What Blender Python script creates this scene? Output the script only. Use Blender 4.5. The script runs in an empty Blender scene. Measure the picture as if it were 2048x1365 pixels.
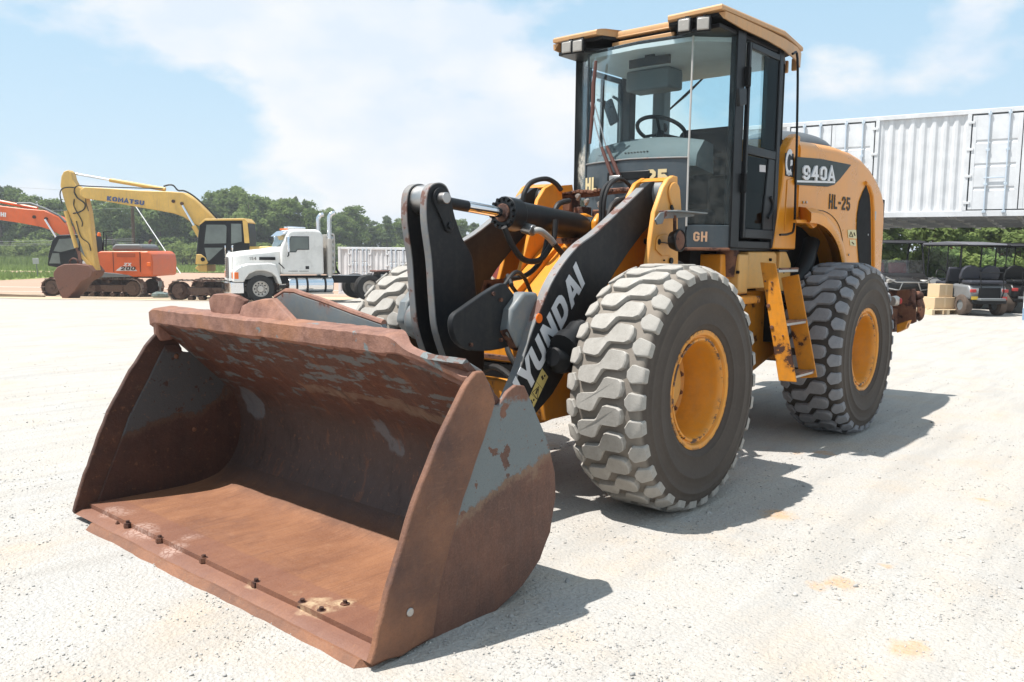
import bpy, bmesh, math, random
from mathutils import Vector, Matrix, noise as mnoise
random.seed(7)
scene = bpy.context.scene
COL = scene.collection

# ------------------------------------------------------------------ camera
CF, CPITCH, CROLL = 1663.08, -0.1074, 0.0110
CPOS = Vector((4.3638, 3.4919, 1.5036)); CYAW = 3.8509
fwd = Vector((math.cos(CYAW)*math.cos(CPITCH), math.sin(CYAW)*math.cos(CPITCH), math.sin(CPITCH)))
rgt0 = Vector((math.sin(CYAW), -math.cos(CYAW), 0)); up0 = rgt0.cross(fwd)
rgt = rgt0*math.cos(CROLL) + up0*math.sin(CROLL); upv = -rgt0*math.sin(CROLL) + up0*math.cos(CROLL)
cam_d = bpy.data.cameras.new('camera'); cam = bpy.data.objects.new('camera', cam_d); COL.objects.link(cam)
cam_d.sensor_width = 36.0; cam_d.lens = CF/2048*36.0; cam_d.clip_start = 0.05; cam_d.clip_end = 4000
m = Matrix.Identity(4)
for i in range(3):
    m[i][0], m[i][1], m[i][2], m[i][3] = rgt[i], upv[i], -fwd[i], CPOS[i]
cam.matrix_world = m
scene.camera = cam

# ------------------------------------------------------------------ light
SUN_DIR = Vector((-0.345, 0.28, -1.0)).normalized()          # the way the light travels
SUN_EL = math.asin(-SUN_DIR.z); SUN_ROT = math.atan2(-SUN_DIR.x, -SUN_DIR.y)
sun_d = bpy.data.lights.new('sun', 'SUN'); sun_d.energy = 5.0; sun_d.angle = math.radians(0.53); sun_d.color = (1.0, 0.962, 0.912)
sun = bpy.data.objects.new('sun', sun_d); COL.objects.link(sun)
sun.rotation_euler = SUN_DIR.to_track_quat('-Z', 'Y').to_euler(); sun.location = (0, 0, 16)

world = bpy.data.worlds.new('World'); scene.world = world; world.use_nodes = True
wn, wl = world.node_tree.nodes, world.node_tree.links
wn.clear()
def N(t, tree=None, **kw):
    n = (tree or wn).new(t)
    for k, v in kw.items(): setattr(n, k, v)
    return n
sky = N('ShaderNodeTexSky', sky_type='NISHITA', sun_disc=False, sun_elevation=SUN_EL, sun_rotation=SUN_ROT, air_density=1.0, dust_density=1.6, ozone_density=2.0)
tc = N('ShaderNodeTexCoord'); sep = N('ShaderNodeSeparateXYZ'); wl.new(tc.outputs['Generated'], sep.inputs[0])
def wm(op, a, b=None, c=None, clamp=False):
    n = N('ShaderNodeMath', operation=op, use_clamp=clamp)
    for i, v in enumerate((a, b, c)):
        if v is None: continue
        if isinstance(v, (int, float)): n.inputs[i].default_value = v
        else: wl.new(v, n.inputs[i])
    return n.outputs[0]
mp = N('ShaderNodeMapping'); wl.new(tc.outputs['Generated'], mp.inputs[0]); mp.inputs['Location'].default_value = (6.3, 0.6, 1.6); mp.inputs['Scale'].default_value = (1.0, 1.0, 1.9)
cn = N('ShaderNodeTexNoise'); wl.new(mp.outputs[0], cn.inputs['Vector']); cn.inputs['Scale'].default_value = 2.9; cn.inputs['Detail'].default_value = 12; cn.inputs['Roughness'].default_value = 0.53; cn.inputs['Distortion'].default_value = 0.0
cr = N('ShaderNodeValToRGB'); wl.new(cn.outputs['Fac'], cr.inputs[0])
cr.color_ramp.elements[0].position = 0.482; cr.color_ramp.elements[0].color = (0, 0, 0, 1)
cr.color_ramp.elements[1].position = 0.555; cr.color_ramp.elements[1].color = (1, 1, 1, 1)
# grey-blue bellies inside the clouds
cn2 = N('ShaderNodeTexNoise'); wl.new(mp.outputs[0], cn2.inputs['Vector']); cn2.inputs['Scale'].default_value = 6.0; cn2.inputs['Detail'].default_value = 5
cr2 = N('ShaderNodeValToRGB'); wl.new(cn2.outputs['Fac'], cr2.inputs[0])
cr2.color_ramp.elements[0].position = 0.40; cr2.color_ramp.elements[0].color = (0.79, 0.885, 1.0, 1)
cr2.color_ramp.elements[1].position = 0.62; cr2.color_ramp.elements[1].color = (0.97, 0.985, 1.0, 1)
SKY_STRENGTH = 0.104
CLOUD = 6.05
csc = N('ShaderNodeVectorMath', operation='SCALE'); wl.new(cr2.outputs[0], csc.inputs[0]); csc.inputs['Scale'].default_value = CLOUD
# clear sky, veiled with thin high cloud
veil = N('ShaderNodeMixRGB'); wl.new(sky.outputs[0], veil.inputs[1]); veil.inputs[0].default_value = 0.85
hz1 = wm('POWER', wm('MULTIPLY_ADD', sep.outputs[2], -2.6, 1.0, clamp=True), 1.4); hzm = N('ShaderNodeMixRGB'); wl.new(hz1, hzm.inputs[0]); hzm.inputs[1].default_value = (2.85, 4.5, 5.75, 1); hzm.inputs[2].default_value = (4.5, 5.45, 6.2, 1); wl.new(hzm.outputs[0], veil.inputs[2])
mix = N('ShaderNodeMixRGB'); wl.new(cr.outputs[0], mix.inputs[0]); wl.new(veil.outputs[0], mix.inputs[1]); wl.new(csc.outputs[0], mix.inputs[2])
bg = N('ShaderNodeBackground'); wl.new(mix.outputs[0], bg.inputs[0]); bg.inputs[1].default_value = SKY_STRENGTH
wo = N('ShaderNodeOutputWorld'); wl.new(bg.outputs[0], wo.inputs[0])

scene.render.engine = 'CYCLES'
scene.view_settings.view_transform = 'Standard'; scene.view_settings.look = 'None'
scene.view_settings.exposure = 0.68; scene.view_settings.gamma = 1.0; scene.view_settings.use_curve_mapping = False
scene.cycles.max_bounces = 6; scene.cycles.transparent_max_bounces = 12
scene.cycles.use_denoising = True

# ------------------------------------------------------------------ helpers: points
def ray(px, py): return fwd + rgt*((px-1024)/CF) - upv*((py-682.5)/CF)
fh = Vector((math.cos(CYAW), math.sin(CYAW), 0)); rh = Vector((math.sin(CYAW), -math.cos(CYAW), 0))
def sstep(a, b, x):
    t = min(1, max(0, (x-a)/(b-a))); return t*t*(3-2*t)
def terrain(x, y):
    d = Vector((x-CPOS.x, y-CPOS.y, 0)); dep = d.dot(fh); lat = d.dot(rh)
    return -0.80*sstep(15, 42, dep)*sstep(5, -4, lat) if dep > 15 else 0.0
def at(px, depth, z=None):
    """ground point seen in column px at that depth (m) in front of the camera"""
    r = ray(px, 500); r = r*(depth/r.dot(fh)); p = CPOS + r
    return Vector((p.x, p.y, terrain(p.x, p.y) if z is None else z))
def ax(lst, axis, v):
    """photo points put on the plane axis = v (the real plane that the plate lies in)"""
    i = 'XYZ'.index(axis); out = []
    for px, py in lst:
        r = ray(px, py); out.append(CPOS + r*((v-CPOS[i])/r[i]))
    return out

# ------------------------------------------------------------------ helpers: meshes
class MB:
    def __init__(s): s.v = []; s.f = []
    def add(s, vs, fs):
        o = len(s.v); s.v += [tuple(v) for v in vs]; s.f += [tuple(i+o for i in f) for f in fs]; return s
    def box(s, c, d, rot=None):
        c = Vector(c); h = Vector(d)/2; R = rot or Matrix.Identity(3)
        vs = [c + R @ Vector((h.x*a, h.y*b, h.z*e)) for a in (-1, 1) for b in (-1, 1) for e in (-1, 1)]
        return s.add(vs, [(0, 1, 3, 2), (4, 6, 7, 5), (0, 4, 5, 1), (2, 3, 7, 6), (0, 2, 6, 4), (1, 5, 7, 3)])
    def box2(s, a, b):
        return s.box([(a[i]+b[i])/2 for i in range(3)], [abs(b[i]-a[i]) for i in range(3)])
    def prism(s, poly, axis, a, b):
        """closed outline extruded along an axis; outline coords are the two other axes in order"""
        n = len(poly)
        def P(p, w): return {'X': (w, p[0], p[1]), 'Y': (p[0], w, p[1]), 'Z': (p[0], p[1], w)}[axis]
        vs = [P(p, a) for p in poly] + [P(p, b) for p in poly]
        return s.add(vs, [tuple(range(n)), tuple(range(2*n-1, n-1, -1))] + [(i, (i+1) % n, n+(i+1) % n, n+i) for i in range(n)])
    def plate(s, pts, nrm, t):
        """flat outline in space, given thickness along nrm"""
        n = len(pts); nv = Vector(nrm)*t
        vs = [Vector(p) for p in pts] + [Vector(p)+nv for p in pts]
        return s.add(vs, [tuple(range(n)), tuple(range(2*n-1, n-1, -1))] + [(i, (i+1) % n, n+(i+1) % n, n+i) for i in range(n)])
    def rings(s, rings, closed=True, cap=True, loop=False):
        n = len(rings[0]); vs = [p for r in rings for p in r]; fs = []
        K = len(rings)
        for k in range(K if loop else K-1):
            for i in range(n if closed else n-1):
                j = (i+1) % n; k2 = (k+1) % K
                fs.append((k*n+i, k*n+j, k2*n+j, k2*n+i))
        if cap and not loop: fs += [tuple(range(n-1, -1, -1)), tuple((K-1)*n+i for i in range(n))]
        return s.add(vs, fs)
    def tube(s, path, r, n=8, cap=True):
        path = [Vector(p) for p in path]; rs = r if isinstance(r, (list, tuple)) else [r]*len(path); rings = []
        up = None
        for i, p in enumerate(path):
            t = (path[min(i+1, len(path)-1)] - path[max(i-1, 0)]).normalized()
            if up is None:
                up = t.orthogonal().normalized()
            else:
                up = (up - t*up.dot(t)); up = up.normalized() if up.length > 1e-6 else t.orthogonal().normalized()
            b = t.cross(up)
            rings.append([p + (up*math.cos(2*math.pi*k/n) + b*math.sin(2*math.pi*k/n))*rs[i] for k in range(n)])
        return s.rings(rings, cap=cap)
    def cyl(s, a, b, r, r2=None, n=20): return s.tube([a, b], [r, r if r2 is None else r2], n)
    def lathe(s, prof, c, axis='Y', n=48, closed=False):
        """prof: (along axis, radius)"""
        c = Vector(c); rings = []
        for k in range(n):
            a = 2*math.pi*k/n; ca, sa = math.cos(a), math.sin(a)
            rings.append([c + {'Y': Vector((r*ca, w, r*sa)), 'X': Vector((w, r*ca, r*sa)), 'Z': Vector((r*ca, r*sa, w))}[axis] for w, r in prof])
        return s.rings(rings, closed=closed, cap=False, loop=True)
    def sphere(s, c, r, n=12, m_=8):
        c = Vector(c); r = Vector(r) if not isinstance(r, (int, float)) else Vector((r, r, r))
        rings = [[c + Vector((r.x*math.sin(t)*math.cos(2*math.pi*k/n), r.y*math.sin(t)*math.sin(2*math.pi*k/n), r.z*math.cos(t))) for k in range(n)]
                 for t in [math.pi*(0.02+0.96*i/m_) for i in range(m_+1)]]
        return s.rings(rings)
    def mesh(s, name, mat=None, smooth=35):
        me = bpy.data.meshes.new(name); me.from_pydata(s.v, [], s.f)
        bm = bmesh.new(); bm.from_mesh(me); bmesh.ops.recalc_face_normals(bm, faces=bm.faces)
        bm.to_mesh(me); bm.free()
        if mat: me.materials.append(mat)
        if smooth:
            me.polygons.foreach_set('use_smooth', [True]*len(me.polygons))
            try: me.set_sharp_from_angle(angle=math.radians(smooth))
            except Exception: pass
        me.update(); return me
def link(name, me, parent=None):
    o = bpy.data.objects.new(name, me); COL.objects.link(o)
    if parent: o.parent = parent
    return o
def obj(name, mb, mat, parent=None, bevel=0.0, seg=2, smooth=35):
    o = link(name, mb.mesh(name, mat, smooth), parent)
    if bevel:
        b = o.modifiers.new('bevel', 'BEVEL'); b.width = bevel; b.segments = seg; b.limit_method = 'ANGLE'; b.angle_limit = math.radians(38)
    return o
def tag(o, label, cat, group=None):
    o['label'] = label; o['category'] = cat
    if group: o['group'] = group
    return o
def thing(name, label, cat, loc=(0, 0, 0), rotz=0.0, group=None):
    o = bpy.data.objects.new(name, None); COL.objects.link(o); o.location = loc; o.rotation_euler = (0, 0, rotz); o.empty_display_size = 0.2
    return tag(o, label, cat, group)
def hub(name, parent, loc=(0, 0, 0), rot=(0, 0, 0)):
    o = bpy.data.objects.new(name, None); COL.objects.link(o); o.parent = parent; o.location = loc; o.rotation_euler = rot; o.empty_display_size = 0.1
    return o
def copy_tree(o, parent=None):
    c = o.copy(); COL.objects.link(c)
    if parent: c.parent = parent
    for ch in list(o.children): copy_tree(ch, c)
    return c
def bez(pts, n=8):
    """smooth path (Catmull-Rom) through points"""
    P = [Vector(p) for p in pts]; P = [P[0]*2-P[1]] + P + [P[-1]*2-P[-2]]; out = []
    for i in range(1, len(P)-2):
        for k in range(n):
            t = k/n; a, b, c, d = P[i-1], P[i], P[i+1], P[i+2]
            out.append(0.5*((2*b) + (c-a)*t + (2*a-5*b+4*c-d)*t*t + (3*b-a-3*c+d)*t*t*t))
    out.append(P[-2]); return out
def text(name, s, mat, parent, org, xdir, ydir, size, depth=0.003, bold=0.0, shear=0.0, sx=1.0, space=1.0, res=3):
    """lettering: real raised letters lying in the plane org + xdir, ydir"""
    cu = bpy.data.curves.new('lettering', 'FONT'); cu.body = s; cu.size = 1.0; cu.shear = shear; cu.offset = bold; cu.space_character = space
    cu.extrude = depth/size/2; cu.resolution_u = res
    tmp = bpy.data.objects.new('tmp', cu); COL.objects.link(tmp)
    dg = bpy.context.evaluated_depsgraph_get(); me = bpy.data.meshes.new_from_object(tmp.evaluated_get(dg))
    bpy.data.objects.remove(tmp); bpy.data.curves.remove(cu)
    x = Vector(xdir).normalized(); y = Vector(ydir); y = (y - x*y.dot(x)).normalized(); z = x.cross(y)
    M = Matrix.Identity(4); org = Vector(org)
    for i in range(3): M[i][0], M[i][1], M[i][2], M[i][3] = x[i]*size*sx, y[i]*size, z[i]*size, org[i] + z[i]*depth/2
    me.transform(M); me.materials.clear(); me.materials.append(mat); me.name = name
    return link(name, me, parent)

_CH = lambda *p: list(p)
_O = [(.12, .30), (.12, .76), (.24, .88), (.42, .88), (.54, .76), (.54, .24), (.42, .12), (.24, .12), (.12, .24), (.12, .36)]
STROKE = {'0': ([_O], .66), 'O': ([[(a*1.12, b) for a, b in _O]], .74), 'L': ([[(.12, 1), (.12, .12), (.56, .12)]], .60), 'I': ([[(.12, 0), (.12, 1)]], .24), '1': ([[(.04, .74), (.24, .88)], [(.24, 1), (.24, 0)]], .40),
 'H': ([[(.12, 0), (.12, 1)], [(.54, 0), (.54, 1)], [(.12, .5), (.54, .5)]], .66), '-': ([[(.06, .48), (.42, .48)]], .48), 'T': ([[(0, .88), (.64, .88)], [(.32, .88), (.32, 0)]], .64),
 'C': ([[(.54, .62), (.54, .76), (.42, .88), (.24, .88), (.12, .76), (.12, .24), (.24, .12), (.42, .12), (.54, .24), (.54, .38)]], .66),
 'G': ([[(.54, .66), (.54, .76), (.42, .88), (.24, .88), (.12, .76), (.12, .24), (.24, .12), (.42, .12), (.54, .24), (.54, .48), (.34, .48)]], .66),
 'S': ([[(.54, .68), (.54, .78), (.44, .88), (.22, .88), (.12, .78), (.12, .64), (.22, .54), (.44, .46), (.54, .36), (.54, .22), (.44, .12), (.22, .12), (.12, .22), (.12, .32)]], .66),
 '2': ([[(.12, .66), (.12, .77), (.23, .88), (.43, .88), (.54, .77), (.54, .62), (.13, .20), (.13, .12), (.60, .12)]], .66),
 '5': ([[(.58, .88), (.14, .88), (.14, .54), (.40, .57), (.54, .46), (.54, .24), (.42, .12), (.24, .12), (.12, .23), (.12, .32)]], .66),
 '9': ([[(.54, .50), (.40, .42), (.24, .42), (.12, .54), (.12, .76), (.24, .88), (.42, .88), (.54, .76), (.54, .24), (.42, .12), (.24, .12), (.12, .22), (.12, .30)]], .66),
 '4': ([[(.44, 0), (.44, 1)], [(.38, .92), (.10, .32), (.64, .32)]], .68), 'A': ([[(.06, 0), (.34, .94), (.62, 0)], [(.18, .28), (.50, .28)]], .70), 'U': ([[(.12, 1), (.12, .24), (.24, .12), (.44, .12), (.56, .24), (.56, 1)]], .68),
 'K': ([[(.12, 0), (.12, 1)], [(.58, 1), (.20, .50), (.60, 0)]], .68), 'M': ([[(.12, 0), (.12, .92), (.40, .36), (.68, .92), (.68, 0)]], .80), 'X': ([[(.06, 0), (.54, 1)], [(.06, 1), (.54, 0)]], .62), 'Z': ([[(.04, .88), (.56, .88), (.10, .12), (.60, .12)]], .64), ' ': ([], .4)}
def block_text(name, s, mat, parent, org, xdir, ydir, size, fit=None, w=.22, shear=0.0, proud=.003, gap=.10):
    """bold block lettering made of thick strokes, raised a few millimetres; fit = total width in metres"""
    x = Vector(xdir).normalized(); y = Vector(ydir); y = (y - x*y.dot(x)).normalized(); z = x.cross(y); org = Vector(org)
    total = sum(STROKE[c][1]+gap for c in s) - gap; kx = (fit/total) if fit else size; pen = 0.0; mb = MB(); lay = 0
    for ch in s:
        strokes, adv = STROKE[ch]
        for st in strokes:
            P = [Vector((a, b, 0)) for a, b in st]; n = len(P); Lf, Rt = [], []
            for i, p in enumerate(P):
                d0 = (P[i]-P[i-1]).normalized() if i else None; d1 = (P[i+1]-P[i]).normalized() if i < n-1 else None
                t = ((d0 or d1) + (d1 or d0)).normalized(); nv = Vector((-t.y, t.x, 0)); c = nv.dot(Vector((-(d1 or d0).y, (d1 or d0).x, 0))); h = w/2/max(.5, c); Lf.append(p+nv*h); Rt.append(p-nv*h)
            up = proud + .0003*lay; lay = (lay+1) % 3
            W3 = lambda q, d: org + x*((q.x+pen+q.y*shear)*kx) + y*(q.y*size) + z*d
            mb.rings([[W3(a, 0), W3(b, 0), W3(b, up), W3(a, up)] for a, b in zip(Lf, Rt)])
        pen += adv+gap
    o = obj(name, mb, mat, parent, smooth=0); return o

# ------------------------------------------------------------------ helpers: materials
def mat_new(name):
    m = bpy.data.materials.new(name); m.use_nodes = True; nt = m.node_tree
    b = nt.nodes['Principled BSDF']; return m, nt, b
class G:
    """small node-graph shorthand"""
    def __init__(s, nt): s.nt = nt; s.n = nt.nodes; s.l = nt.links
    def coord(s, kind='Object', scale=(1, 1, 1), loc=(0, 0, 0), rot=(0, 0, 0)):
        t = s.n.new('ShaderNodeTexCoord'); mp = s.n.new('ShaderNodeMapping'); s.l.new(t.outputs[kind], mp.inputs[0])
        mp.inputs['Scale'].default_value = scale; mp.inputs['Location'].default_value = loc; mp.inputs['Rotation'].default_value = rot
        return mp.outputs[0]
    def noise(s, co, scale, detail=4, rough=0.55, dist=0.0):
        n = s.n.new('ShaderNodeTexNoise'); s.l.new(co, n.inputs['Vector']); n.inputs['Scale'].default_value = scale; n.inputs['Detail'].default_value = detail
        n.inputs['Roughness'].default_value = rough; n.inputs['Distortion'].default_value = dist; return n.outputs['Fac']
    def voro(s, co, scale, feature='F1', out='Distance'):
        n = s.n.new('ShaderNodeTexVoronoi'); n.feature = feature; s.l.new(co, n.inputs['Vector']); n.inputs['Scale'].default_value = scale; return n.outputs[out]
    def ramp(s, fac, stops):
        r = s.n.new('ShaderNodeValToRGB'); s.l.new(fac, r.inputs[0]); e = r.color_ramp.elements
        while len(e) < len(stops): e.new(0.5)
        for k, (p, c) in enumerate(stops):
            e[k].position = p; e[k].color = (c, c, c, 1) if isinstance(c, (int, float)) else (*c, 1)
        return r.outputs[0]
    def mix(s, f, a, b, mode='MIX'):
        n = s.n.new('ShaderNodeMixRGB'); n.blend_type = mode
        for i, v in enumerate((f, a, b)):
            if isinstance(v, (int, float)): n.inputs[i].default_value = v if i == 0 else (v, v, v, 1)
            elif isinstance(v, tuple): n.inputs[i].default_value = (*v, 1)
            else: s.l.new(v, n.inputs[i])
        return n.outputs[0]
    def math(s, op, a, b=None, c=None, clamp=False):
        n = s.n.new('ShaderNodeMath'); n.operation = op; n.use_clamp = clamp
        for i, v in enumerate((a, b, c)):
            if v is None: continue
            if isinstance(v, (int, float)): n.inputs[i].default_value = v
            else: s.l.new(v, n.inputs[i])
        return n.outputs[0]
    def xyz(s, co):
        n = s.n.new('ShaderNodeSeparateXYZ'); s.l.new(co, n.inputs[0]); return n.outputs
    def bump(s, h, strength, dist=0.01, normal=None):
        b = s.n.new('ShaderNodeBump'); s.l.new(h, b.inputs['Height']); b.inputs['Strength'].default_value = strength; b.inputs['Distance'].default_value = dist
        if normal: s.l.new(normal, b.inputs['Normal'])
        return b.outputs[0]
    def disc(s, co, c, r, soft):
        """1 inside a ball round c, falling to 0"""
        n = s.n.new('ShaderNodeVectorMath'); n.operation = 'DISTANCE'; s.l.new(co, n.inputs[0]); n.inputs[1].default_value = c
        return s.math('MULTIPLY_ADD', n.outputs['Value'], -1.0/soft, r/soft + 0.5, clamp=True)
def paint(name, base, rough=0.45, wear=None, wear_at=0.66, wear_scale=6.0, dirt=(0.30, 0.24, 0.17), dirt_amt=0.25, metal=0.0, bump=0.08, coord='Object', spec=0.5):
    """old machine paint: uneven tone, dust, and (with wear) rust chips"""
    m, nt, b = mat_new(name); g = G(nt); co = g.coord(coord)
    n1 = g.noise(co, 2.2, 5, 0.6); n2 = g.noise(co, 26, 4, 0.65)
    c = g.mix(g.ramp(n1, [(0.3, 0.0), (0.75, 1.0)]), tuple(x*0.86 for x in base), tuple(min(1, x*1.10) for x in base))
    c = g.mix(g.math('MULTIPLY', g.ramp(n2, [(0.45, 0.0), (0.8, 1.0)]), dirt_amt), c, dirt)
    stk = g.noise(g.coord(coord, scale=(7, 7, 0.7)), 2.2, 5, 0.65); c = g.mix(g.math('MULTIPLY', g.ramp(stk, [(0.50, 0.0), (0.75, 1.0)]), min(0.30, dirt_amt)), c, tuple(x*0.75 for x in dirt))
    rv = g.math('MULTIPLY_ADD', n1, 0.3, rough-0.15)
    if wear:
        w = g.noise(g.coord(coord, loc=(3, 7, 1)), wear_scale, 7, 0.62)
        k = g.ramp(w, [(wear_at-0.012, 0.0), (wear_at+0.012, 1.0)])
        halo = g.ramp(w, [(wear_at-0.07, 0.0), (wear_at, 1.0)])
        c = g.mix(g.math('MULTIPLY', halo, 0.35), c, tuple(x*1.9 for x in wear))
        c = g.mix(k, c, wear); rv = g.math('MAXIMUM', rv, g.math('MULTIPLY', k, 0.9))
        hh = g.math('MULTIPLY_ADD', k, -0.6, n2)
    else: hh = n2
    nt.links.new(c, b.inputs['Base Color']); nt.links.new(rv, b.inputs['Roughness']); b.inputs['Metallic'].default_value = metal
    b.inputs['Specular IOR Level'].default_value = spec if max(base) > .06 else .26
    if bump: nt.links.new(g.bump(hh, bump, 0.004), b.inputs['Normal'])
    return m
def plain(name, base, rough=0.5, metal=0.0, var=0.12, scale=9.0, bump=0.0, emit=None):
    m, nt, b = mat_new(name); g = G(nt); co = g.coord()
    n1 = g.noise(co, scale, 4, 0.6)
    c = g.mix(n1, tuple(x*(1-var) for x in base), tuple(min(1, x*(1+var)) for x in base))
    nt.links.new(c, b.inputs['Base Color']); nt.links.new(g.math('MULTIPLY_ADD', n1, 0.2, max(0.02, rough-0.1)), b.inputs['Roughness'])
    b.inputs['Metallic'].default_value = metal
    if max(base) < .06: b.inputs['Specular IOR Level'].default_value = .22
    if bump: nt.links.new(g.bump(g.noise(co, scale*6, 3), bump, 0.004), b.inputs['Normal'])
    return m
def glass(name, tint=(0.62, 0.82, 0.84), refl=0.55, dust=0.05):
    m = bpy.data.materials.new(name); m.use_nodes = True; nt = m.node_tree; nt.nodes.clear(); g = G(nt)
    t = nt.nodes.new('ShaderNodeBsdfTransparent'); t.inputs[0].default_value = (*tint, 1)
    gl = nt.nodes.new('ShaderNodeBsdfGlossy'); gl.inputs['Roughness'].default_value = 0.02; gl.inputs[0].default_value = (1, 1, 1, 1)
    d = nt.nodes.new('ShaderNodeBsdfDiffuse'); d.inputs[0].default_value = (0.5, 0.5, 0.48, 1)
    fr = nt.nodes.new('ShaderNodeFresnel'); fr.inputs[0].default_value = 1.45
    mx = nt.nodes.new('ShaderNodeMixShader'); nt.links.new(g.math('MULTIPLY_ADD', fr.outputs[0], refl, 0.0, clamp=True), mx.inputs[0])
    nt.links.new(t.outputs[0], mx.inputs[1]); nt.links.new(gl.outputs[0], mx.inputs[2])
    m2 = nt.nodes.new('ShaderNodeMixShader'); co = g.coord()
    nt.links.new(g.math('MULTIPLY', g.ramp(g.noise(co, 7, 6, 0.65), [(0.35, 0.2), (0.75, 1.6)]), dust), m2.inputs[0])
    nt.links.new(mx.outputs[0], m2.inputs[1]); nt.links.new(d.outputs[0], m2.inputs[2])
    o = nt.nodes.new('ShaderNodeOutputMaterial'); nt.links.new(m2.outputs[0], o.inputs[0]); return m

RUST = (0.055, 0.020, 0.010)
YELLOW = paint('yellow_paint', (0.66, 0.245, 0.012), 0.42, RUST, 0.70, 5.0, dirt=(0.30, 0.17, 0.06), dirt_amt=0.25)
YELLOW_WORN = paint('yellow_paint_worn', (0.64, 0.24, 0.012), 0.5, RUST, 0.585, 4.2, dirt=(0.28, 0.15, 0.06), dirt_amt=0.35)
YELLOW_CLEAN = paint('yellow_hood_paint', (0.68, 0.258, 0.012), 0.30, None, dirt=(0.45, 0.24, 0.07), dirt_amt=0.12, bump=0.02)
YELLOW_FADED = paint('faded_yellow_paint', (0.66, 0.36, 0.10), 0.5, RUST, 0.75, 7.0, dirt_amt=0.22)
TOWERP = paint('tower_paint', (0.66, 0.30, 0.055), 0.45, RUST, 0.72, 9.0, dirt_amt=0.2)
RIMPAINT = paint('rim_paint', (0.68, 0.27, 0.02), 0.45, RUST, 0.70, 7.0, dirt_amt=0.18)
TAN = paint('roof_paint', (0.50, 0.27, 0.11), 0.5, RUST, 0.76, 4.0, dirt_amt=0.3)
CHAR = paint('charcoal_paint', (0.011, 0.0125, 0.0145), 0.42, None, dirt=(0.06, 0.052, 0.046), dirt_amt=0.16)
BOOMP = paint('boom_paint', (0.012, 0.0135, 0.016), 0.5, (0.06, 0.026, 0.018), 0.74, 5.5, dirt=(0.07, 0.06, 0.05), dirt_amt=0.25)
GREYP = paint('grey_paint', (0.135, 0.155, 0.165), 0.5, (0.11, 0.045, 0.03), 0.635, 5.0, dirt_amt=0.3)
EDGEP = paint('worn_bright_edge_paint', (0.17, 0.175, 0.18), 0.5, (0.14, 0.075, 0.06), 0.60, 7.0, dirt_amt=0.5)
CABP = paint('cab_grey_paint', (0.048, 0.064, 0.076), 0.38, None, dirt=(0.14, 0.13, 0.12), dirt_amt=0.2)
BLACK = plain('black_plastic', (0.009, 0.0095, 0.0105), 0.45, var=0.25)
BLACKM = plain('matte_black', (0.005, 0.005, 0.0055), 0.8, var=0.3)
HOSE = plain('black_hose', (0.026, 0.025, 0.025), 0.5, var=0.3, scale=30, bump=0.1)
CHROME = plain('polished_steel', (0.75, 0.76, 0.78), 0.14, 1.0, var=0.05)
STEEL = plain('bare_steel', (0.42, 0.41, 0.40), 0.42, 1.0, var=0.2, scale=25)
ALU = plain('cast_fitting', (0.50, 0.47, 0.43), 0.5, 0.6, var=0.2, scale=30)
RUSTM = paint('rusty_steel', (0.13, 0.052, 0.028), 0.8, (0.045, 0.018, 0.012), 0.55, 8.0, dirt=(0.25, 0.12, 0.06), dirt_amt=0.5, bump=0.3)
WHITEL = plain('white_lettering', (0.62, 0.62, 0.63), 0.5, var=0.06)
CREAML = plain('cream_lettering', (0.62, 0.50, 0.27), 0.6, var=0.05)
PEACHL = plain('peach_lettering', (0.66, 0.40, 0.24), 0.6, var=0.05)
DARKL = plain('dark_lettering', (0.05, 0.035, 0.025), 0.6, var=0.1)
LENS = plain('lamp_lens', (0.34, 0.32, 0.29), 0.25, var=0.12, scale=40)
ORANGE = plain('orange_reflector', (0.85, 0.16, 0.01), 0.35, var=0.05)
REDM = plain('red_lens', (0.42, 0.03, 0.025), 0.35, var=0.1)
CABGLASS = glass('cab_glass', (0.90, 0.965, 0.975), 0.22, 0.016)
DARKGLASS = glass('dark_glass', (0.12, 0.165, 0.165), 0.24, 0.008)
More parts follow.
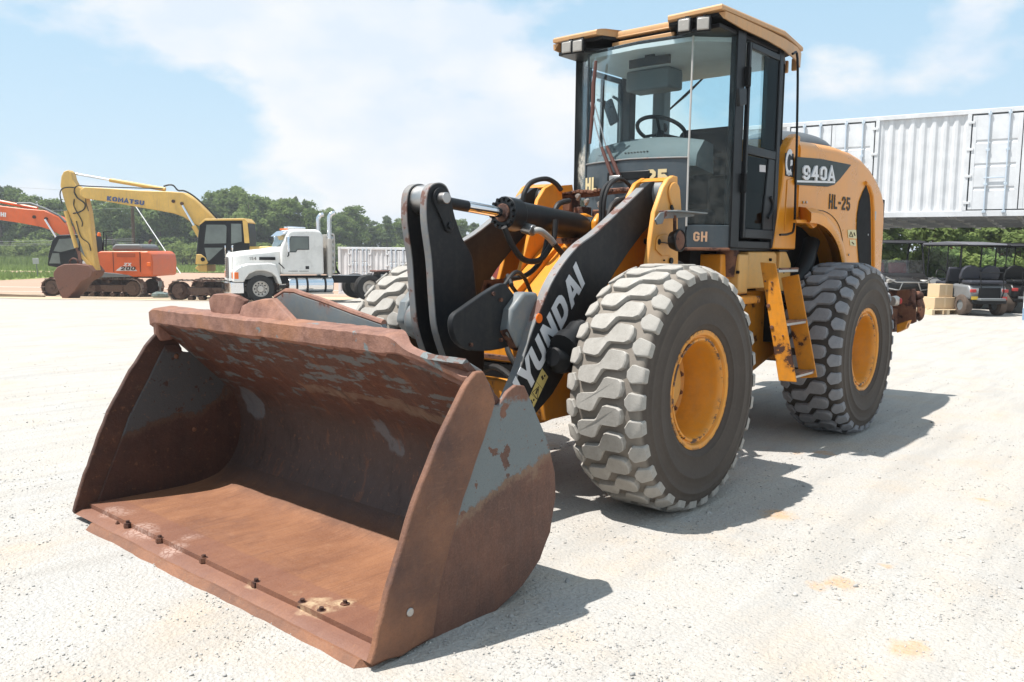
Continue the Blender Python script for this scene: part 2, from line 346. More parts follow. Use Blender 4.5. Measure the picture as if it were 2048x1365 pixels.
# ------------------------------------------------------------------ ground
import numpy as np
STAINS = [((1812, 1300), .07), ((1680, 1168), .07), ((1640, 1172), .04), ((1555, 1030), .10), ((1775, 1130), .035), ((1965, 1000), .035), ((1835, 1290), .035), ((1650, 905), .07), ((1600, 905), .04), ((1826, 1243), .02)]
def ground_mat():
    m, nt, b = mat_new('pale_gravel'); g = G(nt); co = g.coord()
    big = g.noise(co, 0.55, 5, 0.6); mid = g.noise(co, 3.5, 6, 0.65); fine = g.noise(co, 60, 4, 0.7); grit = g.voro(co, 55)
    grit2 = g.voro(co, 120)
    c = g.mix(g.ramp(g.math('MULTIPLY_ADD', mid, 0.5, g.math('MULTIPLY', big, 0.6)), [(0.42, 0), (0.66, 1)]), (0.402, 0.370, 0.328), (0.372, 0.362, 0.345))
    c = g.mix(g.math('MULTIPLY', g.ramp(fine, [(0.35, 1), (0.5, 0)]), 0.45), c, (0.25, 0.23, 0.20))
    c = g.mix(g.math('MULTIPLY', g.ramp(grit, [(0.0, 1), (0.5, 0)]), 0.25), c, (0.56, 0.53, 0.48))
    tan = g.noise(g.coord(loc=(9, 4, 0)), 1.4, 5, 0.65)
    c = g.mix(g.math('MULTIPLY', g.ramp(tan, [(0.50, 0), (0.72, 1)]), 0.6), c, (0.41, 0.325, 0.235))
    trk = g.noise(g.coord(scale=(0.35, 3.2, 1), rot=(0, 0, 0.95)), 1.6, 5, 0.6); c = g.mix(g.math('MULTIPLY', g.ramp(trk, [(0.47, 0), (0.62, 1)]), 0.55), c, (0.315, 0.298, 0.275))
    # orange clay stains where they lie on the yard
    s = None; wob = g.noise(co, 14, 5, 0.7)
    wv = nt.nodes.new('ShaderNodeVectorMath'); wv.operation = 'SCALE'
    nn = nt.nodes.new('ShaderNodeTexNoise'); nt.links.new(co, nn.inputs['Vector']); nn.inputs['Scale'].default_value = 9; nn.inputs['Detail'].default_value = 5
    nt.links.new(nn.outputs['Color'], wv.inputs[0]); wv.inputs['Scale'].default_value = 0.16
    ad = nt.nodes.new('ShaderNodeVectorMath'); nt.links.new(co, ad.inputs[0]); nt.links.new(wv.outputs[0], ad.inputs[1])
    for p, r in STAINS:
        q = ax([p], 'Z', 0)[0]
        d = g.disc(ad.outputs[0], (q.x+.08, q.y+.08, .08), r, r*0.8)
        s = d if s is None else g.math('MAXIMUM', s, d)
    s = g.math('MULTIPLY', s, g.ramp(wob, [(0.32, 0.25), (0.55, 1.0)]))
    c = g.mix(g.math('MULTIPLY', s, 0.62), c, (0.46, 0.26, 0.115))
    nt.links.new(c, b.inputs['Base Color']); b.inputs['Roughness'].default_value = 0.92; b.inputs['Specular IOR Level'].default_value = 0.2
    h = g.math('ADD', g.math('MULTIPLY', fine, 0.5), g.math('MULTIPLY', grit, 0.5)); h = g.math('ADD', h, g.math('MULTIPLY', mid, 1.2)); h = g.math('MULTIPLY_ADD', trk, 2.2, h)
    n1 = g.bump(h, 0.55, 0.02); n2 = g.bump(grit2, 0.35, 0.006, n1)
    nt.links.new(n2, b.inputs['Normal']); return m
GRAVEL = ground_mat()
# beyond the yard: the same soil, then rough grass land out to the horizon
def disp(x, y, r):
    if r > 40: return 0.0
    k = 1.0 - sstep(20, 40, r)
    v = mnoise.fractal(Vector((x*0.9, y*0.9, 0.3)), 0.9, 2.1, 4)*0.010 + mnoise.fractal(Vector((x*5, y*5, 1.7)), 0.8, 2.0, 4)*0.0055
    return v*k
rad = [0.0]; r = 0.35
while r < 3200:
    rad.append(r); r *= 1.022 if r < 12 else 1.05
NS = 420; V = [(CPOS.x, CPOS.y, 0.0)]; F = []
for r in rad[1:]:
    for k in range(NS):
        a = 2*math.pi*k/NS; x, y = CPOS.x + r*math.cos(a), CPOS.y + r*math.sin(a)
        V.append((x, y, terrain(x, y) + disp(x, y, r)))
for k in range(NS): F.append((0, 1+k, 1+(k+1) % NS))
for j in range(len(rad)-2):
    for k in range(NS):
        a, b_ = 1+j*NS+k, 1+j*NS+(k+1) % NS
        F.append((a, a+NS, b_+NS, b_))
gm = bpy.data.meshes.new('ground'); gm.from_pydata(V, [], F); gm.materials.append(GRAVEL)
gm.polygons.foreach_set('use_smooth', [True]*len(gm.polygons)); gm.update()
ground = link('ground', gm); ground['kind'] = 'structure'; ground['label'] = 'pale crushed stone yard with orange clay stains'

# loose stones lying on the yard
def gravel(name, mat, n, seed, dmin, dmax, smin, smax, clump):
    rng = np.random.default_rng(seed)
    ico = np.array([(-.52, 0, .85), (.52, 0, .85), (-.52, 0, -.85), (.52, 0, -.85), (0, .85, .52), (0, .85, -.52), (0, -.85, .52), (0, -.85, -.52), (.85, .52, 0), (-.85, .52, 0), (.85, -.52, 0), (-.85, -.52, 0)])
    fc = np.array([(0, 4, 1), (0, 9, 4), (9, 5, 4), (4, 5, 8), (4, 8, 1), (8, 10, 1), (8, 3, 10), (5, 3, 8), (5, 2, 3), (2, 7, 3), (7, 10, 3), (7, 6, 10), (7, 11, 6), (11, 0, 6), (0, 1, 6), (6, 1, 10), (9, 0, 11), (9, 11, 2), (9, 2, 5), (7, 2, 11)])
    pts = []
    while len(pts) < n:
        d = dmin*(dmax/dmin)**rng.random(); lat = (rng.random()*2-1)*0.72*d
        p = CPOS + fh*d + rh*lat
        c = mnoise.fractal(Vector((p.x*1.3, p.y*1.3, 5.0)), 0.9, 2.1, 3)
        if c + rng.random()*1.1 < clump: continue
        pts.append((p.x, p.y, terrain(p.x, p.y) + disp(p.x, p.y, d)))
    pts = np.array(pts); s = smin + (smax-smin)*rng.random(n)**3.2
    A = rng.normal(size=(n, 3, 3)); Q, _ = np.linalg.qr(A)
    sc = np.stack([s*(0.8+0.5*rng.random(n)), s*(0.7+0.4*rng.random(n)), s*(0.45+0.35*rng.random(n))], 1)
    jit = 1 + 0.28*rng.normal(size=(n, 12, 1)).clip(-1, 1)
    v = (ico[None]*jit*sc[:, None, :])@Q.transpose(0, 2, 1)*0.5
    v[:, :, 2] *= 0.8
    v = v + pts[:, None, :]; v[:, :, 2] += s[:, None]*0.10
    vv = v.reshape(-1, 3); ff = (fc[None] + (np.arange(n)*12)[:, None, None]).reshape(-1, 3)
    me = bpy.data.meshes.new(name); me.vertices.add(len(vv)); me.vertices.foreach_set('co', vv.ravel()); me.loops.add(len(ff)*3); me.polygons.add(len(ff))
    me.loops.foreach_set('vertex_index', ff.ravel().astype(np.int32)); me.polygons.foreach_set('loop_start', np.arange(0, len(ff)*3, 3, dtype=np.int32))
    me.update(calc_edges=True); me.materials.append(mat)
    o = link(name, me); o['kind'] = 'stuff'; o['label'] = 'loose pale stones strewn over the yard'; return o
def stone_mat():
    m, nt, b = mat_new('loose_stone'); g = G(nt); co = g.coord()
    v = g.voro(co, 23, out='Color'); x = g.xyz(v)
    c = g.ramp(x[0], [(0.0, (0.27, 0.265, 0.255)), (0.3, (0.345, 0.335, 0.32)), (0.75, (0.40, 0.385, 0.365)), (1.0, (0.46, 0.43, 0.385))])
    nt.links.new(c, b.inputs['Base Color']); b.inputs['Roughness'].default_value = 0.9; b.inputs['Specular IOR Level'].default_value = 0.2
    nt.links.new(g.bump(g.noise(co, 220, 3), 0.4, 0.003), b.inputs['Normal']); return m
STONE = stone_mat()
gravel('gravel', STONE, 30000, 3, 2.1, 11.5, 0.004, 0.015, 0.58)
gravel('gravel', STONE, 170, 4, 2.2, 9.0, 0.016, 0.036, 0.55)

def sheet(name, lat, dep, eps, mat, kind='structure', nx=24, ny=10, label=None, wob=0.0):
    V, F = [], []
    for j in range(ny+1):
        for i in range(nx+1):
            l = lat[0] + (lat[1]-lat[0])*i/nx; d = dep[0] + (dep[1]-dep[0])*j/ny
            if wob and (j in (0, ny) or i in (0, nx)): d += wob*mnoise.noise(Vector((l*0.4, d*.2, 3))); l += wob*mnoise.noise(Vector((l*0.3, d*.3, 8)))
            p = CPOS + fh*d + rh*l; V.append((p.x, p.y, terrain(p.x, p.y)+eps))
    for j in range(ny):
        for i in range(nx):
            a = j*(nx+1)+i; F.append((a, a+1, a+nx+2, a+nx+1))
    me = bpy.data.meshes.new(name); me.from_pydata(V, [], F); me.materials.append(mat); o = link(name, me); o['kind'] = kind
    if label: o['label'] = label
    return o
def soft_ground(name, c1, c2, scale, bump=0.3, stretch=(1, 1, 1)):
    m, nt, b = mat_new(name); g = G(nt); co = g.coord(scale=stretch)
    c = g.mix(g.noise(co, scale, 6, 0.65), c1, c2); nt.links.new(c, b.inputs['Base Color']); b.inputs['Roughness'].default_value = 0.95; b.inputs['Specular IOR Level'].default_value = 0.1
    nt.links.new(g.bump(g.noise(co, scale*8, 4), bump, 0.05), b.inputs['Normal']); return m
GRASSM = soft_ground('grass_soil', (0.16, 0.215, 0.065), (0.27, 0.30, 0.11), 0.8)
ROADM = soft_ground('red_asphalt', (0.34, 0.225, 0.165), (0.40, 0.275, 0.205), 0.5, 0.05)
LINEM = plain('road_line_paint', (0.62, 0.56, 0.48), 0.8, var=0.1)
DIRTM = soft_ground('brown_dirt', (0.40, 0.31, 0.21), (0.53, 0.43, 0.31), 1.5, 0.6)
sheet('field', (-420, 420), (77, 900), 0.004, GRASSM, label='grass land beyond the road')
sheet('road', (-160, 3), (39.5, 77.0), 0.004, ROADM, label='wide reddish paved road beyond the yard')
sheet('road', (-70, -20), (100, 106), 0.010, ROADM, label='far strip of reddish road in the grass')
sheet('verge', (-160, -34.0), (55.5, 69.5), 0.016, GRASSM, wob=0.6, label='grass island between the carriageways')
sheet('road_marking', (-120, 3), (46.5, 46.85), 0.014, LINEM, nx=40, ny=1, label='white line along the road')
sheet('road_marking', (-120, 3), (42.0, 42.2), 0.014, LINEM, nx=40, ny=1, label='white edge line along the road')
sheet('dirt_strip', (-60, -8), (33.2, 40.0), 0.012, DIRTM, wob=1.2, label='rough brown dirt at the edge of the yard')
# ------------------------------------------------------------------ bucket materials
def bucket_mat(name, kind, dark=False):
    m, nt, b = mat_new(name); g = G(nt); co = g.coord(); x, y, z = g.xyz(co)
    n1 = g.noise(co, 3.2, 6, 0.62); n2 = g.noise(co, 14, 6, 0.68); fine = g.noise(co, 110, 3, 0.7)
    streak = g.noise(g.coord(scale=(1.0, 1.0, 7.0), rot=(0.0, 0.75, 0.18)), 3.0, 6, 0.62)
    big = g.noise(g.coord(loc=(7, 3, 2)), 1.7, 6, 0.68); brown = g.mix(g.ramp(g.math('MULTIPLY_ADD', big, 0.65, g.math('MULTIPLY', n1, 0.35)), [(0.36, 0), (0.64, 1)]), (0.052, 0.025, 0.020), (0.185, 0.078, 0.045)); brown = g.mix(g.math('MULTIPLY', g.ramp(fine, [(0.4, 0), (0.8, 1)]), 0.35), brown, (0.24, 0.14, 0.10))
    grey = g.mix(n2, (0.115, 0.135, 0.140), (0.165, 0.185, 0.185))
    rough = 0.78
    if kind == 'side':
        e = g.math('MULTIPLY_ADD', n1, 0.30, g.math('MULTIPLY_ADD', x, 0.28, z)); e = g.math('MULTIPLY_ADD', n2, 0.10, e); e = g.math('MULTIPLY', g.math('MULTIPLY_ADD', g.noise(co, 38, 5, 0.7), 0.10, g.math('SUBTRACT', e, 0.05)), 0.5)
        up = g.ramp(e, [(0.622, 0), (0.630, 1)])
        top = g.ramp(g.math('MULTIPLY_ADD', n2, 0.16, z), [(0.955, 1), (0.975, 0)])
        chips = g.math('MULTIPLY', g.ramp(g.noise(g.coord(loc=(2, 2, 5)), 8, 6, 0.6), [(0.61, 1), (0.62, 0)]), g.ramp(g.noise(g.coord(loc=(6, 1, 5)), 27, 4, 0.6), [(0.66, 1), (0.67, 0)]))
        xs_ = g.math('MULTIPLY_ADD', z, 0.0, g.math('MULTIPLY_ADD', n2, 0.10, x)); edge = g.ramp(g.math('MULTIPLY', g.math('MULTIPLY_ADD', z, -0.26, xs_), 0.5), [(0.688, 0), (0.698, 1)])
        k = g.math('MULTIPLY', g.math('MULTIPLY', up, top), g.math('MULTIPLY', chips, edge))
        halo = g.math('SUBTRACT', g.ramp(e, [(0.600, 0), (0.617, 1)]), up, clamp=True)
        c = g.mix(g.math('MULTIPLY', halo, 0.5), brown, (0.24, 0.16, 0.10)); c = g.mix(k, c, grey)
        vs = g.noise(g.coord(scale=(9, 9, 0.9)), 5, 5, 0.65); c = g.mix(g.math('MULTIPLY', g.math('MULTIPLY', g.ramp(vs, [(0.48, 0), (0.72, 1)]), 0.34), g.math('SUBTRACT', 1.0, k)), c, (0.052, 0.026, 0.019))
        sc = g.noise(g.coord(scale=(2, 2, 26), rot=(0, 0.9, 0)), 4, 3, 0.6); c = g.mix(g.math('MULTIPLY', g.ramp(sc, [(0.68, 0), (0.70, 1)]), 0.55), c, (0.20, 0.115, 0.075))
    elif kind == 'top':
        rd = g.mix(streak, (0.034, 0.013, 0.009), (0.125, 0.036, 0.014)); rd = g.mix(g.ramp(n1, [(0.4, 0), (0.7, 1)]), rd, (0.070, 0.034, 0.025))
        kk = g.math('MULTIPLY_ADD', streak, 0.75, g.math('MULTIPLY_ADD', n2, 0.45, g.math('MULTIPLY', z, 0.16)))
        c = g.mix(g.ramp(kk, [(0.790, 0), (0.806, 1)]), rd, g.mix(0.65, grey, (0.075, 0.080, 0.080)))
        # worn bare band along the fold and dried mud left on the back
        lo = g.math('MULTIPLY_ADD', n1, 0.20, g.math('MULTIPLY_ADD', streak, 0.20, z)); band = g.math('MULTIPLY', g.ramp(lo, [(0.915, 0), (0.925, 1)]), g.ramp(lo, [(0.985, 1), (0.995, 0)]))
        ylim = g.ramp(g.math('MULTIPLY_ADD', n1, 0.6, y), [(-0.12, 0), (0.05, 1)])
        band = g.math('MULTIPLY', band, ylim)
        c = g.mix(g.math('MULTIPLY', band, g.ramp(n2, [(0.35, 0.2), (0.6, 0.9)])), c, (0.16, 0.115, 0.080))
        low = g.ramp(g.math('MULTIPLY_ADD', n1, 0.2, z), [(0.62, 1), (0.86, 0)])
        c = g.mix(low, c, g.mix(n1, (0.030, 0.016, 0.013), (0.075, 0.045, 0.036)))  # lower back darkened: the shade inside the bucket put into the colour
        for (q, r_) in (((1.56, 0.18, 0.57), .07), ((1.55, 0.24, 0.48), .06), ((1.51, -1.05, 0.58), .13), ((1.60, -0.98, 0.47), .07)):
            wv = nt.nodes.new('ShaderNodeVectorMath'); wv.operation = 'SCALE'; nn = nt.nodes.new('ShaderNodeTexNoise'); nt.links.new(co, nn.inputs['Vector']); nn.inputs['Scale'].default_value = 9; nn.inputs['Detail'].default_value = 4
            nt.links.new(nn.outputs['Color'], wv.inputs[0]); wv.inputs['Scale'].default_value = 0.16
            ad = nt.nodes.new('ShaderNodeVectorMath'); nt.links.new(co, ad.inputs[0]); nt.links.new(wv.outputs[0], ad.inputs[1])
            c = g.mix(g.disc(ad.outputs[0], tuple(v+.08 for v in q), r_, 0.02), c, (0.10, 0.10, 0.105))
        lg = g.noise(g.coord(scale=(0.9, 7, 2.2), rot=(0.5, 0, 0.2)), 2.4, 5, 0.6); c = g.mix(g.math('MULTIPLY', g.ramp(lg, [(0.58, 0), (0.66, 1)]), 0.45), c, (0.150, 0.058, 0.026)); c = g.mix(g.math('MULTIPLY', g.ramp(lg, [(0.34, 1), (0.42, 0)]), 0.5), c, (0.020, 0.011, 0.009))
    elif kind == 'floor':
        fl = g.noise(g.coord(scale=(0.8, 2.2, 1.0), rot=(0, 0, 0.5)), 2.2, 6, 0.6)
        c = g.mix(g.ramp(fl, [(0.3, 0), (0.72, 1)]), (0.150, 0.058, 0.028), (0.285, 0.128, 0.060)); c = g.mix(g.math('MULTIPLY', g.ramp(fine, [(0.4, 0), (0.7, 1)]), 0.4), c, (0.30, 0.15, 0.085))
        c = g.mix(g.math('MULTIPLY', g.ramp(n2, [(0.62, 0), (0.75, 1)]), 0.4), c, (0.36, 0.22, 0.12))
        scr = g.noise(g.coord(scale=(1.2, 34, 1), rot=(0, 0, 0.12)), 3, 4, 0.6); c = g.mix(g.math('MULTIPLY', g.ramp(scr, [(0.52, 0), (0.70, 1)]), 0.5), c, (0.105, 0.042, 0.024)); c = g.mix(g.math('MULTIPLY', g.ramp(big, [(0.50, 0), (0.66, 1)]), 0.6), c, (0.120, 0.052, 0.034)); scr2 = g.noise(g.coord(scale=(1.0, 22, 1), rot=(0, 0, -0.5), loc=(3, 1, 0)), 4, 3, 0.6); c = g.mix(g.math('MULTIPLY', g.ramp(scr2, [(0.68, 0), (0.71, 1)]), 0.4), c, (0.36, 0.20, 0.11))
        c = g.mix(g.ramp(g.math('MULTIPLY', g.math('MULTIPLY_ADD', n2, 0.14, x), 0.4), [(0.672, 1), (0.744, 0)]), c, g.mix(n1, (0.040, 0.021, 0.016), (0.085, 0.048, 0.036)))  # floor darkens towards the back, shade painted into its colour
        front = g.ramp(g.math('MULTIPLY', g.math('MULTIPLY_ADD', n1, 0.03, x), 0.4), [(0.920, 0), (0.926, 1)]); c = g.mix(g.math('MULTIPLY', front, 0.55), c, (0.165, 0.070, 0.046))
        # pale dried mud prints and scraped spots round the bolts
        vo = g.voro(g.coord(loc=(1, 2, 0)), 34, 'DISTANCE_TO_EDGE')
        wv = nt.nodes.new('ShaderNodeVectorMath'); wv.operation = 'SCALE'; nn = nt.nodes.new('ShaderNodeTexNoise'); nt.links.new(co, nn.inputs['Vector']); nn.inputs['Scale'].default_value = 12; nn.inputs['Detail'].default_value = 4
        nt.links.new(nn.outputs['Color'], wv.inputs[0]); wv.inputs['Scale'].default_value = 0.10
        ad = nt.nodes.new('ShaderNodeVectorMath'); nt.links.new(co, ad.inputs[0]); nt.links.new(wv.outputs[0], ad.inputs[1])
        for px, r_ in (((225, 1028), .06), ((250, 1033), .05), ((285, 1062), .06), ((305, 1070), .05), ((350, 1100), .055), ((378, 1083), .045)):
            q = ax([px], 'Z', .05)[0]; d = g.disc(ad.outputs[0], (q.x+.05, q.y+.05, .09), r_, 0.05)
            c = g.mix(g.math('MULTIPLY', d, g.ramp(vo, [(0.06, 0.10), (0.13, 0.6)])), c, (0.44, 0.31, 0.26))
        for px, r_ in (((620, 1215), .05), ((655, 1222), .07), ((690, 1213), .045), ((512, 1170), .03), ((590, 1195), .03)):
            q = ax([px], 'Z', .05)[0]; d = g.disc(ad.outputs[0], (q.x+.05, q.y+.05, .09), r_, 0.03)
            c = g.mix(g.math('MULTIPLY', d, g.ramp(n2, [(0.40, 0.1), (0.55, 0.8)])), c, (0.46, 0.34, 0.21))
    elif kind == 'lip':
        c = g.mix(g.ramp(n2, [(0.35, 0), (0.65, 1)]), (0.15, 0.066, 0.044), (0.27, 0.138, 0.100)); c = g.mix(g.math('MULTIPLY', g.ramp(n1, [(0.5, 0), (0.7, 1)]), 0.6), c, (0.30, 0.13, 0.055))
        c = g.mix(g.ramp(g.noise(g.coord(loc=(4, 1, 1)), 11, 5), [(0.66, 0), (0.68, 1)]), c, grey)
    else:   # edge plates
        c = g.mix(g.ramp(g.math('MULTIPLY_ADD', big, 0.65, g.math('MULTIPLY', n1, 0.35)), [(0.38, 0), (0.62, 1)]), (0.072, 0.034, 0.025), (0.225, 0.098, 0.050)); es = g.noise(g.coord(scale=(3, 3, 18), rot=(0, -0.5, 0)), 5, 4, 0.65); c = g.mix(g.math('MULTIPLY', g.ramp(es, [(0.58, 0), (0.72, 1)]), 0.22), c, (0.26, 0.145, 0.085)); c = g.mix(g.ramp(n2, [(0.62, 0), (0.72, 1)]), c, (0.22, 0.14, 0.085)); c = g.mix(g.math('MULTIPLY', g.ramp(fine, [(0.5, 0), (0.8, 1)]), 0.5), c, (0.10, 0.05, 0.035))
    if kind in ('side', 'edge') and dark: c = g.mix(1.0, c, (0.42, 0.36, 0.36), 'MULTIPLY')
    sp = g.noise(co, 190, 2, 0.6); c = g.mix(g.math('MULTIPLY', g.ramp(sp, [(0.52, 0), (0.70, 1)]), 0.28), c, g.mix(1.0, c, (0.45, 0.42, 0.40), 'MULTIPLY'))
    ch = g.noise(g.coord(loc=(1, 8, 3)), 34, 5, 0.7); c = g.mix(g.math('MULTIPLY', g.ramp(ch, [(0.60, 0), (0.68, 1)]), 0.4), c, (0.24, 0.105, 0.045))
    nt.links.new(c, b.inputs['Base Color']); nt.links.new(g.math('MULTIPLY_ADD', n2, 0.45, 0.40 if kind in ('floor', 'top') else 0.50), b.inputs['Roughness']); b.inputs['Specular IOR Level'].default_value = 0.5
    h = g.math('MULTIPLY_ADD', fine, 0.35, g.math('ADD', n2, g.math('MULTIPLY', n1, 0.8)))
    nt.links.new(g.bump(h, 0.5 if kind in ('lip', 'edge') else 0.32, 0.012), b.inputs['Normal']); return m
B_SIDEI, B_EDGEI = bucket_mat('bucket_inner_side', 'side', True), bucket_mat('bucket_inner_edge', 'edge', True)  # darker copies for the far side, its shade put into the colour
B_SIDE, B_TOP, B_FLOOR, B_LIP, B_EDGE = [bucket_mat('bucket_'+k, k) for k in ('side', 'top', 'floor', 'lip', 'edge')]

# ------------------------------------------------------------------ wheel loader
loader = thing('wheel_loader', 'big yellow wheel loader with a rusty open bucket resting on the gravel', 'wheel loader')
def jit(pts, a, f=6.0, seed=0):
    return [Vector(p) + Vector([mnoise.noise(Vector(p)*f + Vector((seed, k*9.1, 0)))*a for k in range(3)]) for p in pts]

# --- bucket (a part; its plates are sub-parts)
bucket = hub('bucket', loader)
W = 1.25
shell = [(2.46, .045), (2.20, .038), (1.95, .034), (1.80, .040), (1.665, .072), (1.575, .135), (1.52, .225), (1.49, .33), (1.485, .44), (1.505, .54), (1.55, .625), (1.62, .70), (1.75, .825), (1.90, .965), (2.03, 1.085)]
def shell_part(name, pts, mat, t=0.028, ny=44, dent=0.006):
    rings_o, rings_i = [], []
    n = len(pts); inner, outer = [], []
    for i, p in enumerate(pts):
        a = Vector(pts[max(0, i-1)]); c = Vector(pts[min(n-1, i+1)]); d = (c-a).normalized(); nv = Vector((-d.y, d.x))     # towards the back/outside
        inner.append(Vector(p)); outer.append(Vector(p) + nv*(-t) if False else Vector(p) - Vector((d.y, -d.x))*(-t))
    mb = MB(); R = []
    for j in range(ny+1):
        yy = -W + 2*W*j/ny
        row = []
        for q in inner:
            dd = dent*mnoise.fractal(Vector((q.x*2.2, yy*2.2, q.y*2.2)), 0.9, 2, 3)
            row.append(Vector((q.x+dd, yy, q.y+dd*0.6)))
        for q in reversed(outer): row.append(Vector((q.x, yy, q.y)))
        R.append(row)
    mb.rings(R); return obj(name, mb, mat, bucket, smooth=40)
def dense(pts, n=3):
    return [(v.x, v.y) for v in [Vector((p.x, p.y)) for p in bez([(a, c, 0) for a, c in pts], n)]]
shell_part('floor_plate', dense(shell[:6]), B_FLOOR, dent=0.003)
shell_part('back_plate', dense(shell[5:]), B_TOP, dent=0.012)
# side plates
side = [(2.44, .012), (2.20, -.004), (1.87, -.006), (1.68, .055), (1.56, .14), (1.49, .25), (1.455, .40), (1.46, .52), (1.50, .63), (1.56, .74), (1.64, .87), (1.685, .935), (1.735, .948), (1.79, .925), (1.845, .875), (1.885, .885), (1.93, .93), (1.99, .93), (2.22, .53)]
cutter = [(2.545, .035), (2.505, .16), (2.44, .33), (2.335, .575), (2.20, .80), (2.07, .975), (2.005, 1.035), (1.965, 1.035), (1.90, .93), (1.885, .895), (1.98, .72), (2.10, .48), (2.20, .22), (2.235, .03), (2.40, .012)]
def ragged(poly, a, seed): 
    P = [(v.x, v.y) for v in bez([(x, z, 0) for x, z in poly]+[(poly[0][0], poly[0][1], 0)], 3)[:-1]]
    return [(x+a*mnoise.noise(Vector((x*13, z*13, seed))), z+a*mnoise.noise(Vector((x*13, z*13, seed+5)))) for x, z in P]
def rag(poly, a, seed, n=4):
    out = []
    for i in range(len(poly)):
        p, q = Vector(poly[i]), Vector(poly[(i+1) % len(poly)])
        for k in range(n):
            w = p.lerp(q, k/n); out.append((w.x+a*mnoise.noise(Vector((w.x*14, w.y*14, seed))), w.y+a*mnoise.noise(Vector((w.x*14, w.y*14, seed+5)))))
    return out
for s in (1, -1):
    ins = 1.243 if s > 0 else -1.243
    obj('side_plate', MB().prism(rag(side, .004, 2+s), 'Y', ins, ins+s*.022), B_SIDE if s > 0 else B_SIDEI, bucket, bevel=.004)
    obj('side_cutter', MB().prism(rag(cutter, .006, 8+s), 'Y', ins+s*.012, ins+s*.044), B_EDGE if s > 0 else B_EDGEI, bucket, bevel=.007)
    for px, pz in ((2.36, .17), ):
        mb = MB().cyl((px, ins+s*.040, pz), (px, ins+s*.050, pz), .017, n=12)
        obj('plug', mb, STEEL, bucket, bevel=.003)
SEAM = paint('weld_bead', (0.15, 0.14, 0.125), 0.7, (0.05, 0.025, 0.018), 0.5, 16.0, dirt_amt=0.5, bump=0.4)
for s in (1, -1):
    obj('weld_seam', MB().tube(jit(bez([(1.888, s*1.267, .905), (1.98, s*1.267, .72), (2.10, s*1.267, .48), (2.20, s*1.267, .22), (2.235, s*1.267, .03)], 8), .006, 25), .0065, 6), SEAM, bucket)
    obj('weld_seam', MB().tube(jit(bez([(2.30, s*1.240, .050), (1.9, s*1.240, .040), (1.665, s*1.240, .075), (1.52, s*1.240, .225), (1.495, s*1.240, .44), (1.55, s*1.240, .62), (1.75, s*1.240, .815), (1.98, s*1.240, 1.03)], 6), .005, 25), .010, 6), SEAM if s > 0 else RUSTM, bucket)
# lip: thick beaten bar along the top edge, low at the right hand end
def lip():
    R = []
    ny = 90
    for j in range(ny+1):
        yy = -1.292 + (1.262+1.292)*j/ny
        zt = 1.152 - (sstep(.80, 1.0, yy)*.065 + sstep(.98, 1.26, yy)*.065) - 0.02*sstep(-1.24, -1.30, yy)
        back = .080*(1-sstep(.78, .98, yy)) + .028
        th = .055*(1-sstep(.78, .98, yy)) + .028
        n = Vector((mnoise.noise(Vector((yy*5, 1, 2))), 0, mnoise.noise(Vector((yy*5, 4, 2)))))*.006 + Vector((mnoise.noise(Vector((yy*19, 1, 7))), 0, mnoise.noise(Vector((yy*19, 5, 2)))))*.003
        xf = 2.062 - .03*sstep(.9, 1.26, yy)
        sec = [(xf-.030, zt-th-.02), (xf-.004, zt-th), (xf, zt-.010), (xf-.010, zt), (xf-back, zt+.010), (xf-back-.008, zt), (xf-back-.004, zt-.04), (xf-back+.01, zt-th-.03), (xf-.05-back*.3, zt-th-.035)]
        R.append([Vector((a, yy, c)) + n for a, c in sec])
    obj('lip', MB().rings(R), B_LIP, bucket, smooth=24)
lip()
# left gusset under the lip end
obj('gusset', MB().prism([(2.05, 1.10), (2.045, 1.00), (2.02, .955), (1.95, .96), (1.90, 1.0)], 'Y', -1.285, -1.235), B_LIP, bucket, bevel=.012)
# bent spill guard standing up behind the lip
def bentplate(pts, off, name, mat, t=.03, seed=0, n=5):
    """pts: top line (y, x, z) with foot line below on the lip"""
    R = []
    for (y, xt, zt, xb, zb) in pts:
        m1 = Vector(((xt+xb)/2 + .006, y, (zt+zb)/2))
        f = [Vector((xb, y, zb)), m1, Vector((xt, y, zt))]
        b_ = [Vector((v.x-t, v.y, v.z+.004)) for v in reversed(f)]
        R.append(f+b_)
    return obj(name, MB().rings(R), mat, bucket, bevel=.004, smooth=18)
bentplate([(-.70, 2.015, 1.225, 1.99, 1.13), (-.64, 2.02, 1.256, 2.00, 1.10), (-.55, 1.995, 1.262, 2.02, 1.10), (-.49, 1.975, 1.250, 2.015, 1.10), (-.462, 1.94, 1.225, 2.00, 1.11)], 0, 'spill_guard', B_LIP, seed=1)
bentplate([(-.445, 1.97, 1.165, 1.99, 1.11), (-.41, 1.99, 1.205, 2.01, 1.11), (-.33, 1.995, 1.228, 2.02, 1.11), (-.24, 1.985, 1.246, 2.02, 1.12), (-.16, 1.97, 1.252, 2.02, 1.13), (-.06, 1.985, 1.21, 2.03, 1.13), (.06, 2.01, 1.165, 2.03, 1.12), (.10, 2.02, 1.145, 2.03, 1.11)], 0, 'spill_guard', B_LIP, seed=2)
gp = ax([(545, 598), (565, 585), (585, 586), (600, 592), (640, 605), (700, 628), (760, 649)], 'X', 1.84)
gp = [(v.y, v.z) for v in gp]
obj('spill_guard', MB().prism([(gp[0][0], 1.05)] + gp + [(.56, 1.05)], 'X', 1.80, 1.832), GREYP, bucket, bevel=.006)
obj('spill_guard_edge', MB().tube([(1.817, a, c+.004) for a, c in gp], .017, 8), B_LIP, bucket)
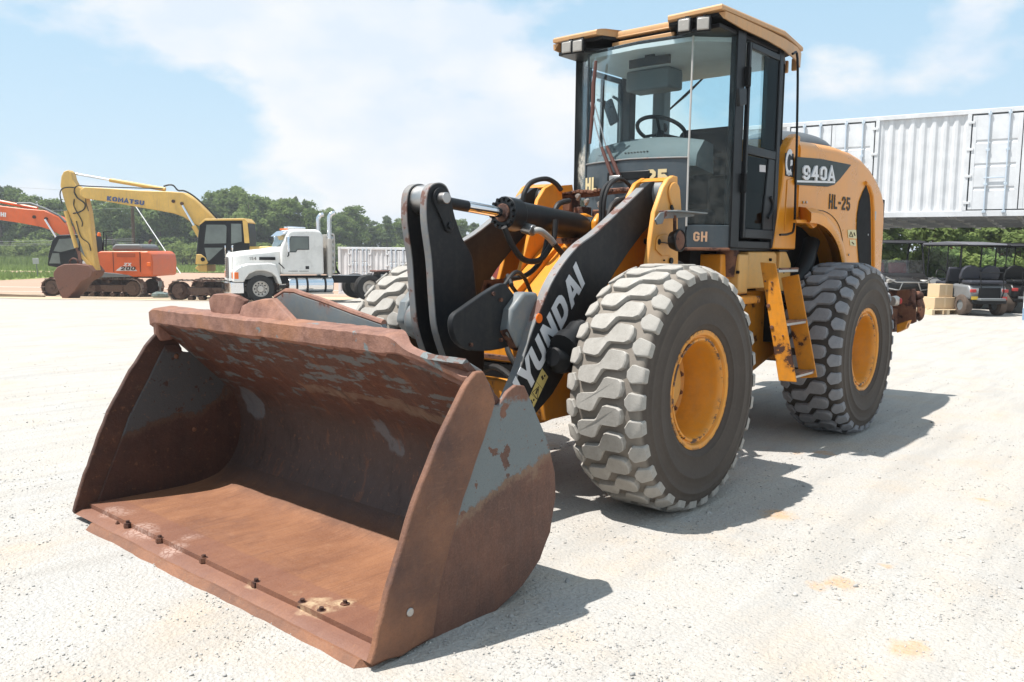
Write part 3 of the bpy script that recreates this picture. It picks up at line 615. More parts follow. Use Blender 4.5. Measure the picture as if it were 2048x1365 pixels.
# beam behind the right half of the lip
obj('back_beam', MB().prism([(1.80, .92), (1.88, 1.02), (1.985, 1.075), (2.0, 1.05), (1.82, .87)], 'Y', .45, 1.20), GREYP, bucket, bevel=.008)
obj('back_beam', MB().prism([(1.56, .80), (1.66, .95), (1.85, 1.06), (1.90, 1.0), (1.6, .70)], 'Y', -1.235, -.5), GREYP, bucket, bevel=.008)
# cutting edge: base edge and bolted-on lower edge
def edgebar(name, x0, x1, z0, z1, ya, yb, mat, a, cut=0.0):
    R = []; n = 60
    for j in range(n+1):
        y = ya+(yb-ya)*j/n; d = a*mnoise.noise(Vector((y*7, x1, 1))) + a*.6*mnoise.noise(Vector((y*23, x1, 4)))
        dr = 0
        if cut and j == n: dr = cut
        R.append([Vector((x0, y, z0)), Vector((x1-.012-dr, y, z0)), Vector((x1+d-dr, y, z0+.010)), Vector((x1-.035+d-dr, y, z1)), Vector((x0, y, z1))])
    return obj(name, MB().rings(R), mat, bucket, smooth=30)
edgebar('cutting_edge', 2.28, 2.535, .020, .0485, -1.288, 1.272, B_FLOOR, .005)
edgebar('bolt_on_edge', 2.30, 2.580, -.014, .031, -1.03, 1.255, B_EDGE, .005, 0.06)
hexr = lambda c, r, h: MB().cyl(c, (c[0], c[1], c[2]+h), r, r*.92, n=6).cyl((c[0], c[1], c[2]+h), (c[0], c[1], c[2]+h+.012), r*.45, n=8)
bm_ = hexr((0, 0, 0), .022, .022).mesh('bolt', RUSTM)
for px, py in ((255, 1053), (320, 1083), (408, 1123), (512, 1171), (605, 1212), (643, 1229), (690, 1216)):
    q = ax([(px, py)], 'Z', .055)[0]
    o = link('bolt', bm_, bucket); o.location = (q.x, q.y, .052); o.rotation_euler = (0.05, 0.03, px)
for px, py in ((235, 1046), (276, 1035)):
    q = ax([(px, py)], 'Z', .055)[0]; o = link('bolt', bm_, bucket); o.location = (q.x, q.y, .046); o.scale = (.5, .5, .5)
# heel wear plate under the near corner
obj('heel_plate', MB().box2((2.13, 1.22, -.02), (2.32, 1.315, .004)), B_EDGE, bucket, bevel=.004)
# bucket ears for boom and link
for y in (-.62, -.40, .40, .62):
    obj('ear', MB().prism([(1.50, .62), (1.28, .48), (1.22, .34), (1.30, .24), (1.52, .20)], 'Y', y-.02, y+.02), BOOMP, bucket, bevel=.004)
for y in (-.13, .13):
    obj('ear', MB().prism([(1.60, .82), (1.35, .80), (1.28, .70), (1.34, .60), (1.50, .52)], 'Y', y-.02, y+.02), BOOMP, bucket, bevel=.004)
# inside rivets on the far side
for x, z in ((1.93, .86), (1.72, .78), (1.83, .40)):
    obj('rivet', MB().sphere((x, -1.238, z), (.016, .008, .016), 8, 6), RUSTM, bucket)

# --- boom
boom = hub('boom', loader)
bprof = [(-.60, 1.985), (-.50, 1.975), (-.40, 1.925), (.092, 1.642), (.30, 1.545), (.443, 1.445), (.56, 1.33), (.64, 1.215), (.749, 1.037), (.842, .846), (.98, .64), (1.15, .50), (1.32, .44), (1.41, .36), (1.40, .26), (1.30, .20), (1.12, .24), (.88, .42), (.703, .575), (.542, .672), (.36, .86), (.178, 1.09), (-.085, 1.379), (-.40, 1.63), (-.66, 1.80), (-.70, 1.88), (-.67, 1.95)]
def slab(poly, a, b, n=2): return MB().prism([(v.x, v.y) for v in bez([(x, z, 0) for x, z in poly]+[(*poly[0], 0)], n)[:-1]], 'Y', a, b)
for s in (1, -1):
    arm = obj('boom_arm', slab(bprof, s*.475, s*.53), BOOMP, boom, bevel=.003)
    # bright top edge of the plate: wear, with sunlight put into its colour
    top = [p for p in bprof[2:11]]
    R = []
    tp = bez([(x, 0, z) for x, z in top], 5)
    for i, p in enumerate(tp):
        t = (tp[min(i+1, len(tp)-1)]-tp[max(0, i-1)]).normalized(); nv = Vector((-t.z, 0, t.x)); nv = nv if nv.z > 0 or nv.x > 0 else -nv
        R.append([p+Vector((0, s*.474, 0))+nv*(-.004), p+Vector((0, s*.531, 0))+nv*(-.004), p+Vector((0, s*.531, 0))+nv*.005, p+Vector((0, s*.474, 0))+nv*.005])
    obj('top_edge', MB().rings(R), EDGEP, boom)
    obj('pivot_boss', MB().lathe([(-.10, .06), (-.10, .098), (.06, .098), (.06, .06)], (-.60, s*.53, 1.90), 'Y', 28, closed=True), GREYP, boom, bevel=.004)
    # cross tube between arm and lever bracket
    obj('cross_tube', MB().prism([(.62, 1.27), (.74, 1.275), (.85, 1.18), (.88, 1.06), (.80, .96), (.66, .95), (.58, 1.10)], 'Y', s*.385, s*.474), GREYP, boom, bevel=.02, seg=3)
    obj('cross_tube', MB().tube([(.80, s*.12, 1.07), (.80, s*.34, 1.07)], .125, 24), BOOMP if s > 0 else GREYP, boom, bevel=.006)
    if s > 0: obj('rust_patch', MB().plate([Vector((.884, .415, 1.06)), Vector((.884, .47, 1.075)), Vector((.803, .47, .962)), Vector((.803, .415, .962))], (.8, 0, -.55), .002), RUSTM, boom)
    brk = [(.60, 1.20), (.75, 1.22), (.88, 1.12), (.88, .98), (.70, .92), (.58, 1.0)] if s < 0 else [(v.x, v.z) for v in ax([(1012, 568), (1000, 569), (965, 590), (925, 618), (908, 632), (905, 655), (912, 680), (930, 698), (960, 703), (1005, 698), (1035, 680), (1045, 620)], 'Y', .41)]
    obj('lever_bracket', slab(brk, s*(.37 if s > 0 else .125), s*(.41 if s > 0 else .165)), BOOMP, boom, bevel=.006)
obj('cover_plate', MB().plate(ax([(968, 560), (1015, 556), (1002, 592), (955, 603)], 'Y', -.12), (0.3, 0.0, -1), .02), RUSTM, boom, bevel=.003)
# lettering on the outer face
t0, t1 = Vector((.729, .531, .749)), Vector((.238, .531, 1.322))
d_ = (t1-t0).normalized(); perp = Vector((d_.z, 0, -d_.x)); perp = perp if perp.x > 0 else -perp
LET = {'H': ([[(0, 0), (.26, 0), (.26, .38), (.54, .38), (.54, 0), (.80, 0), (.80, 1), (.54, 1), (.54, .62), (.26, .62), (.26, 1), (0, 1)]], .92),
       'Y': ([[(.28, 0), (.54, 0), (.54, .38), (.86, 1), (.59, 1), (.42, .62), (.25, 1), (-.04, 1), (.28, .38)]], .86),
       'U': ([[(0, 1), (0, .28), (.05, .12), (.16, .02), (.28, 0), (.52, 0), (.64, .02), (.75, .12), (.80, .28), (.80, 1), (.54, 1), (.54, .32), (.50, .24), (.42, .22), (.38, .22), (.30, .24), (.26, .32), (.26, 1)]], .94),
       'N': ([[(0, 0), (.25, 0), (.25, .56), (.56, 0), (.80, 0), (.80, 1), (.55, 1), (.55, .46), (.25, 1), (0, 1)]], .94),
       'D': ([[(0, 0), (.46, 0), (.62, .04), (.75, .16), (.81, .34), (.81, .66), (.75, .84), (.62, .96), (.46, 1), (0, 1)], [(.26, .22), (.26, .78), (.42, .78), (.50, .74), (.55, .64), (.55, .36), (.50, .26), (.42, .22)]], .93),
       'A': ([[(0, 0), (.26, 0), (.31, .18), (.60, .18), (.65, 0), (.92, 0), (.60, 1), (.31, 1)], [(.37, .38), (.455, .70), (.54, .38)]], .94),
       'I': ([[(0, 0), (.26, 0), (.26, 1), (0, 1)]], .36)}
def heavy_letters(word, mat, parent, org, xd, yd, size, width=1.0, shear=0.2, proud=.003):
    x = Vector(xd).normalized(); y = Vector(yd).normalized(); z = x.cross(y); o = Vector(org); pen = 0.0
    for ch in word:
        loops, adv = LET[ch]
        cu = bpy.data.curves.new('letter', 'CURVE'); cu.dimensions = '2D'; cu.fill_mode = 'BOTH'; cu.extrude = proud/2
        for lp in loops:
            sp = cu.splines.new('POLY'); sp.points.add(len(lp)-1); sp.use_cyclic_u = True
            for q, (a, b) in zip(sp.points, lp): q.co = ((pen + a)*width*size + b*shear*size, b*size, 0, 1)
        tmp = bpy.data.objects.new('tmp', cu); COL.objects.link(tmp); dg = bpy.context.evaluated_depsgraph_get()
        me = bpy.data.meshes.new_from_object(tmp.evaluated_get(dg)); bpy.data.objects.remove(tmp); bpy.data.curves.remove(cu)
        M = Matrix.Identity(4); 
        for i in range(3): M[i][0], M[i][1], M[i][2], M[i][3] = x[i], y[i], z[i], o[i]+z[i]*proud/2
        me.transform(M); me.materials.clear(); me.materials.append(mat); me.name = 'letter'; link('letter', me, parent); pen += adv
L_ = (t1-t0).length; LW = L_/.158/4.75
# near arm: reads upwards from the bucket; far arm carries the same word
heavy_letters('HYUNDAI', WHITEL, boom, t0 - d_*(L_/4.4*1.02 + .29*LW*.158), d_, perp, .158, LW*1.05, .25)
obj('reflector', MB().cyl(ax([(1077, 637)], 'Y', .529)[0], ax([(1077, 637)], 'Y', .529)[0]+Vector((0, .008, 0)), .028, n=24), ORANGE, boom, bevel=.002)
# warning decal low on the arm
DECAL = plain('yellow_decal', (0.60, 0.47, 0.16), 0.5, var=0.08)
dq = [Vector((v.x, .5305, v.z)) for v in ax([(1084, 737), (1096, 754), (1064, 822), (1051, 812)], 'Y', .5305)]
dec = obj('decal', MB().plate(dq, (0, 1, 0), .0015), DECAL, boom)
mbk = MB()
for t in (.36, .68):
    a, b = dq[0].lerp(dq[3], t), dq[1].lerp(dq[2], t); mbk.tube([a+Vector((0, .002, 0)), b+Vector((0, .002, 0))], .0012, 5)
c0 = (dq[0].lerp(dq[3], .53) + dq[1].lerp(dq[2], .53))/2; u1 = (dq[0]-dq[3]).normalized(); u2 = (dq[1]-dq[0]).normalized()
P3 = [c0+u1*.032+u2*.0, c0-u1*.03-u2*.032, c0-u1*.03+u2*.032]
for i in range(3): mbk.tube([P3[i]+Vector((0, .002, 0)), P3[(i+1) % 3]+Vector((0, .002, 0))], .0022, 5)
mbk.box(c0+Vector((0, .002, 0)), (.012, .002, .034), Matrix.Rotation(-.5, 3, 'Y')); 
for t, k in ((.16, 1), (.84, 1)):
    c1 = (dq[0].lerp(dq[3], t) + dq[1].lerp(dq[2], t))/2
    mbk.box(c1+Vector((0, .002, 0))-u2*.004, (.016, .002, .026), Matrix.Rotation(.6, 3, 'Y')); mbk.sphere(c1+u1*.022+u2*.008+Vector((0, .002, 0)), (.008, .001, .008), 8, 5)
obj('pictogram', mbk, DARKL, boom)

# --- bellcrank lever: two plates with spacers
lever = hub('bellcrank', loader)
lp_ = [(1.055, 1.878), (1.00, 1.862), (.962, 1.80), (.925, 1.69), (.864, 1.575), (.785, 1.475), (.757, 1.345), (.735, 1.214), (.70, 1.09), (.67, .93), (.69, .72), (.78, .62), (.90, .66), (.975, .84), (1.064, 1.045), (1.092, 1.227), (1.113, 1.452), (1.150, 1.66), (1.148, 1.80), (1.115, 1.858)]
for s in (1, -1): 
    obj('lever_plate', slab(lp_, s*.056, s*.102, 3), BOOMP, lever, bevel=.004)
    front = bez([(x, 0, z) for x, z in lp_[13:]+lp_[:3]], 4); R = []
    for i, p in enumerate(front):
        t = (front[min(i+1, len(front)-1)]-front[max(0, i-1)]).normalized(); nv = Vector((t.z, 0, -t.x)); nv = nv if (p+nv*.1-Vector((.95, 0, 1.4))).length > (p-Vector((.95, 0, 1.4))).length else -nv
        R.append([p+Vector((0, s*.0555, 0))-nv*.003, p+Vector((0, s*.1025, 0))-nv*.003, p+Vector((0, s*.1025, 0))+nv*.004, p+Vector((0, s*.0555, 0))+nv*.004])
    obj('worn_edge', MB().rings(R), EDGEP, lever)
obj('spacer', MB().tube([(1.055, -.06, 1.79), (1.055, .06, 1.79)], .082, 24), STEEL, lever)
obj('spacer', MB().tube([(.84, -.18, 1.07), (.84, .18, 1.07)], .10, 24), BOOMP, lever)
obj('pin', MB().tube([(1.055, -.15, 1.795), (1.055, .165, 1.795)], .032, 18), STEEL, lever, bevel=.004)
obj('pin', MB().tube([(.78, -.18, 1.065), (.74, .44, 1.058)], .042, 18), BOOMP, lever, bevel=.004)
obj('pin', MB().tube([(.80, -.14, .72), (.80, .14, .72)], .04, 18), STEEL, lever)
kp = [(1.055+.058*math.cos(a), 1.795+.058*math.sin(a)) for a in [math.radians(k) for k in range(-20, 200, 20)]] + [(.985, 1.70), (.955, 1.635), (.975, 1.605), (1.01, 1.615), (1.04, 1.67)]
obj('pin_keeper', MB().prism(kp, 'Y', .103, .118), BOOMP, lever, bevel=.003)
obj('bolt', MB().cyl((.985, .118, 1.645), (.985, .132, 1.645), .022, n=6), BOOMP, lever, bevel=.002)
obj('collar', MB().lathe([(.408, .085), (.408, .125), (.424, .125), (.424, .085)], (.72, 0, 1.058), 'Y', 28, closed=True), RUSTM, lever)
for px in ((985, 588), (1000, 600), (1000, 680), (940, 690)):
    q_ = ax([px], 'Y', .41)[0]; obj('bolt', MB().cyl(q_, q_+Vector((0, .014, 0)), .012, n=6), RUSTM, lever)
obj('hose', MB().tube(bez([(.70, .34, 1.31), (.62, .24, 1.36), (.50, .16, 1.30), (.34, .14, 1.18)], 5), .013, 8), HOSE, boom)
obj('hose', MB().tube(bez([(.72, .30, 1.305), (.60, .28, 1.38), (.44, .22, 1.34), (.30, .18, 1.20)], 5), .013, 8), HOSE, boom)
obj('pin_keeper', MB().prism([(.76, 1.10), (.70, 1.12), (.64, 1.10), (.64, 1.06), (.70, 1.03)], 'Y', .411, .423), BOOMP, lever)
obj('bucket_link', MB().prism([(.80, .79), (.76, .72), (.80, .65), (1.30, .63), (1.37, .69), (1.32, .76)], 'Y', -.045, .045), BOOMP, lever, bevel=.008)

# --- tilt cylinder
cylr = hub('tilt_cylinder', loader)
a0, a1 = Vector((1.055, 0, 1.795)), Vector((-.56, 0, 1.668)); dv = (a1-a0).normalized()
def on(t): return a0 + dv*t
obj('rod_eye', MB().tube([on(.0)+Vector((0, -.05, 0)), on(0)+Vector((0, .05, 0))], .075, 20), BOOMP, cylr, bevel=.004)
obj('rod', MB().tube([on(.05), on(.33)], .034, 20), BOOMP, cylr)
obj('rod', MB().tube([on(.33), on(.68)], .034, 24), CHROME, cylr)
obj('gland', MB().tube([on(.66), on(.665), on(.78)], [.060, .106, .106], 28), CHAR, cylr, bevel=.004)
obj('seal', MB().tube([on(.645), on(.665)], .058, 24), RUSTM, cylr, bevel=.005)
obj('barrel', MB().tube([on(.78), on(1.44), on(1.50), on(1.52)], [.092, .092, .082, .05], 28), CHAR, cylr, bevel=.003)
lat1 = Vector((0, 1, 0)); lat2 = dv.cross(lat1)
sb = MB().cyl((0, 0, 0), -dv*.022, .0115, n=10).mesh('screw', BLACK)
for k in range(14):
    a = 2*math.pi*(k+.5)/14
    o = link('screw', sb, cylr); o.location = on(.663) + (lat1*math.cos(a)+lat2*math.sin(a))*.088
obj('base_eye', MB().tube([on(1.60)+Vector((0, -.06, 0)), on(1.60)+Vector((0, .06, 0))], .085, 20), CHAR, cylr, bevel=.004)
obj('base_neck', MB().box(on(1.55), (.12, .10, .12)), CHAR, cylr, bevel=.01)
# fitting and hoses on the cylinder
fp = ax([(1062, 462)], 'Y', .11)[0]
obj('port_block', MB().tube([fp+Vector((0, -.06, .02)), fp+Vector((0, .02, 0))], .036, 16), STEEL, cylr, bevel=.003)
obj('elbow', MB().tube(bez([fp+Vector((0, .02, 0)), *ax([(1080, 462)], 'Y', .15), *ax([(1098, 476)], 'Y', .16), *ax([(1108, 488)], 'Y', .17)], 5), .021, 12), ALU, cylr)
obj('hose', MB().tube(bez(ax([(1106, 486), (1128, 512), (1142, 532)], 'Y', .17)+ax([(1165, 575)], 'Y', .15), 5), .019, 10), HOSE, cylr)
obj('hose', MB().tube(bez(ax([(1008, 455), (1025, 492), (1048, 520), (1078, 521), (1098, 498), (1108, 475), (1112, 440)], 'Y', .12), 6), .019, 10), HOSE, cylr)
obj('hose', MB().tube(bez(ax([(1012, 560), (1050, 552), (1076, 530), (1088, 505), (1096, 470)], 'Y', .05), 6), .017, 10), HOSE, cylr)
# ------------------------------------------------------------------ wheels
def rubber_mat(name, dusty):
    m, nt, b = mat_new(name); g = G(nt); co = g.coord(); n1 = g.noise(co, 6, 6, 0.65); n2 = g.noise(co, 60, 4, 0.7)
    a, c2 = dusty
    c = g.mix(g.ramp(n1, [(0.3, 0), (0.7, 1)]), a, c2); c = g.mix(g.math('MULTIPLY', g.ramp(n2, [(0.5, 0), (0.75, 1)]), 0.3), c, tuple(x*0.6 for x in a))
    nt.links.new(c, b.inputs['Base Color']); b.inputs['Roughness'].default_value = 0.85; b.inputs['Specular IOR Level'].default_value = 0.3
    nt.links.new(g.bump(g.math('ADD', n1, n2), 0.25, 0.006), b.inputs['Normal']); return m
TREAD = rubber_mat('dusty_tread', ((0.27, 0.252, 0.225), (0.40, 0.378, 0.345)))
TREADR = rubber_mat('shaded_tread', ((0.17, 0.17, 0.18), (0.27, 0.27, 0.28)))  # rear tread darker and bluer: shade under the body put into the colour
def sidewall_mat(name, groove):
    m, nt, b = mat_new(name); g = G(nt); co = g.coord(); x, y, z = g.xyz(co)
    n1 = g.noise(co, 4, 6, 0.65); n2 = g.noise(co, 40, 4, 0.7)
    rr = g.math('SQRT', g.math('ADD', g.math('MULTIPLY', x, x), g.math('MULTIPLY', z, z)))
    c = g.mix(n1, (0.046, 0.037, 0.031), (0.080, 0.064, 0.053)); c = g.mix(g.math('MULTIPLY', g.ramp(n2, [(0.5, 0), (0.8, 1)]), 0.4), c, (0.10, 0.085, 0.07))
    k = g.ramp(g.math('MULTIPLY_ADD', n1, 0.02, rr), [(0.672, 0), (0.69, 1)])          # dust caked between the lugs; on the rear tyres, painted shade
    c = g.mix(g.math('MULTIPLY', k, g.ramp(n1, [(0.25, 0.35), (0.7, 0.95)])), c, groove)
    gd = g.ramp(rr, [(0.40, 0), (0.68, 1)]); c = g.mix(g.math('MULTIPLY', gd, g.math('MULTIPLY', g.ramp(n1, [(0.3, 0.1), (0.8, 0.6)]), 0.5)), c, (0.14, 0.12, 0.10))
    nt.links.new(c, b.inputs['Base Color']); b.inputs['Roughness'].default_value = 0.72; b.inputs['Specular IOR Level'].default_value = 0.2
    # moulded rings on the sidewall
    h = g.math('ADD', g.math('MULTIPLY', g.math('SINE', g.math('MULTIPLY', rr, 150)), 0.22), g.math('ADD', n1, n2))
    nt.links.new(g.bump(h, 0.22, 0.006), b.inputs['Normal']); return m
SIDEW = sidewall_mat('tyre_rubber', (0.27, 0.24, 0.205)); SIDER = sidewall_mat('shaded_tyre_rubber', (0.030, 0.027, 0.026))  # rear copy has shade between the lugs painted into the groove colour
def rim_mb():
    # lathe profile (y outward, r): flange, gutter ring, deep barrel, centre disc
    return MB().lathe([(.175, .352), (.205, .358), (.219, .352), (.222, .340), (.214, .326), (.196, .318), (.196, .309), (.207, .303), (.209, .294), (.200, .286), (.17, .280), (.02, .272), (.01, .268), (-.035, .262), (-.05, .245), (-.056, .18), (-.07, .0005)], (0, 0, 0), 'Y', 64)
def tyre_mb():
    p = [(.19, .345), (.215, .352), (.228, .372), (.232, .384), (.239, .388), (.240, .396), (.236, .41), (.247, .46), (.252, .50), (.2575, .507), (.2575, .515), (.253, .522), (.252, .565), (.249, .590), (.254, .597), (.254, .606), (.247, .613), (.246, .632), (.236, .662), (.222, .683), (.20, .695), (.10, .703), (0, .705)]
    return MB().lathe(p + [(-y, r) for y, r in reversed(p[:-1])], (0, 0, 0), 'Y', 96)
PITCH = 2*math.pi/30
def block(poly, rb, crown=0.0, inset=.010, drop=None):
    """lug outline (y across, s along the tread in m) raised from radius rb"""
    mb = MB(); n = len(poly); cy = sum(p[0] for p in poly)/n; cs = sum(p[1] for p in poly)/n
    def P(y, s, r): a = s/.72; return (r*math.sin(a), y, r*math.cos(a))
    lo, mid, hi = [], [], []
    for y, s in poly:
        top = .732 - crown*abs(y)**2*9
        if drop: top = drop(y)
        d = math.hypot(y-cy, s-cs) + 1e-6; k = 1-inset/d; k2 = 1-(inset+.006)/d
        base = min(rb, top-.012) if abs(y) < .2 else top-.045
        lo.append(P(y, s, base)); mid.append(P(cy+(y-cy)*k, cs+(s-cs)*k, top-.005)); hi.append(P(cy+(y-cy)*k2, cs+(s-cs)*k2, top))
    R = [lo, mid, hi]; o = len(mb.v); vs = [v for r_ in R for v in r_]
    fs = [(j*n+i, j*n+(i+1) % n, (j+1)*n+(i+1) % n, (j+1)*n+i) for j in range(2) for i in range(n)] + [tuple(2*n+i for i in range(n))]
    return mb.add(vs, fs)
# s runs with the rotation: +s = up the front of the tyre
zpoly = [(-.150, .036), (-.150, .078), (-.138, .095), (-.062, .104), (-.040, .096), (.004, .026), (.020, .016), (.112, .012), (.136, -.004), (.146, -.046), (.138, -.082), (.120, -.094), (.046, -.100), (.026, -.092), (-.018, -.022), (-.036, -.008), (-.122, .006), (-.142, .016)]
def drop(y): return .732 - .006 - max(0, abs(y)-.165)*.42
hexp = [(.154, -.012), (.156, .020), (.176, .050), (.186, .055), (.238, .046), (.246, .038), (.247, -.034), (.240, -.044), (.188, -.054), (.178, -.050)]
HEXD = lambda y: drop(y)
blk_c = block(zpoly, .690, inset=.0025).mesh('tread_block', TREAD, 30)
blk_cr = block(zpoly, .690, inset=.0025).mesh('tread_block', TREADR, 30)
blk_s1 = block([(y, s+.022) for y, s in hexp], .69, drop=HEXD, inset=.003).mesh('tread_block', TREAD, 30)
blk_s2 = block([(-y, s-.048) for y, s in hexp], .69, drop=HEXD, inset=.003).mesh('tread_block', TREAD, 30)
def rim_mat():
    m = paint('wheel_rim_paint', (0.68, 0.27, 0.02), 0.45, RUST, 0.70, 7.0, dirt_amt=0.18); nt = m.node_tree; g = G(nt); b = nt.nodes['Principled BSDF']; co = g.coord(); x, y, z = g.xyz(co)
    rr = g.math('SQRT', g.math('ADD', g.math('MULTIPLY', x, x), g.math('MULTIPLY', z, z))); n = g.noise(co, 13, 6, 0.7); src = b.inputs['Base Color'].links[0].from_socket
    ring = g.math('MULTIPLY', g.ramp(rr, [(0.284, 0), (0.290, 1)]), g.ramp(rr, [(0.312, 1), (0.322, 0)])); outer = g.ramp(rr, [(0.335, 0), (0.352, 1)])
    k = g.math('MULTIPLY', g.math('MAXIMUM', ring, g.math('MULTIPLY', outer, 0.9)), g.ramp(n, [(0.50, 0), (0.55, 1)])); low = g.math('MULTIPLY', g.ramp(z, [(0.40, 1), (0.48, 0)]), 0.0)
    c = g.mix(k, src, (0.05, 0.022, 0.014)); g2 = g.noise(co, 5, 5, .7); inner = g.ramp(rr, [(0.270, 1), (0.284, 0)]); c = g.mix(g.math('MULTIPLY', g.math('MULTIPLY', inner, g.ramp(g2, [(0.45, 0), (0.7, 1)])), 0.5), c, (0.36, 0.13, 0.015))
    nt.links.new(c, b.inputs['Base Color']); return m
RIMW = rim_mat()
tyre_me = tyre_mb().mesh('tyre', SIDEW, 50); rim_me = rim_mb().mesh('rim', RIMW, 32)
nut_me = MB().cyl((0, 0, 0), (0, .030, 0), .019, n=6).cyl((0, .030, 0), (0, .042, 0), .011, n=8).mesh('wheel_nut', RUSTM)
hub_me = MB().lathe([(-.07, .185), (-.03, .178), (.0, .16), (.012, .12), (.016, .0005)], (0, 0, 0), 'Y', 40).mesh('hub_cap', YELLOW_FADED, 40)
spoke_me = MB().prism([(-.05, -.268), (.05, -.262), (.045, -.235), (.012, -.215), (.014, -.18), (-.012, -.175), (-.022, -.22), (-.045, -.235)], 'Y', -.02, .05).mesh('valve_guard', RIMPAINT)
blk_r = [blk_cr]
for src_ in (blk_s1, blk_s2):
    c_ = src_.copy(); c_.materials.clear(); c_.materials.append(TREADR); blk_r.append(c_)
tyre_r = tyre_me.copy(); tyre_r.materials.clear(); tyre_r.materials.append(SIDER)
def wheel(x, y, yside, spin, blocks):
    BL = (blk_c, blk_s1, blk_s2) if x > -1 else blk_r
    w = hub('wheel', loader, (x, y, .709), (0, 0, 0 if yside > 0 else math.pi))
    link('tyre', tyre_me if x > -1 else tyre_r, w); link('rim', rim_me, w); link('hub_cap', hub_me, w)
    for k in range(12):
        a = 2*math.pi*k/12 + .26 + spin; o = link('wheel_nut', nut_me, w); o.location = (.215*math.cos(a), -.058, .215*math.sin(a))
    o = link('valve_guard', spoke_me, w); o.location = (0, -.0, 0)
    if blocks:
        for k in range(30):
            for me in BL:
                o = link('tread_block', me, w); o.rotation_euler = (0, k*PITCH+spin, 0)
    else:
        mb = MB()
        for k in range(30):
            R = Matrix.Rotation(k*PITCH+spin, 3, 'Y')
            for me in (blk_c, blk_s1, blk_s2): mb.add([R @ v.co for v in me.vertices], [tuple(p.vertices) for p in me.polygons])
        o = obj('tread_block', mb, TREAD, w, smooth=30); o['kind'] = 'stuff'
    return w
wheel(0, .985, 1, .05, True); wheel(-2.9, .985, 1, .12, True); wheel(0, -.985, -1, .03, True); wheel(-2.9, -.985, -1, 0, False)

# ------------------------------------------------------------------ front frame
ff = hub('front_frame', loader)
outer = [(-.655, 2.015), (-.60, 2.018), (-.535, 1.99), (-.475, 1.93), (-.378, 1.767), (-.304, 1.427), (-.18, 1.10), (-.05, .85), (-.70, .85), (-.70, 1.42)]
for s in (1, -1):
    obj('tower_plate', MB().prism(outer, 'Y', s*.60, s*.635), TOWERP if s > 0 else YELLOW, ff, bevel=.006)
    inner = [(-.70, 2.0), (-.60, 2.012), (-.50, 1.97), (-.42, 1.88), (-.36, 1.70), (-.20, 1.30), (.15, 1.05), (.45, .90), (.50, .72), (.45, .48), (-.75, .48), (-.80, 1.2)]
    obj('frame_plate', MB().prism(inner, 'Y', s*.375, s*.41), YELLOW, ff, bevel=.006)
    obj('frame_plate', MB().prism([(-.66, .86), (-.70, 2.0), (-.675, 2.0), (-.63, .86)], 'Y', s*.411, s*.598), YELLOW, ff)
    obj('boss', MB().prism([(-.600+.075*math.cos(a), 1.90+.075*math.sin(a)) for a in [math.radians(k) for k in range(0, 200, 20)]] + [(-.70, 1.78), (-.68, 1.74), (-.62, 1.76), (-.545, 1.85)], 'Y', s*.634, s*.650), TOWERP if s > 0 else YELLOW, ff, bevel=.008)
    obj('knuckle', MB().lathe([(0, .085), (.06, .09), (.06, .05), (0, .05)], (-.60, s*.44 - .03, 1.90), 'Y', 24, closed=True), GREYP, ff)
# octagonal cover, holes and bolts on the near tower
oc = ax([(1312, 478), (1318, 470), (1332, 468), (1343, 476), (1343, 500), (1338, 512), (1322, 512), (1310, 500)], 'Y', .636)
obj('access_cover', MB().plate(oc, (0, 1, 0), .010), TOWERP, ff, bevel=.004)
for (px, py, r_) in ((1316, 484, .020), (1343, 415, .020), (1341, 522, .022), (1327, 521, .006), (1290, 483, .02)):
    q = ax([(px, py)], 'Y', .637 if px != 1290 else .412)[0]; obj('plug', MB().cyl(q, q+Vector((0, .012, 0)), r_, n=16), BLACK, ff, bevel=.003)
obj('wire', MB().tube(bez(ax([(1320, 485), (1330, 486), (1342, 487), (1348, 478)], 'Y', .655), 4), .004, 6), HOSE, ff)
obj('top_cap', MB().prism([(-.66, 1.995), (-.60, 2.008), (-.53, 1.98), (-.535, 1.968), (-.60, 1.994), (-.66, 1.982)], 'Y', .42, .60), YELLOW, ff)
obj('top_cap', MB().prism([(-.66, 1.995), (-.60, 2.008), (-.53, 1.98), (-.535, 1.968), (-.60, 1.994), (-.66, 1.982)], 'Y', -.60, -.42), YELLOW, ff)
# sloping deck between the plates and cylinder lugs
deck = [(-.62, 1.72), (-.50, 1.68), (.10, 1.22), (.42, .92), (.46, .74), (.40, .70), (-.62, .90)]
obj('deck', MB().prism([(-.60, 1.58), (-.48, 1.55), (.08, 1.13), (.38, .90), (.40, .66), (-.60, .66)], 'Y', -.374, .374), YELLOW, ff, bevel=.012)
for s in (1, -1):
    lug = [(-.72, 1.76), (-.62, 1.785), (-.50, 1.775), (-.44, 1.72), (-.44, 1.62), (-.30, 1.42), (-.60, 1.40), (-.76, 1.50)]
    obj('cylinder_lug', MB().prism(lug, 'Y', s*.075, s*.13), YELLOW, ff, bevel=.02, seg=3)
    obj('deck_rib', MB().prism([(-.5, 1.60), (.06, 1.21), (.34, .96), (.34, .90), (-.5, 1.5)], 'Y', s*.20, s*.225), YELLOW, ff, bevel=.004)
obj('lug_strap', MB().box2((-.36, -.13, 1.56), (-.30, .13, 1.60)), RUSTM, ff)
obj('axle_housing', MB().tube([(0, -.80, .709), (0, -.72, .709), (0, -.40, .69), (0, -.24, .69), (0, .24, .69), (0, .40, .69), (0, .72, .709), (0, .80, .709)], [.20, .19, .14, .22, .22, .14, .19, .20], 24), YELLOW_WORN, ff)
obj('differential', MB().sphere((.06, 0, .62), (.30, .26, .27), 20, 12), YELLOW_WORN, ff)
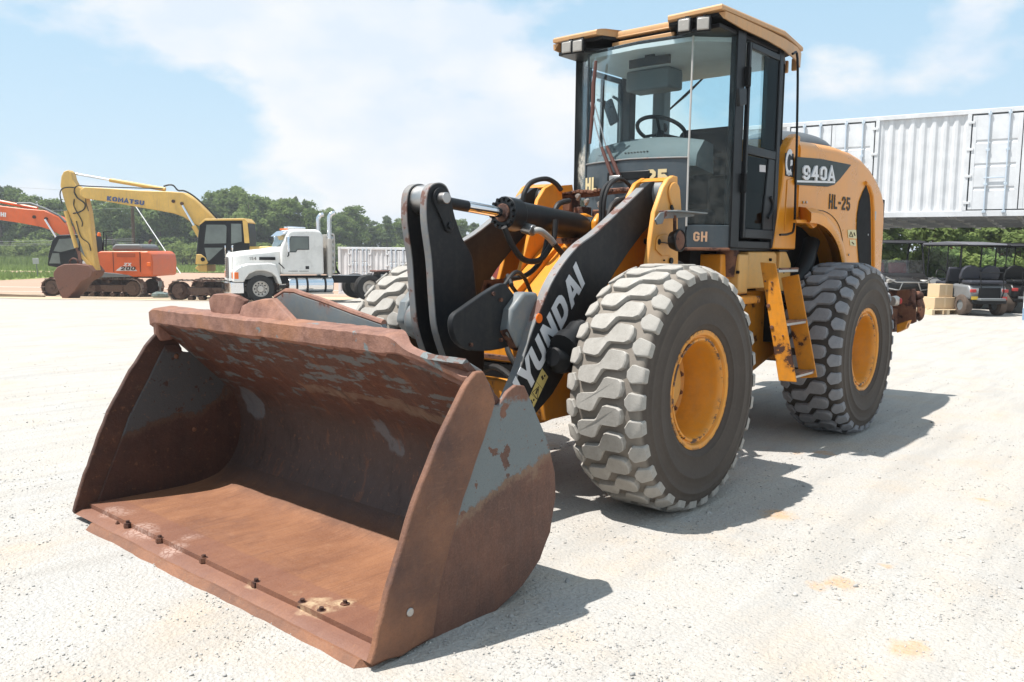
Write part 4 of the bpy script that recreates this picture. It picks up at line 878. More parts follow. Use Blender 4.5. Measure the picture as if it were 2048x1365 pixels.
obj('dark_recess_box', MB().box2((.401, -.30, .67), (.425, .37, .80)), BLACKM, ff, bevel=.006)  # black box on the deck face, a cavity's shade put into its colour
obj('front_strip', MB().box2((.40, -.36, .815), (.435, .373, .845)), RUSTM, ff, bevel=.004)
obj('hose', MB().tube(bez([(.44, .30, .70), (.50, .22, .80), (.46, .10, .92), (.30, .05, 1.02)], 5), .018, 8), HOSE, ff)
obj('hose', MB().tube(bez([(.46, .34, .62), (.54, .28, .70), (.50, .05, .78), (.46, -.15, .72)], 5), .020, 8), HOSE, ff)
obj('front_box', MB().box2((.30, -.374, .50), (.46, .374, .70)), YELLOW_WORN, ff, bevel=.02)
obj('brake_pipe', MB().tube(bez([(.2, .3, .95), (.24, .5, .98), (.12, .62, .9), (.1, .72, .8)], 5), .014, 8), HOSE, ff)
# rubber boots and hoses between arm and tyre
bt = ax([(1168, 655), (1150, 680), (1128, 700)], 'Y', .66)
obj('boot', MB().tube([bt[0], bt[0].lerp(bt[1], .3), bt[0].lerp(bt[1], .35), bt[1], bt[1].lerp(bt[2], .4), bt[1].lerp(bt[2], .45), bt[2]], [.06, .062, .085, .088, .088, .10, .098], 20), BLACK, ff)
bt = ax([(1160, 715), (1105, 715)], 'Y', .60)
obj('boot', MB().tube([bt[0].lerp(bt[1], t) for t in (0, .2, .22, .4, .42, .6, .62, .8, 1)], [.06, .06, .09, .09, .075, .075, .095, .095, .05], 20), BLACK, ff)
# hoses looping over the tower
def hz(px, Y, r_=.017): return obj('hose', MB().tube(bez(ax(px, 'Y', Y), 6), r_, 10), HOSE, ff)
hz([(1046, 410), (1048, 388), (1062, 366), (1090, 358), (1110, 366), (1122, 380)], -.30, .018)
hz([(1108, 425), (1118, 408), (1138, 402)], -.15, .020)
hz([(1201, 448), (1202, 400), (1210, 374), (1228, 360)], .25, .013); hz([(1207, 448), (1209, 400), (1220, 370), (1240, 358), (1256, 368), (1264, 378)], .27, .013)
hz([(1211, 445), (1224, 412), (1242, 400), (1262, 398)], .22, .020); hz([(1196, 470), (1206, 430), (1222, 422)], .20, .018)
# rusty cross pipe and valves between the towers
cp = [(-.80, -.50, 1.93), (-.82, -.2, 1.94), (-.80, .1, 1.955), (-.78, .36, 1.93)]
obj('cross_pipe', MB().tube(bez(jit(cp, .02), 6), .022, 10), RUSTM, ff)
for k in range(26):
    t = k/25; y = -.44 + .82*t
    obj('pipe_clamp', MB().box((-.80+.012*mnoise.noise(Vector((t*9, 1, 1))), y, 1.955+.016*mnoise.noise(Vector((t*13, 3, 1)))), (.07, .03, .022), Matrix.Rotation(mnoise.noise(Vector((t*7, 2, 2)))*.9, 3, 'X')), RUSTM, ff, bevel=.004)
for (y, z, s_) in ((-.28, 1.80, .09), (-.12, 1.78, .08), (.02, 1.80, .07), (-.40, 1.86, .10)): obj('valve_block', MB().box((-.84, y, z), (s_*1.3, s_, s_)), RUSTM, ff, bevel=.01)
for (y, z) in ((-.22, 1.86), (-.10, 1.84), (.05, 1.86), (-.30, 1.90)): obj('fitting', MB().tube([(-.80, y, z), (-.78, y+.03, z+.03), (-.72, y+.05, z+.02)], .014, 8), ALU, ff)
# far tower extras
obj('bracket', MB().plate(ax([(1118, 372), (1142, 370), (1144, 382), (1122, 386)], 'Y', -.35), (0, 1, 0), .012), YELLOW, ff)

# ------------------------------------------------------------------ headlamp on the near tower
hl = hub('headlamp', loader)
hb = ax([(1312, 450), (1308, 440), (1318, 426), (1330, 423), (1386, 424), (1386, 433), (1345, 437), (1326, 438), (1322, 448)], 'Y', .70)
obj('bracket', MB().plate(hb, (0, 1, 0), .012), GREYP, hl, bevel=.003)
tp = ax([(1328, 423), (1346, 423), (1386, 423), (1386, 424)], 'Y', .70)
obj('bracket', MB().box2((tp[0].x, .66, tp[0].z-.004), (tp[2].x-.02, .80, tp[0].z+.006)), GREYP, hl, bevel=.002)
lc = ax([(1349, 481)], 'Y', .72)[0]
obj('lamp_shell', MB().lathe([(-.03, .02), (-.02, .055), (.02, .072), (.045, .075), (.048, .066), (.04, .062)], lc, 'Y', 28), BLACK, hl)
obj('lamp_stem', MB().tube([lc+Vector((0, 0, .06)), lc+Vector((-.01, -.01, .16))], .012, 8), RUSTM, hl)
obj('lamp_face', MB().lathe([(.040, .066), (.052, .03), (.054, .0005)], lc, 'Y', 28), RUSTM, hl)

# ------------------------------------------------------------------ cab
cab = hub('cab', loader)
# footprint of the cab front (x, y)
FP = [(-1.33, -.70), (-1.10, -.44), (-1.045, 0), (-1.10, .44), (-1.33, .70)]
def fpath(n=4, off=0.0): 
    P = bez([(-1.33, -.70, 0), (-1.115, -.45, 0), (-1.05, -.15, 0), (-1.05, .15, 0), (-1.115, .45, 0), (-1.33, .70, 0)], n); return [Vector((p.x+off, p.y*(1+off*.6), 0)) for p in P]
def wall(z0, z1, off=0.0, thick=.03, cut=None):
    P = fpath(6, off); R = []
    for p in P:
        n = Vector((p.x+1.9, p.y*1.0, 0)).normalized()*thick
        R.append([Vector((p.x, p.y, z0)), Vector((p.x, p.y, z1)), Vector((p.x, p.y, z1))-n, Vector((p.x, p.y, z0))-n])
    return MB().rings(R)
# lower front: grey panel, low centre part and corner parts
P6 = fpath(6)
lowz = lambda y: 2.20
SCREENG = glass('dusty_windscreen', (0.90, 0.965, 0.975), 0.22, 0.014)
def dusty():
    nt = SCREENG.node_tree; g = G(nt); co = g.coord(); out = [n for n in nt.nodes if n.type == 'OUTPUT_MATERIAL'][0]; src = out.inputs[0].links[0].from_socket
    n1 = g.noise(co, 16, 6, .7); n2 = g.noise(co, 90, 3, .7)
    wv = nt.nodes.new('ShaderNodeVectorMath'); wv.operation = 'SCALE'; nn = nt.nodes.new('ShaderNodeTexNoise'); nt.links.new(co, nn.inputs['Vector']); nn.inputs['Scale'].default_value = 8; nn.inputs['Detail'].default_value = 5
    nt.links.new(nn.outputs['Color'], wv.inputs[0]); wv.inputs['Scale'].default_value = .2; ad = nt.nodes.new('ShaderNodeVectorMath'); nt.links.new(co, ad.inputs[0]); nt.links.new(wv.outputs[0], ad.inputs[1])
    d1 = g.math('MULTIPLY', g.disc(ad.outputs[0], (-1.11, -.45, 2.30), .11, .12), g.ramp(n1, [(.40, .15), (.55, .9)]))      # dried scum in the lower corner
    x, y, z = g.xyz(co); low = g.math('MULTIPLY', g.ramp(g.math('MULTIPLY', z, .3), [(.662, 1), (.70, 0)]), g.ramp(n1, [(.40, .0), (.7, .07)]))
    sp = g.math('MULTIPLY', g.ramp(n2, [(.70, 0), (.74, 1)]), .45)                                                   # water spots
    f = g.math('MAXIMUM', g.math('MAXIMUM', d1, low), sp)
    df = nt.nodes.new('ShaderNodeBsdfDiffuse'); df.inputs[0].default_value = (.50, .46, .40, 1); mx = nt.nodes.new('ShaderNodeMixShader'); nt.links.new(f, mx.inputs[0]); nt.links.new(src, mx.inputs[1]); nt.links.new(df.outputs[0], mx.inputs[2]); nt.links.new(mx.outputs[0], out.inputs[0])
dusty()
R = []
for p in P6:
    if abs(p.y) > .455: continue
    R.append([Vector((p.x, p.y, 1.545)), Vector((p.x, p.y, 2.20 - .02*abs(p.y))), Vector((p.x-.03, p.y*.98, 2.20 - .02*abs(p.y))), Vector((p.x-.03, p.y*.98, 1.545))])
obj('front_panel', MB().rings(R), CABP, cab, bevel=.006)
for s in (1, -1):
    R = []
    for t in range(7):
        p = Vector((-1.118, .458*s, 0)).lerp(Vector((-1.33, .70*s, 0)), t/6)
        R.append([Vector((p.x, p.y, 1.545)), Vector((p.x, p.y, 1.712)), Vector((p.x-.03, p.y-.02*s, 1.712)), Vector((p.x-.03, p.y-.02*s, 1.545))])
    obj('corner_panel', MB().rings(R), CABP, cab, bevel=.004)
    cg = [Vector((-1.118, .458*s, 1.72)), Vector((-1.118, .458*s, 3.06)), Vector((-1.33, .70*s, 3.06)), Vector((-1.33, .70*s, 1.72))]
    obj('corner_pane', MB().plate(cg, (-.7, -.6*s, 0), .006), SCREENG, cab)
R = []
for p in P6:
    if abs(p.y) > .455: continue
    R.append([Vector((p.x, p.y, 2.205 - .02*abs(p.y))), Vector((p.x-.02, p.y, 3.06)), Vector((p.x-.026, p.y, 3.06)), Vector((p.x-.006, p.y, 2.205 - .02*abs(p.y)))])
obj('windscreen', MB().rings(R), SCREENG, cab)
obj('windscreen_seal', MB().tube([p+Vector((.002, 0, 2.204-.02*abs(p.y))) for p in P6 if abs(p.y) < .46], .007, 8), EDGEP, cab)
for s in (1, -1):
    obj('pane_joint', MB().tube([Vector((-1.116, .456*s, 1.70)), Vector((-1.114, .456*s, 2.2)), Vector((-1.128, .456*s, 3.05))], .0075, 8), plain('grey_sealant', (.42, .41, .39), .6) if s > 0 else CABP, cab)
    # A, B and rear posts
    obj('front_post', MB().prism([(-1.318, .70*s), (-1.30, .715*s), (-1.425, .725*s), (-1.435, .64*s), (-1.345, .64*s)], 'Z', 1.545, 3.09), CHAR, cab, bevel=.010)
    obj('middle_post', MB().prism([(-2.0, .725*s), (-2.09, .725*s), (-2.10, .63*s), (-2.0, .63*s)], 'Z', 1.55, 3.09), CHAR, cab, bevel=.010)
    obj('rear_post', MB().prism([(-2.42, .60*s), (-2.46, .53*s), (-2.41, .46*s), (-2.36, .50*s)], 'Z', 2.1, 3.09), CHAR, cab, bevel=.010)
    qg = [Vector((-2.10, .715*s, 2.30)), Vector((-2.10, .715*s, 3.05)), Vector((-2.42, .585*s, 3.05)), Vector((-2.42, .585*s, 2.40))]
    obj('quarter_pane', MB().plate(qg, (-.3, -.9*s, 0), .006), CABGLASS, cab)
    obj('sill', MB().box2((-2.42, .60*s, 1.545), (-1.33, .712*s, 1.60)), CHAR, cab, bevel=.005)
# door on the left side (near): frame, two panes, handle, hinges
door = obj('door', MB().box2((-1.445, .712, 1.62), (-1.475, .745, 3.03)).box2((-1.975, .712, 1.62), (-2.0, .745, 3.03)).box2((-1.476, .712, 2.985), (-1.974, .745, 3.03)).box2((-1.476, .712, 2.235), (-1.974, .742, 2.30)).box2((-1.476, .712, 1.62), (-1.974, .745, 1.69)), CHAR, cab, bevel=.006)
obj('door_panel', MB().prism([(-1.974, 1.69), (-1.974, 2.235), (-1.86, 2.235), (-1.80, 1.80), (-1.80, 1.69)], 'Y', .716, .738), CHAR, cab, bevel=.006)
obj('door_pane', MB().prism([(-1.48, 2.305), (-1.48, 2.98), (-1.725, 2.98), (-1.725, 2.305)], 'Y', .722, .728), CABGLASS, cab)
obj('door_pane', MB().prism([(-1.715, 2.305), (-1.715, 2.98), (-1.97, 2.98), (-1.97, 2.305)], 'Y', .729, .735), DARKGLASS, cab)
obj('door_pane', MB().prism([(-1.48, 1.695), (-1.48, 2.23), (-1.858, 2.23), (-1.798, 1.80), (-1.798, 1.695)], 'Y', .722, .728), DARKGLASS, cab)
obj('sticker', MB().cyl(ax([(1490, 343)], 'Y', .729)[0], ax([(1490, 343)], 'Y', .7305)[0], .016, n=16), plain('green_sticker', (.35, .55, .42), .5), cab)
st = ax([(1519, 330), (1531, 331), (1531, 345), (1519, 344)], 'Y', .729)
obj('sticker', MB().plate(st, (0, 1, 0), .001), plain('mixed_sticker', (.45, .42, .42), .5), cab)
obj('door_handle', MB().tube(bez(ax([(1541, 395), (1546, 408), (1543, 425), (1536, 436)], 'Y', .745), 4), .012, 8), BLACK, cab)
for z in (2.78, 2.02): obj('hinge', MB().box((-1.435, .735, z), (.05, .04, .14)), BLACKM, cab, bevel=.006)
obj('mirror_bracket', MB().plate(ax([(1470, 178), (1486, 178), (1486, 210), (1472, 214)], 'Y', .745), (0, 1, 0), .03), CHAR, cab, bevel=.006)
# right side (far) door frame
obj('door', MB().box2((-1.445, -.745, 1.62), (-1.475, -.712, 3.03)).box2((-1.975, -.745, 1.62), (-2.0, -.712, 3.03)).box2((-1.476, -.742, 2.985), (-1.974, -.712, 3.03)).box2((-1.476, -.742, 2.23), (-1.974, -.712, 2.28)).box2((-1.70, -.742, 2.281), (-1.725, -.712, 2.984)), CHAR, cab, bevel=.006)
obj('door_panel', MB().box2((-1.476, -.738, 1.60), (-1.974, -.716, 2.229)), CHAR, cab)
obj('door_pane', MB().box2((-1.48, -.730, 2.29), (-1.97, -.724, 2.98)), CABGLASS, cab)
# rear wall and window
obj('rear_wall', MB().box2((-2.40, -.50, 1.6), (-2.44, .50, 2.28)), CHAR, cab)
obj('rear_pane', MB().box2((-2.405, -.48, 2.285), (-2.411, .48, 3.05)), CABGLASS, cab)
obj('floor', MB().prism([(x, y) for x, y in FP] + [(-2.42, .62), (-2.42, -.62)], 'Z', 1.53, 1.544), CHAR, cab)
obj('under_seal', MB().tube([p+Vector((0, 0, 1.535)) for p in fpath(4)], .012, 6), RUSTM, cab)
# roof
roofp = [(-1.00, .735), (-1.03, .30), (-1.20, .22), (-1.20, -.25), (-1.02, -.31), (-1.03, -.735), (-2.0, -.76), (-2.50, -.66), (-2.56, -.60), (-2.56, .60), (-2.50, .70), (-2.0, .765)]
rf = MB()
def rsec(k, z): 
    out = []
    for x, y in roofp:
        cx_, cy_ = -1.78, 0; out.append(Vector((cx_+(x-cx_)*k, cy_+(y-cy_)*k, z + .035*(1-((x+1.78)/.9)**2)*.6)))
    return out
rf.rings([rsec(.995, 3.150), rsec(1.005, 3.155), rsec(1.006, 3.178), rsec(.995, 3.190), rsec(.955, 3.198), rsec(.90, 3.204), rsec(.4, 3.215)])
obj('roof_underside', MB().rings([rsec(.925, 3.124), rsec(.935, 3.130), rsec(.94, 3.149)]), BLACK, cab, smooth=30)
for s in (1, -1): obj('roof_side', MB().rings([[Vector((x, s*(y-.012), z0)), Vector((x, s*y, z0)), Vector((x, s*(y+.004), 3.15)), Vector((x, s*(y-.05), 3.15))] for x, y, z0 in ((-1.04, .742, 3.105), (-1.3, .753, 3.085), (-1.7, .763, 3.08), (-2.0, .762, 3.068), (-2.3, .735, 3.05), (-2.52, .68, 3.035))]), TAN, cab, smooth=50)
obj('roof', rf, TAN, cab, smooth=30)
obj('roof_front', MB().box2((-1.24, -.30, 3.15), (-1.19, .27, 3.165)).box2((-1.23, -.29, 3.09), (-1.195, .26, 3.125)), TAN, cab, bevel=.006)
obj('roof_tip', MB().box2((-2.57, .58, 3.03), (-2.60, .63, 3.13)).box2((-2.57, .51, 3.02), (-2.60, .55, 3.12)), TAN, cab, bevel=.008)
hd = [(-1.06, .69), (-1.14, .40), (-1.10, 0), (-1.14, -.40), (-1.06, -.69), (-2.45, -.60), (-2.45, .60)]
obj('roof_frame', MB().prism([(-1.05, .70), (-1.07, .45), (-1.16, .30), (-1.13, 0), (-1.16, -.30), (-1.07, -.45), (-1.05, -.70), (-2.1, -.715), (-2.46, -.58), (-2.46, .58), (-2.1, .715)], 'Z', 3.055, 3.086), CHAR, cab, bevel=.006)
obj('headliner', MB().prism([(-1.15, .44), (-1.11, 0), (-1.15, -.44), (-1.36, -.66), (-2.1, -.66), (-2.38, -.5), (-2.38, .5), (-2.1, .66), (-1.36, .66)], 'Z', 3.02, 3.052), plain('headliner', (.55, .57, .58), .8), cab)
# work lamps under the roof front
def worklamp(x, y, z, yaw):
    R = Matrix.Rotation(yaw, 3, 'Z'); f = R @ Vector((1, 0, 0)); c = Vector((x, y, z)); u = Vector((0, 0, 1)); l = R @ Vector((0, 1, 0))
    w = hub('work_lamp', loader)
    rr = [[c+f*d+l*a*s_+u*b_*s_ for a, b_ in ((-1, -1), (1, -1), (1, 1), (-1, 1))] for d, s_ in ((-.05, .025), (.0, .050), (.03, .052))]
    obj('lamp_housing', MB().rings(rr), BLACK, w, bevel=.008)
    obj('lamp_lens', MB().rings([[c+f*d+l*a*s_+u*b_*s_ for a, b_ in ((-1, -1), (1, -1), (1, 1), (-1, 1))] for d, s_ in ((.029, .043), (.038, .038))]), LENS, w, bevel=.010)
    obj('lamp_bracket', MB().box(c-f*.035+u*.055, (.02, .03, .04), R), BLACK, w)
for p_, yw in (((1371, 53), .15), ((1408, 50), .3), ((1137, 97), .1), ((1159, 94), .1)):
    q = ax([p_], 'X', -.99)[0]; worklamp(q.x, q.y, q.z, yw)
# wipers
WIPE = plain('brown_wiper', (.10, .035, .025), .6)
def xs(p, x=-1.03): return ax(p, 'X', x)
wp = hub('wiper', loader)
obj('wiper_blade', MB().tube(xs([(1192, 122), (1187, 170), (1186, 215), (1180, 288)]), [.012, .016, .016, .010], 8), WIPE, wp)
obj('wiper_arm', MB().tube(xs([(1181, 205), (1192, 255), (1203, 295)]), .005, 6), STEEL, wp); obj('wiper_arm', MB().tube(xs([(1188, 205), (1202, 255), (1212, 295)]), .005, 6), STEEL, wp)
obj('wiper_arm', MB().tube(xs([(1203, 295), (1218, 335), (1224, 352)], -1.02), [.012, .016, .014], 8), WIPE, wp); obj('wiper_arm', MB().tube(xs([(1213, 293), (1230, 332), (1238, 352)], -1.02), [.012, .016, .014], 8), WIPE, wp)
obj('wiper_pivot', MB().box(xs([(1232, 358)], -1.03)[0], (.05, .10, .05)), STEEL, wp, bevel=.008)
obj('recess', MB().box2((-1.052, -.20, 2.05), (-1.036, .18, 2.115)), BLACK, cab, bevel=.02)
wp2 = hub('wiper', loader)
obj('wiper_blade', MB().tube(ax([(1408, 155), (1372, 190), (1325, 232)], 'X', -2.42), [.008, .014, .006], 6), BLACK, wp2)
# interior
inn = hub('cab_interior', loader)
DASHM = plain('dash_plastic', (.085, .098, .102), .6, var=.15); SEATM = plain('black_seat', (.022, .022, .024), .8, var=.3, scale=60)
ds = []
for k in range(9):
    y = -.52 + 1.0*k/8; h = 2.30 + .09*math.cos((y+.02)*2.3)
    ds.append([Vector((-1.13-.20*y*y, y, 2.14)), Vector((-1.15-.2*y*y, y, 2.23)), Vector((-1.30, y, h)), Vector((-1.44, y, h-.02)), Vector((-1.46, y, 2.1))])
obj('dashboard', MB().rings(ds), DASHM, inn, smooth=50)
for k in range(8): obj('vent_slat', MB().box((-1.20, -.13+.028*k, 2.262), (.05, .012, .006), Matrix.Rotation(-.45, 3, 'Y')), BLACK, inn)
for k in range(8): obj('vent_slat', MB().box((-1.235, -.40+.026*k, 2.262), (.05, .012, .006), Matrix.Rotation(-.45, 3, 'Y')), BLACK, inn)
st_c = Vector((-1.52, -.02, 2.47)); tilt = Matrix.Rotation(-.45, 3, 'Y')
obj('steering_wheel', MB().rings([[st_c + tilt @ Vector(((.195+.016*math.cos(b_))*math.cos(a), (.195+.016*math.cos(b_))*math.sin(a), .016*math.sin(b_))) for b_ in [2*math.pi*j/8 for j in range(8)]] for a in [2*math.pi*k/32 for k in range(32)]], loop=True), BLACK, inn)
sp_ = MB()
for a in (0.3, 2.4, 4.4): sp_.tube([st_c+tilt @ Vector((0, 0, -.03)), st_c+tilt @ Vector((.19*math.cos(a), .19*math.sin(a), 0))], .012, 6)
sp_.cyl(st_c+tilt @ Vector((0, 0, -.35)), st_c+tilt @ Vector((0, 0, -.01)), .03); obj('steering_column', sp_, BLACK, inn)
obj('seat_back', MB().prism([(-1.70, 1.80), (-1.86, 1.90), (-1.93, 2.46), (-1.86, 2.52), (-1.78, 2.48), (-1.62, 1.86)], 'Y', -.02, .46), SEATM, inn, bevel=.05, seg=4)
obj('seat_base', MB().box2((-1.80, -.02, 1.66), (-1.36, .46, 1.84)), SEATM, inn, bevel=.05, seg=4)
obj('seat_pillar', MB().box2((-1.8, .02, 1.545), (-1.4, .42, 1.66)), BLACKM, inn)
# front passenger-side seat shell seen behind the corner pane
sb_ = Vector((-1.965, .055, 2.44))
text('lettering', 'HYUNDAI', plain('grey_lettering', (.22, .22, .22), .6), inn, (-1.772, .10, 2.405), (0, 1, 0), (-.25, 0, 1), .062, .002, .014)
obj('console', MB().box2((-1.95, .38, 1.60), (-1.55, .56, 2.10)), BLACK, inn, bevel=.03)
obj('console', MB().box2((-2.2, -.60, 1.60), (-1.45, -.34, 2.12)), BLACK, inn, bevel=.03)
obj('rear_console', MB().box2((-2.38, -.55, 2.0), (-2.18, .55, 2.27)), BLACK, inn, bevel=.03)
mb = MB()
for q in bez([(-1.33, -.20, 2.94), (-1.30, -.02, 2.955), (-1.33, .16, 2.94)], 5): pass
obj('interior_mirror', MB().rings([[Vector((-1.30-.25*(y+.02)**2, y, z)) + Vector((dx, 0, 0)) for dx, z in ((0, 2.935), (0, 3.0), (-.02, 3.0), (-.02, 2.935))] for y in [-.20+.04*k for k in range(10)]]), BLACK, inn)
obj('mirror_mount', MB().box2((-1.33, -.06, 2.97), (-1.31, .02, 3.02)), BLACK, inn)
obj('radio_box', MB().box2((-1.95, -.50, 2.85), (-1.72, -.08, 3.018)), plain('overhead_console', (.12, .14, .15), .6), inn, bevel=.02)
obj('monitor', MB().box(ax([(1222, 225)], 'X', -1.3)[0], (.03, .09, .20), Matrix.Rotation(.4, 3, 'X')), BLACK, inn, bevel=.01)
obj('monitor_arm', MB().tube(ax([(1195, 200), (1210, 205), (1222, 215)], 'X', -1.25), .012, 6), BLACK, inn)
for yv, z in ((-.50, 2.62), (-.50, 2.52)): obj('air_vent', MB().cyl((-2.30, yv+.03, z), (-2.27, yv+.03, z), .05, n=16), BLACK, inn)
obj('vent_column', MB().box2((-2.38, -.56, 2.3), (-2.25, -.44, 3.02)), plain('vent_column', (.16, .18, .19), .6), inn, bevel=.02)
obj('grab_rail', MB().tube(bez([(-1.9, -.66, 2.3), (-1.9, -.66, 2.75), (-1.86, -.66, 2.82), (-1.78, -.66, 2.84)], 5), .012, 8), DASHM, inn)
# lettering on the cab
hq = ax([(1166, 385), (1198, 383), (1293, 370), (1338, 368)], 'X', -1.055)
block_text('lettering', 'HL', CREAML, cab, Vector((-1.081, -.43, hq[0].z)), (.10, .29, 0), (0, 0, 1), .112, .15)
block_text('lettering', '25', CREAML, cab, Vector((-1.040, hq[2].y, hq[2].z-.005)), (-.045, .31, 0), (0, 0, 1), .115, .175)
gq = ax([(1391, 489)], 'X', -1.22)[0]
block_text('lettering', 'GH', PEACHL, cab, Vector((-1.150, .495, 1.590)), (-.66, .75, 0), (0, 0, 1), .072, .105, w=.19)

# ------------------------------------------------------------------ rear body
rear = hub('rear_body', loader)
pan = [(v.x, v.z) for v in ax([(1591, 268), (1582, 276), (1572, 296), (1566, 330), (1562, 370), (1543, 498), (1590, 498)], 'Y', .72)]
pan = [(x, z) for x, z in pan[:-1]] + [(-2.46, 1.545), (-2.46, 2.47)]
obj('side_panel', MB().prism(pan, 'Y', .66, .735), YELLOW_CLEAN, rear, bevel=.010)
obj('side_panel', MB().prism(pan, 'Y', -.735, -.66), YELLOW_CLEAN, rear, bevel=.010)
hatch = ax([(1574, 360), (1588, 357), (1586, 460), (1568, 462)], 'Y', .736)
obj('panel_hatch', MB().plate(hatch, (0, 1, 0), .006), YELLOW_CLEAN, rear, bevel=.003)
bq = ax([(1570, 306), (1587, 308), (1586, 355), (1570, 352)], 'Y', .7365)
obj('badge', MB().plate(bq, (0, 1, 0), .003), BLACK, rear)
cxv, czv = (bq[0].x+bq[1].x)/2, bq[0].z*.62+bq[2].z*.38
xd_ = (bq[1]-bq[0]).normalized()
rings_ = []
for k in range(15):
    a = math.radians(50 + 260*k/14); rings_.append([Vector((cxv, .7405, czv)) + xd_*(r_*math.cos(a)*.9) + Vector((0, 0, r_*math.sin(a)*1.25)) + Vector((0, dy, 0)) for r_, dy in ((.052, 0), (.052, .002), (.085, .002), (.085, 0))])
obj('emblem', MB().rings(rings_), WHITEL, rear)
obj('emblem', MB().plate([Vector((cxv, .7405, czv)) + xd_*a + Vector((0, 0, b_)) for a, b_ in ((.02, .02), (.06, .02), (.06, -.02), (.02, -.03))], (0, 1, 0), .002), WHITEL, rear)
text('lettering', 'CUMMINS', WHITEL, rear, bq[3]+Vector((-.012, .0045, .012)), (bq[2]-bq[3]), (0, 0, 1), .034, .002, .01, 0, .72)
obj('grab_handle', MB().tube(bez(ax([(1585, 108), (1595, 118), (1594, 260), (1591, 380), (1588, 455), (1578, 468), (1560, 470)], 'Y', .80), 5), .0095, 8), BLACK, rear)
# hood
ho = [(-2.44, 2.441, 0, -1), (-2.877, 2.462, 0, -1), (-3.293, 2.477, 0, -1), (-3.658, 2.467, 0, -1), (-3.969, 2.431, .3, -.95), (-4.229, 2.363, .4, -.9), (-4.458, 2.264, .6, -.8), (-4.625, 2.155, .8, -.6), (-4.718, 2.041, 1, -.2), (-4.748, 1.864, 1, 0), (-4.759, 1.552, 1, 0), (-4.76, 1.292, 1, 0), (-3.355, 1.292, 0, 0), (-3.314, 1.437, 0, 0), (-3.221, 1.562, 0, 0), (-3.064, 1.666, 0, 0), (-2.877, 1.734, 0, 0), (-2.69, 1.76, 0, 0), (-2.669, 1.812, 0, 0), (-2.441, 1.812, 0, 0)]
def hs(y, d): return [Vector((x+nx*d, y, z+nz*d)) for x, z, nx, nz in ho]
HY = .75
obj('hood', MB().rings([hs(-HY, .085), hs(-HY+.005, .05), hs(-HY+.03, .02), hs(-HY+.08, 0), hs(-.4, -.03), hs(0, -.045), hs(.4, -.03), hs(HY-.08, 0), hs(HY-.03, .02), hs(HY-.005, .05), hs(HY, .085)]), YELLOW_CLEAN, rear, smooth=50)
# dark band with the number plate, painted number, grille slot
band = ax([(1590, 314), (1640, 318), (1702, 330), (1680, 358), (1668, 370), (1655, 374), (1590, 370)], 'Y', .752)
obj('hood_band', MB().plate(band, (0, 1, 0), .004), plain('dark_green_band', (.030, .040, .038), .5), rear, bevel=.002)
nb = ax([(1592, 366), (1671, 366)], 'Y', .757)
mq = ax([(1603, 361), (1668, 363)], 'Y', .757)
block_text('model_number', '940A', WHITEL, rear, mq[0], mq[1]-mq[0], (0, 0, 1), .125, (mq[1]-mq[0]).length, w=.18, proud=.012, gap=.10)
obj('model_plate', MB().plate(ax([(1590, 361), (1669, 363), (1669, 367), (1590, 365)], 'Y', .757), (0, 1, 0), .006), WHITEL, rear)
mq = ax([(1657, 418), (1700, 418)], 'Y', .752)
block_text('lettering', 'HL-25', DARKL, rear, mq[0], (-1, 0, 0), (0, 0, 1), .132, abs(mq[1].x-mq[0].x), w=.165, gap=.12)
slot = ax([(1732, 371), (1725, 385), (1718, 404), (1714, 430), (1713, 460), (1716, 505), (1719, 540), (1742, 545), (1741, 420), (1739, 392)], 'Y', .753)
obj('side_grille', MB().plate(slot, (0, 1, 0), .003), BLACKM, rear)
jam = [(1731, 366), (1738, 372), (1744, 392), (1746, 420), (1747, 548)]
obj('grille_frame', MB().tube(ax(jam, 'Y', .756), .018, 8), YELLOW, rear)
obj('latch', MB().box(ax([(1749, 432)], 'Y', .762)[0], (.05, .02, .09)), STEEL, rear, bevel=.006)
DECW = plain('pale_decal', (.60, .52, .28), .5, var=.15)
for pts in ([(1695, 460), (1712, 460), (1713, 478), (1696, 476)], [(1699, 480), (1711, 480), (1712, 493), (1700, 491)]):
    obj('decal', MB().plate(ax(pts, 'Y', .752), (0, 1, 0), .002), DECW, rear)
dm = MB()
P3 = ax([(1699, 473), (1706, 474), (1702, 464)], 'Y', .756)
for i in range(3): dm.tube([P3[i], P3[(i+1) % 3]], .004, 4)
dm.tube(ax([(1708, 466), (1710, 472)], 'Y', .756), .006, 4); dm.tube(ax([(1704, 485), (1708, 489)], 'Y', .756), .005, 4)
obj('pictogram', dm, DARKL, rear)
obj('panel_seam', MB().tube(bez([Vector((-2.46, .752, 1.86)), Vector((-3.0, .752, 1.885)), Vector((-3.35, .752, 1.80)), Vector((-3.52, .752, 1.62)), Vector((-3.58, .752, 1.32))], 5), .004, 5), DARKL, rear)
for px in ((1606, 405), (1612, 405), (1735, 470), (1697, 510)): q = ax([px], 'Y', .752)[0]; obj('bolt', MB().cyl(q, q+Vector((0, .008, 0)), .011, n=8), STEEL, rear)
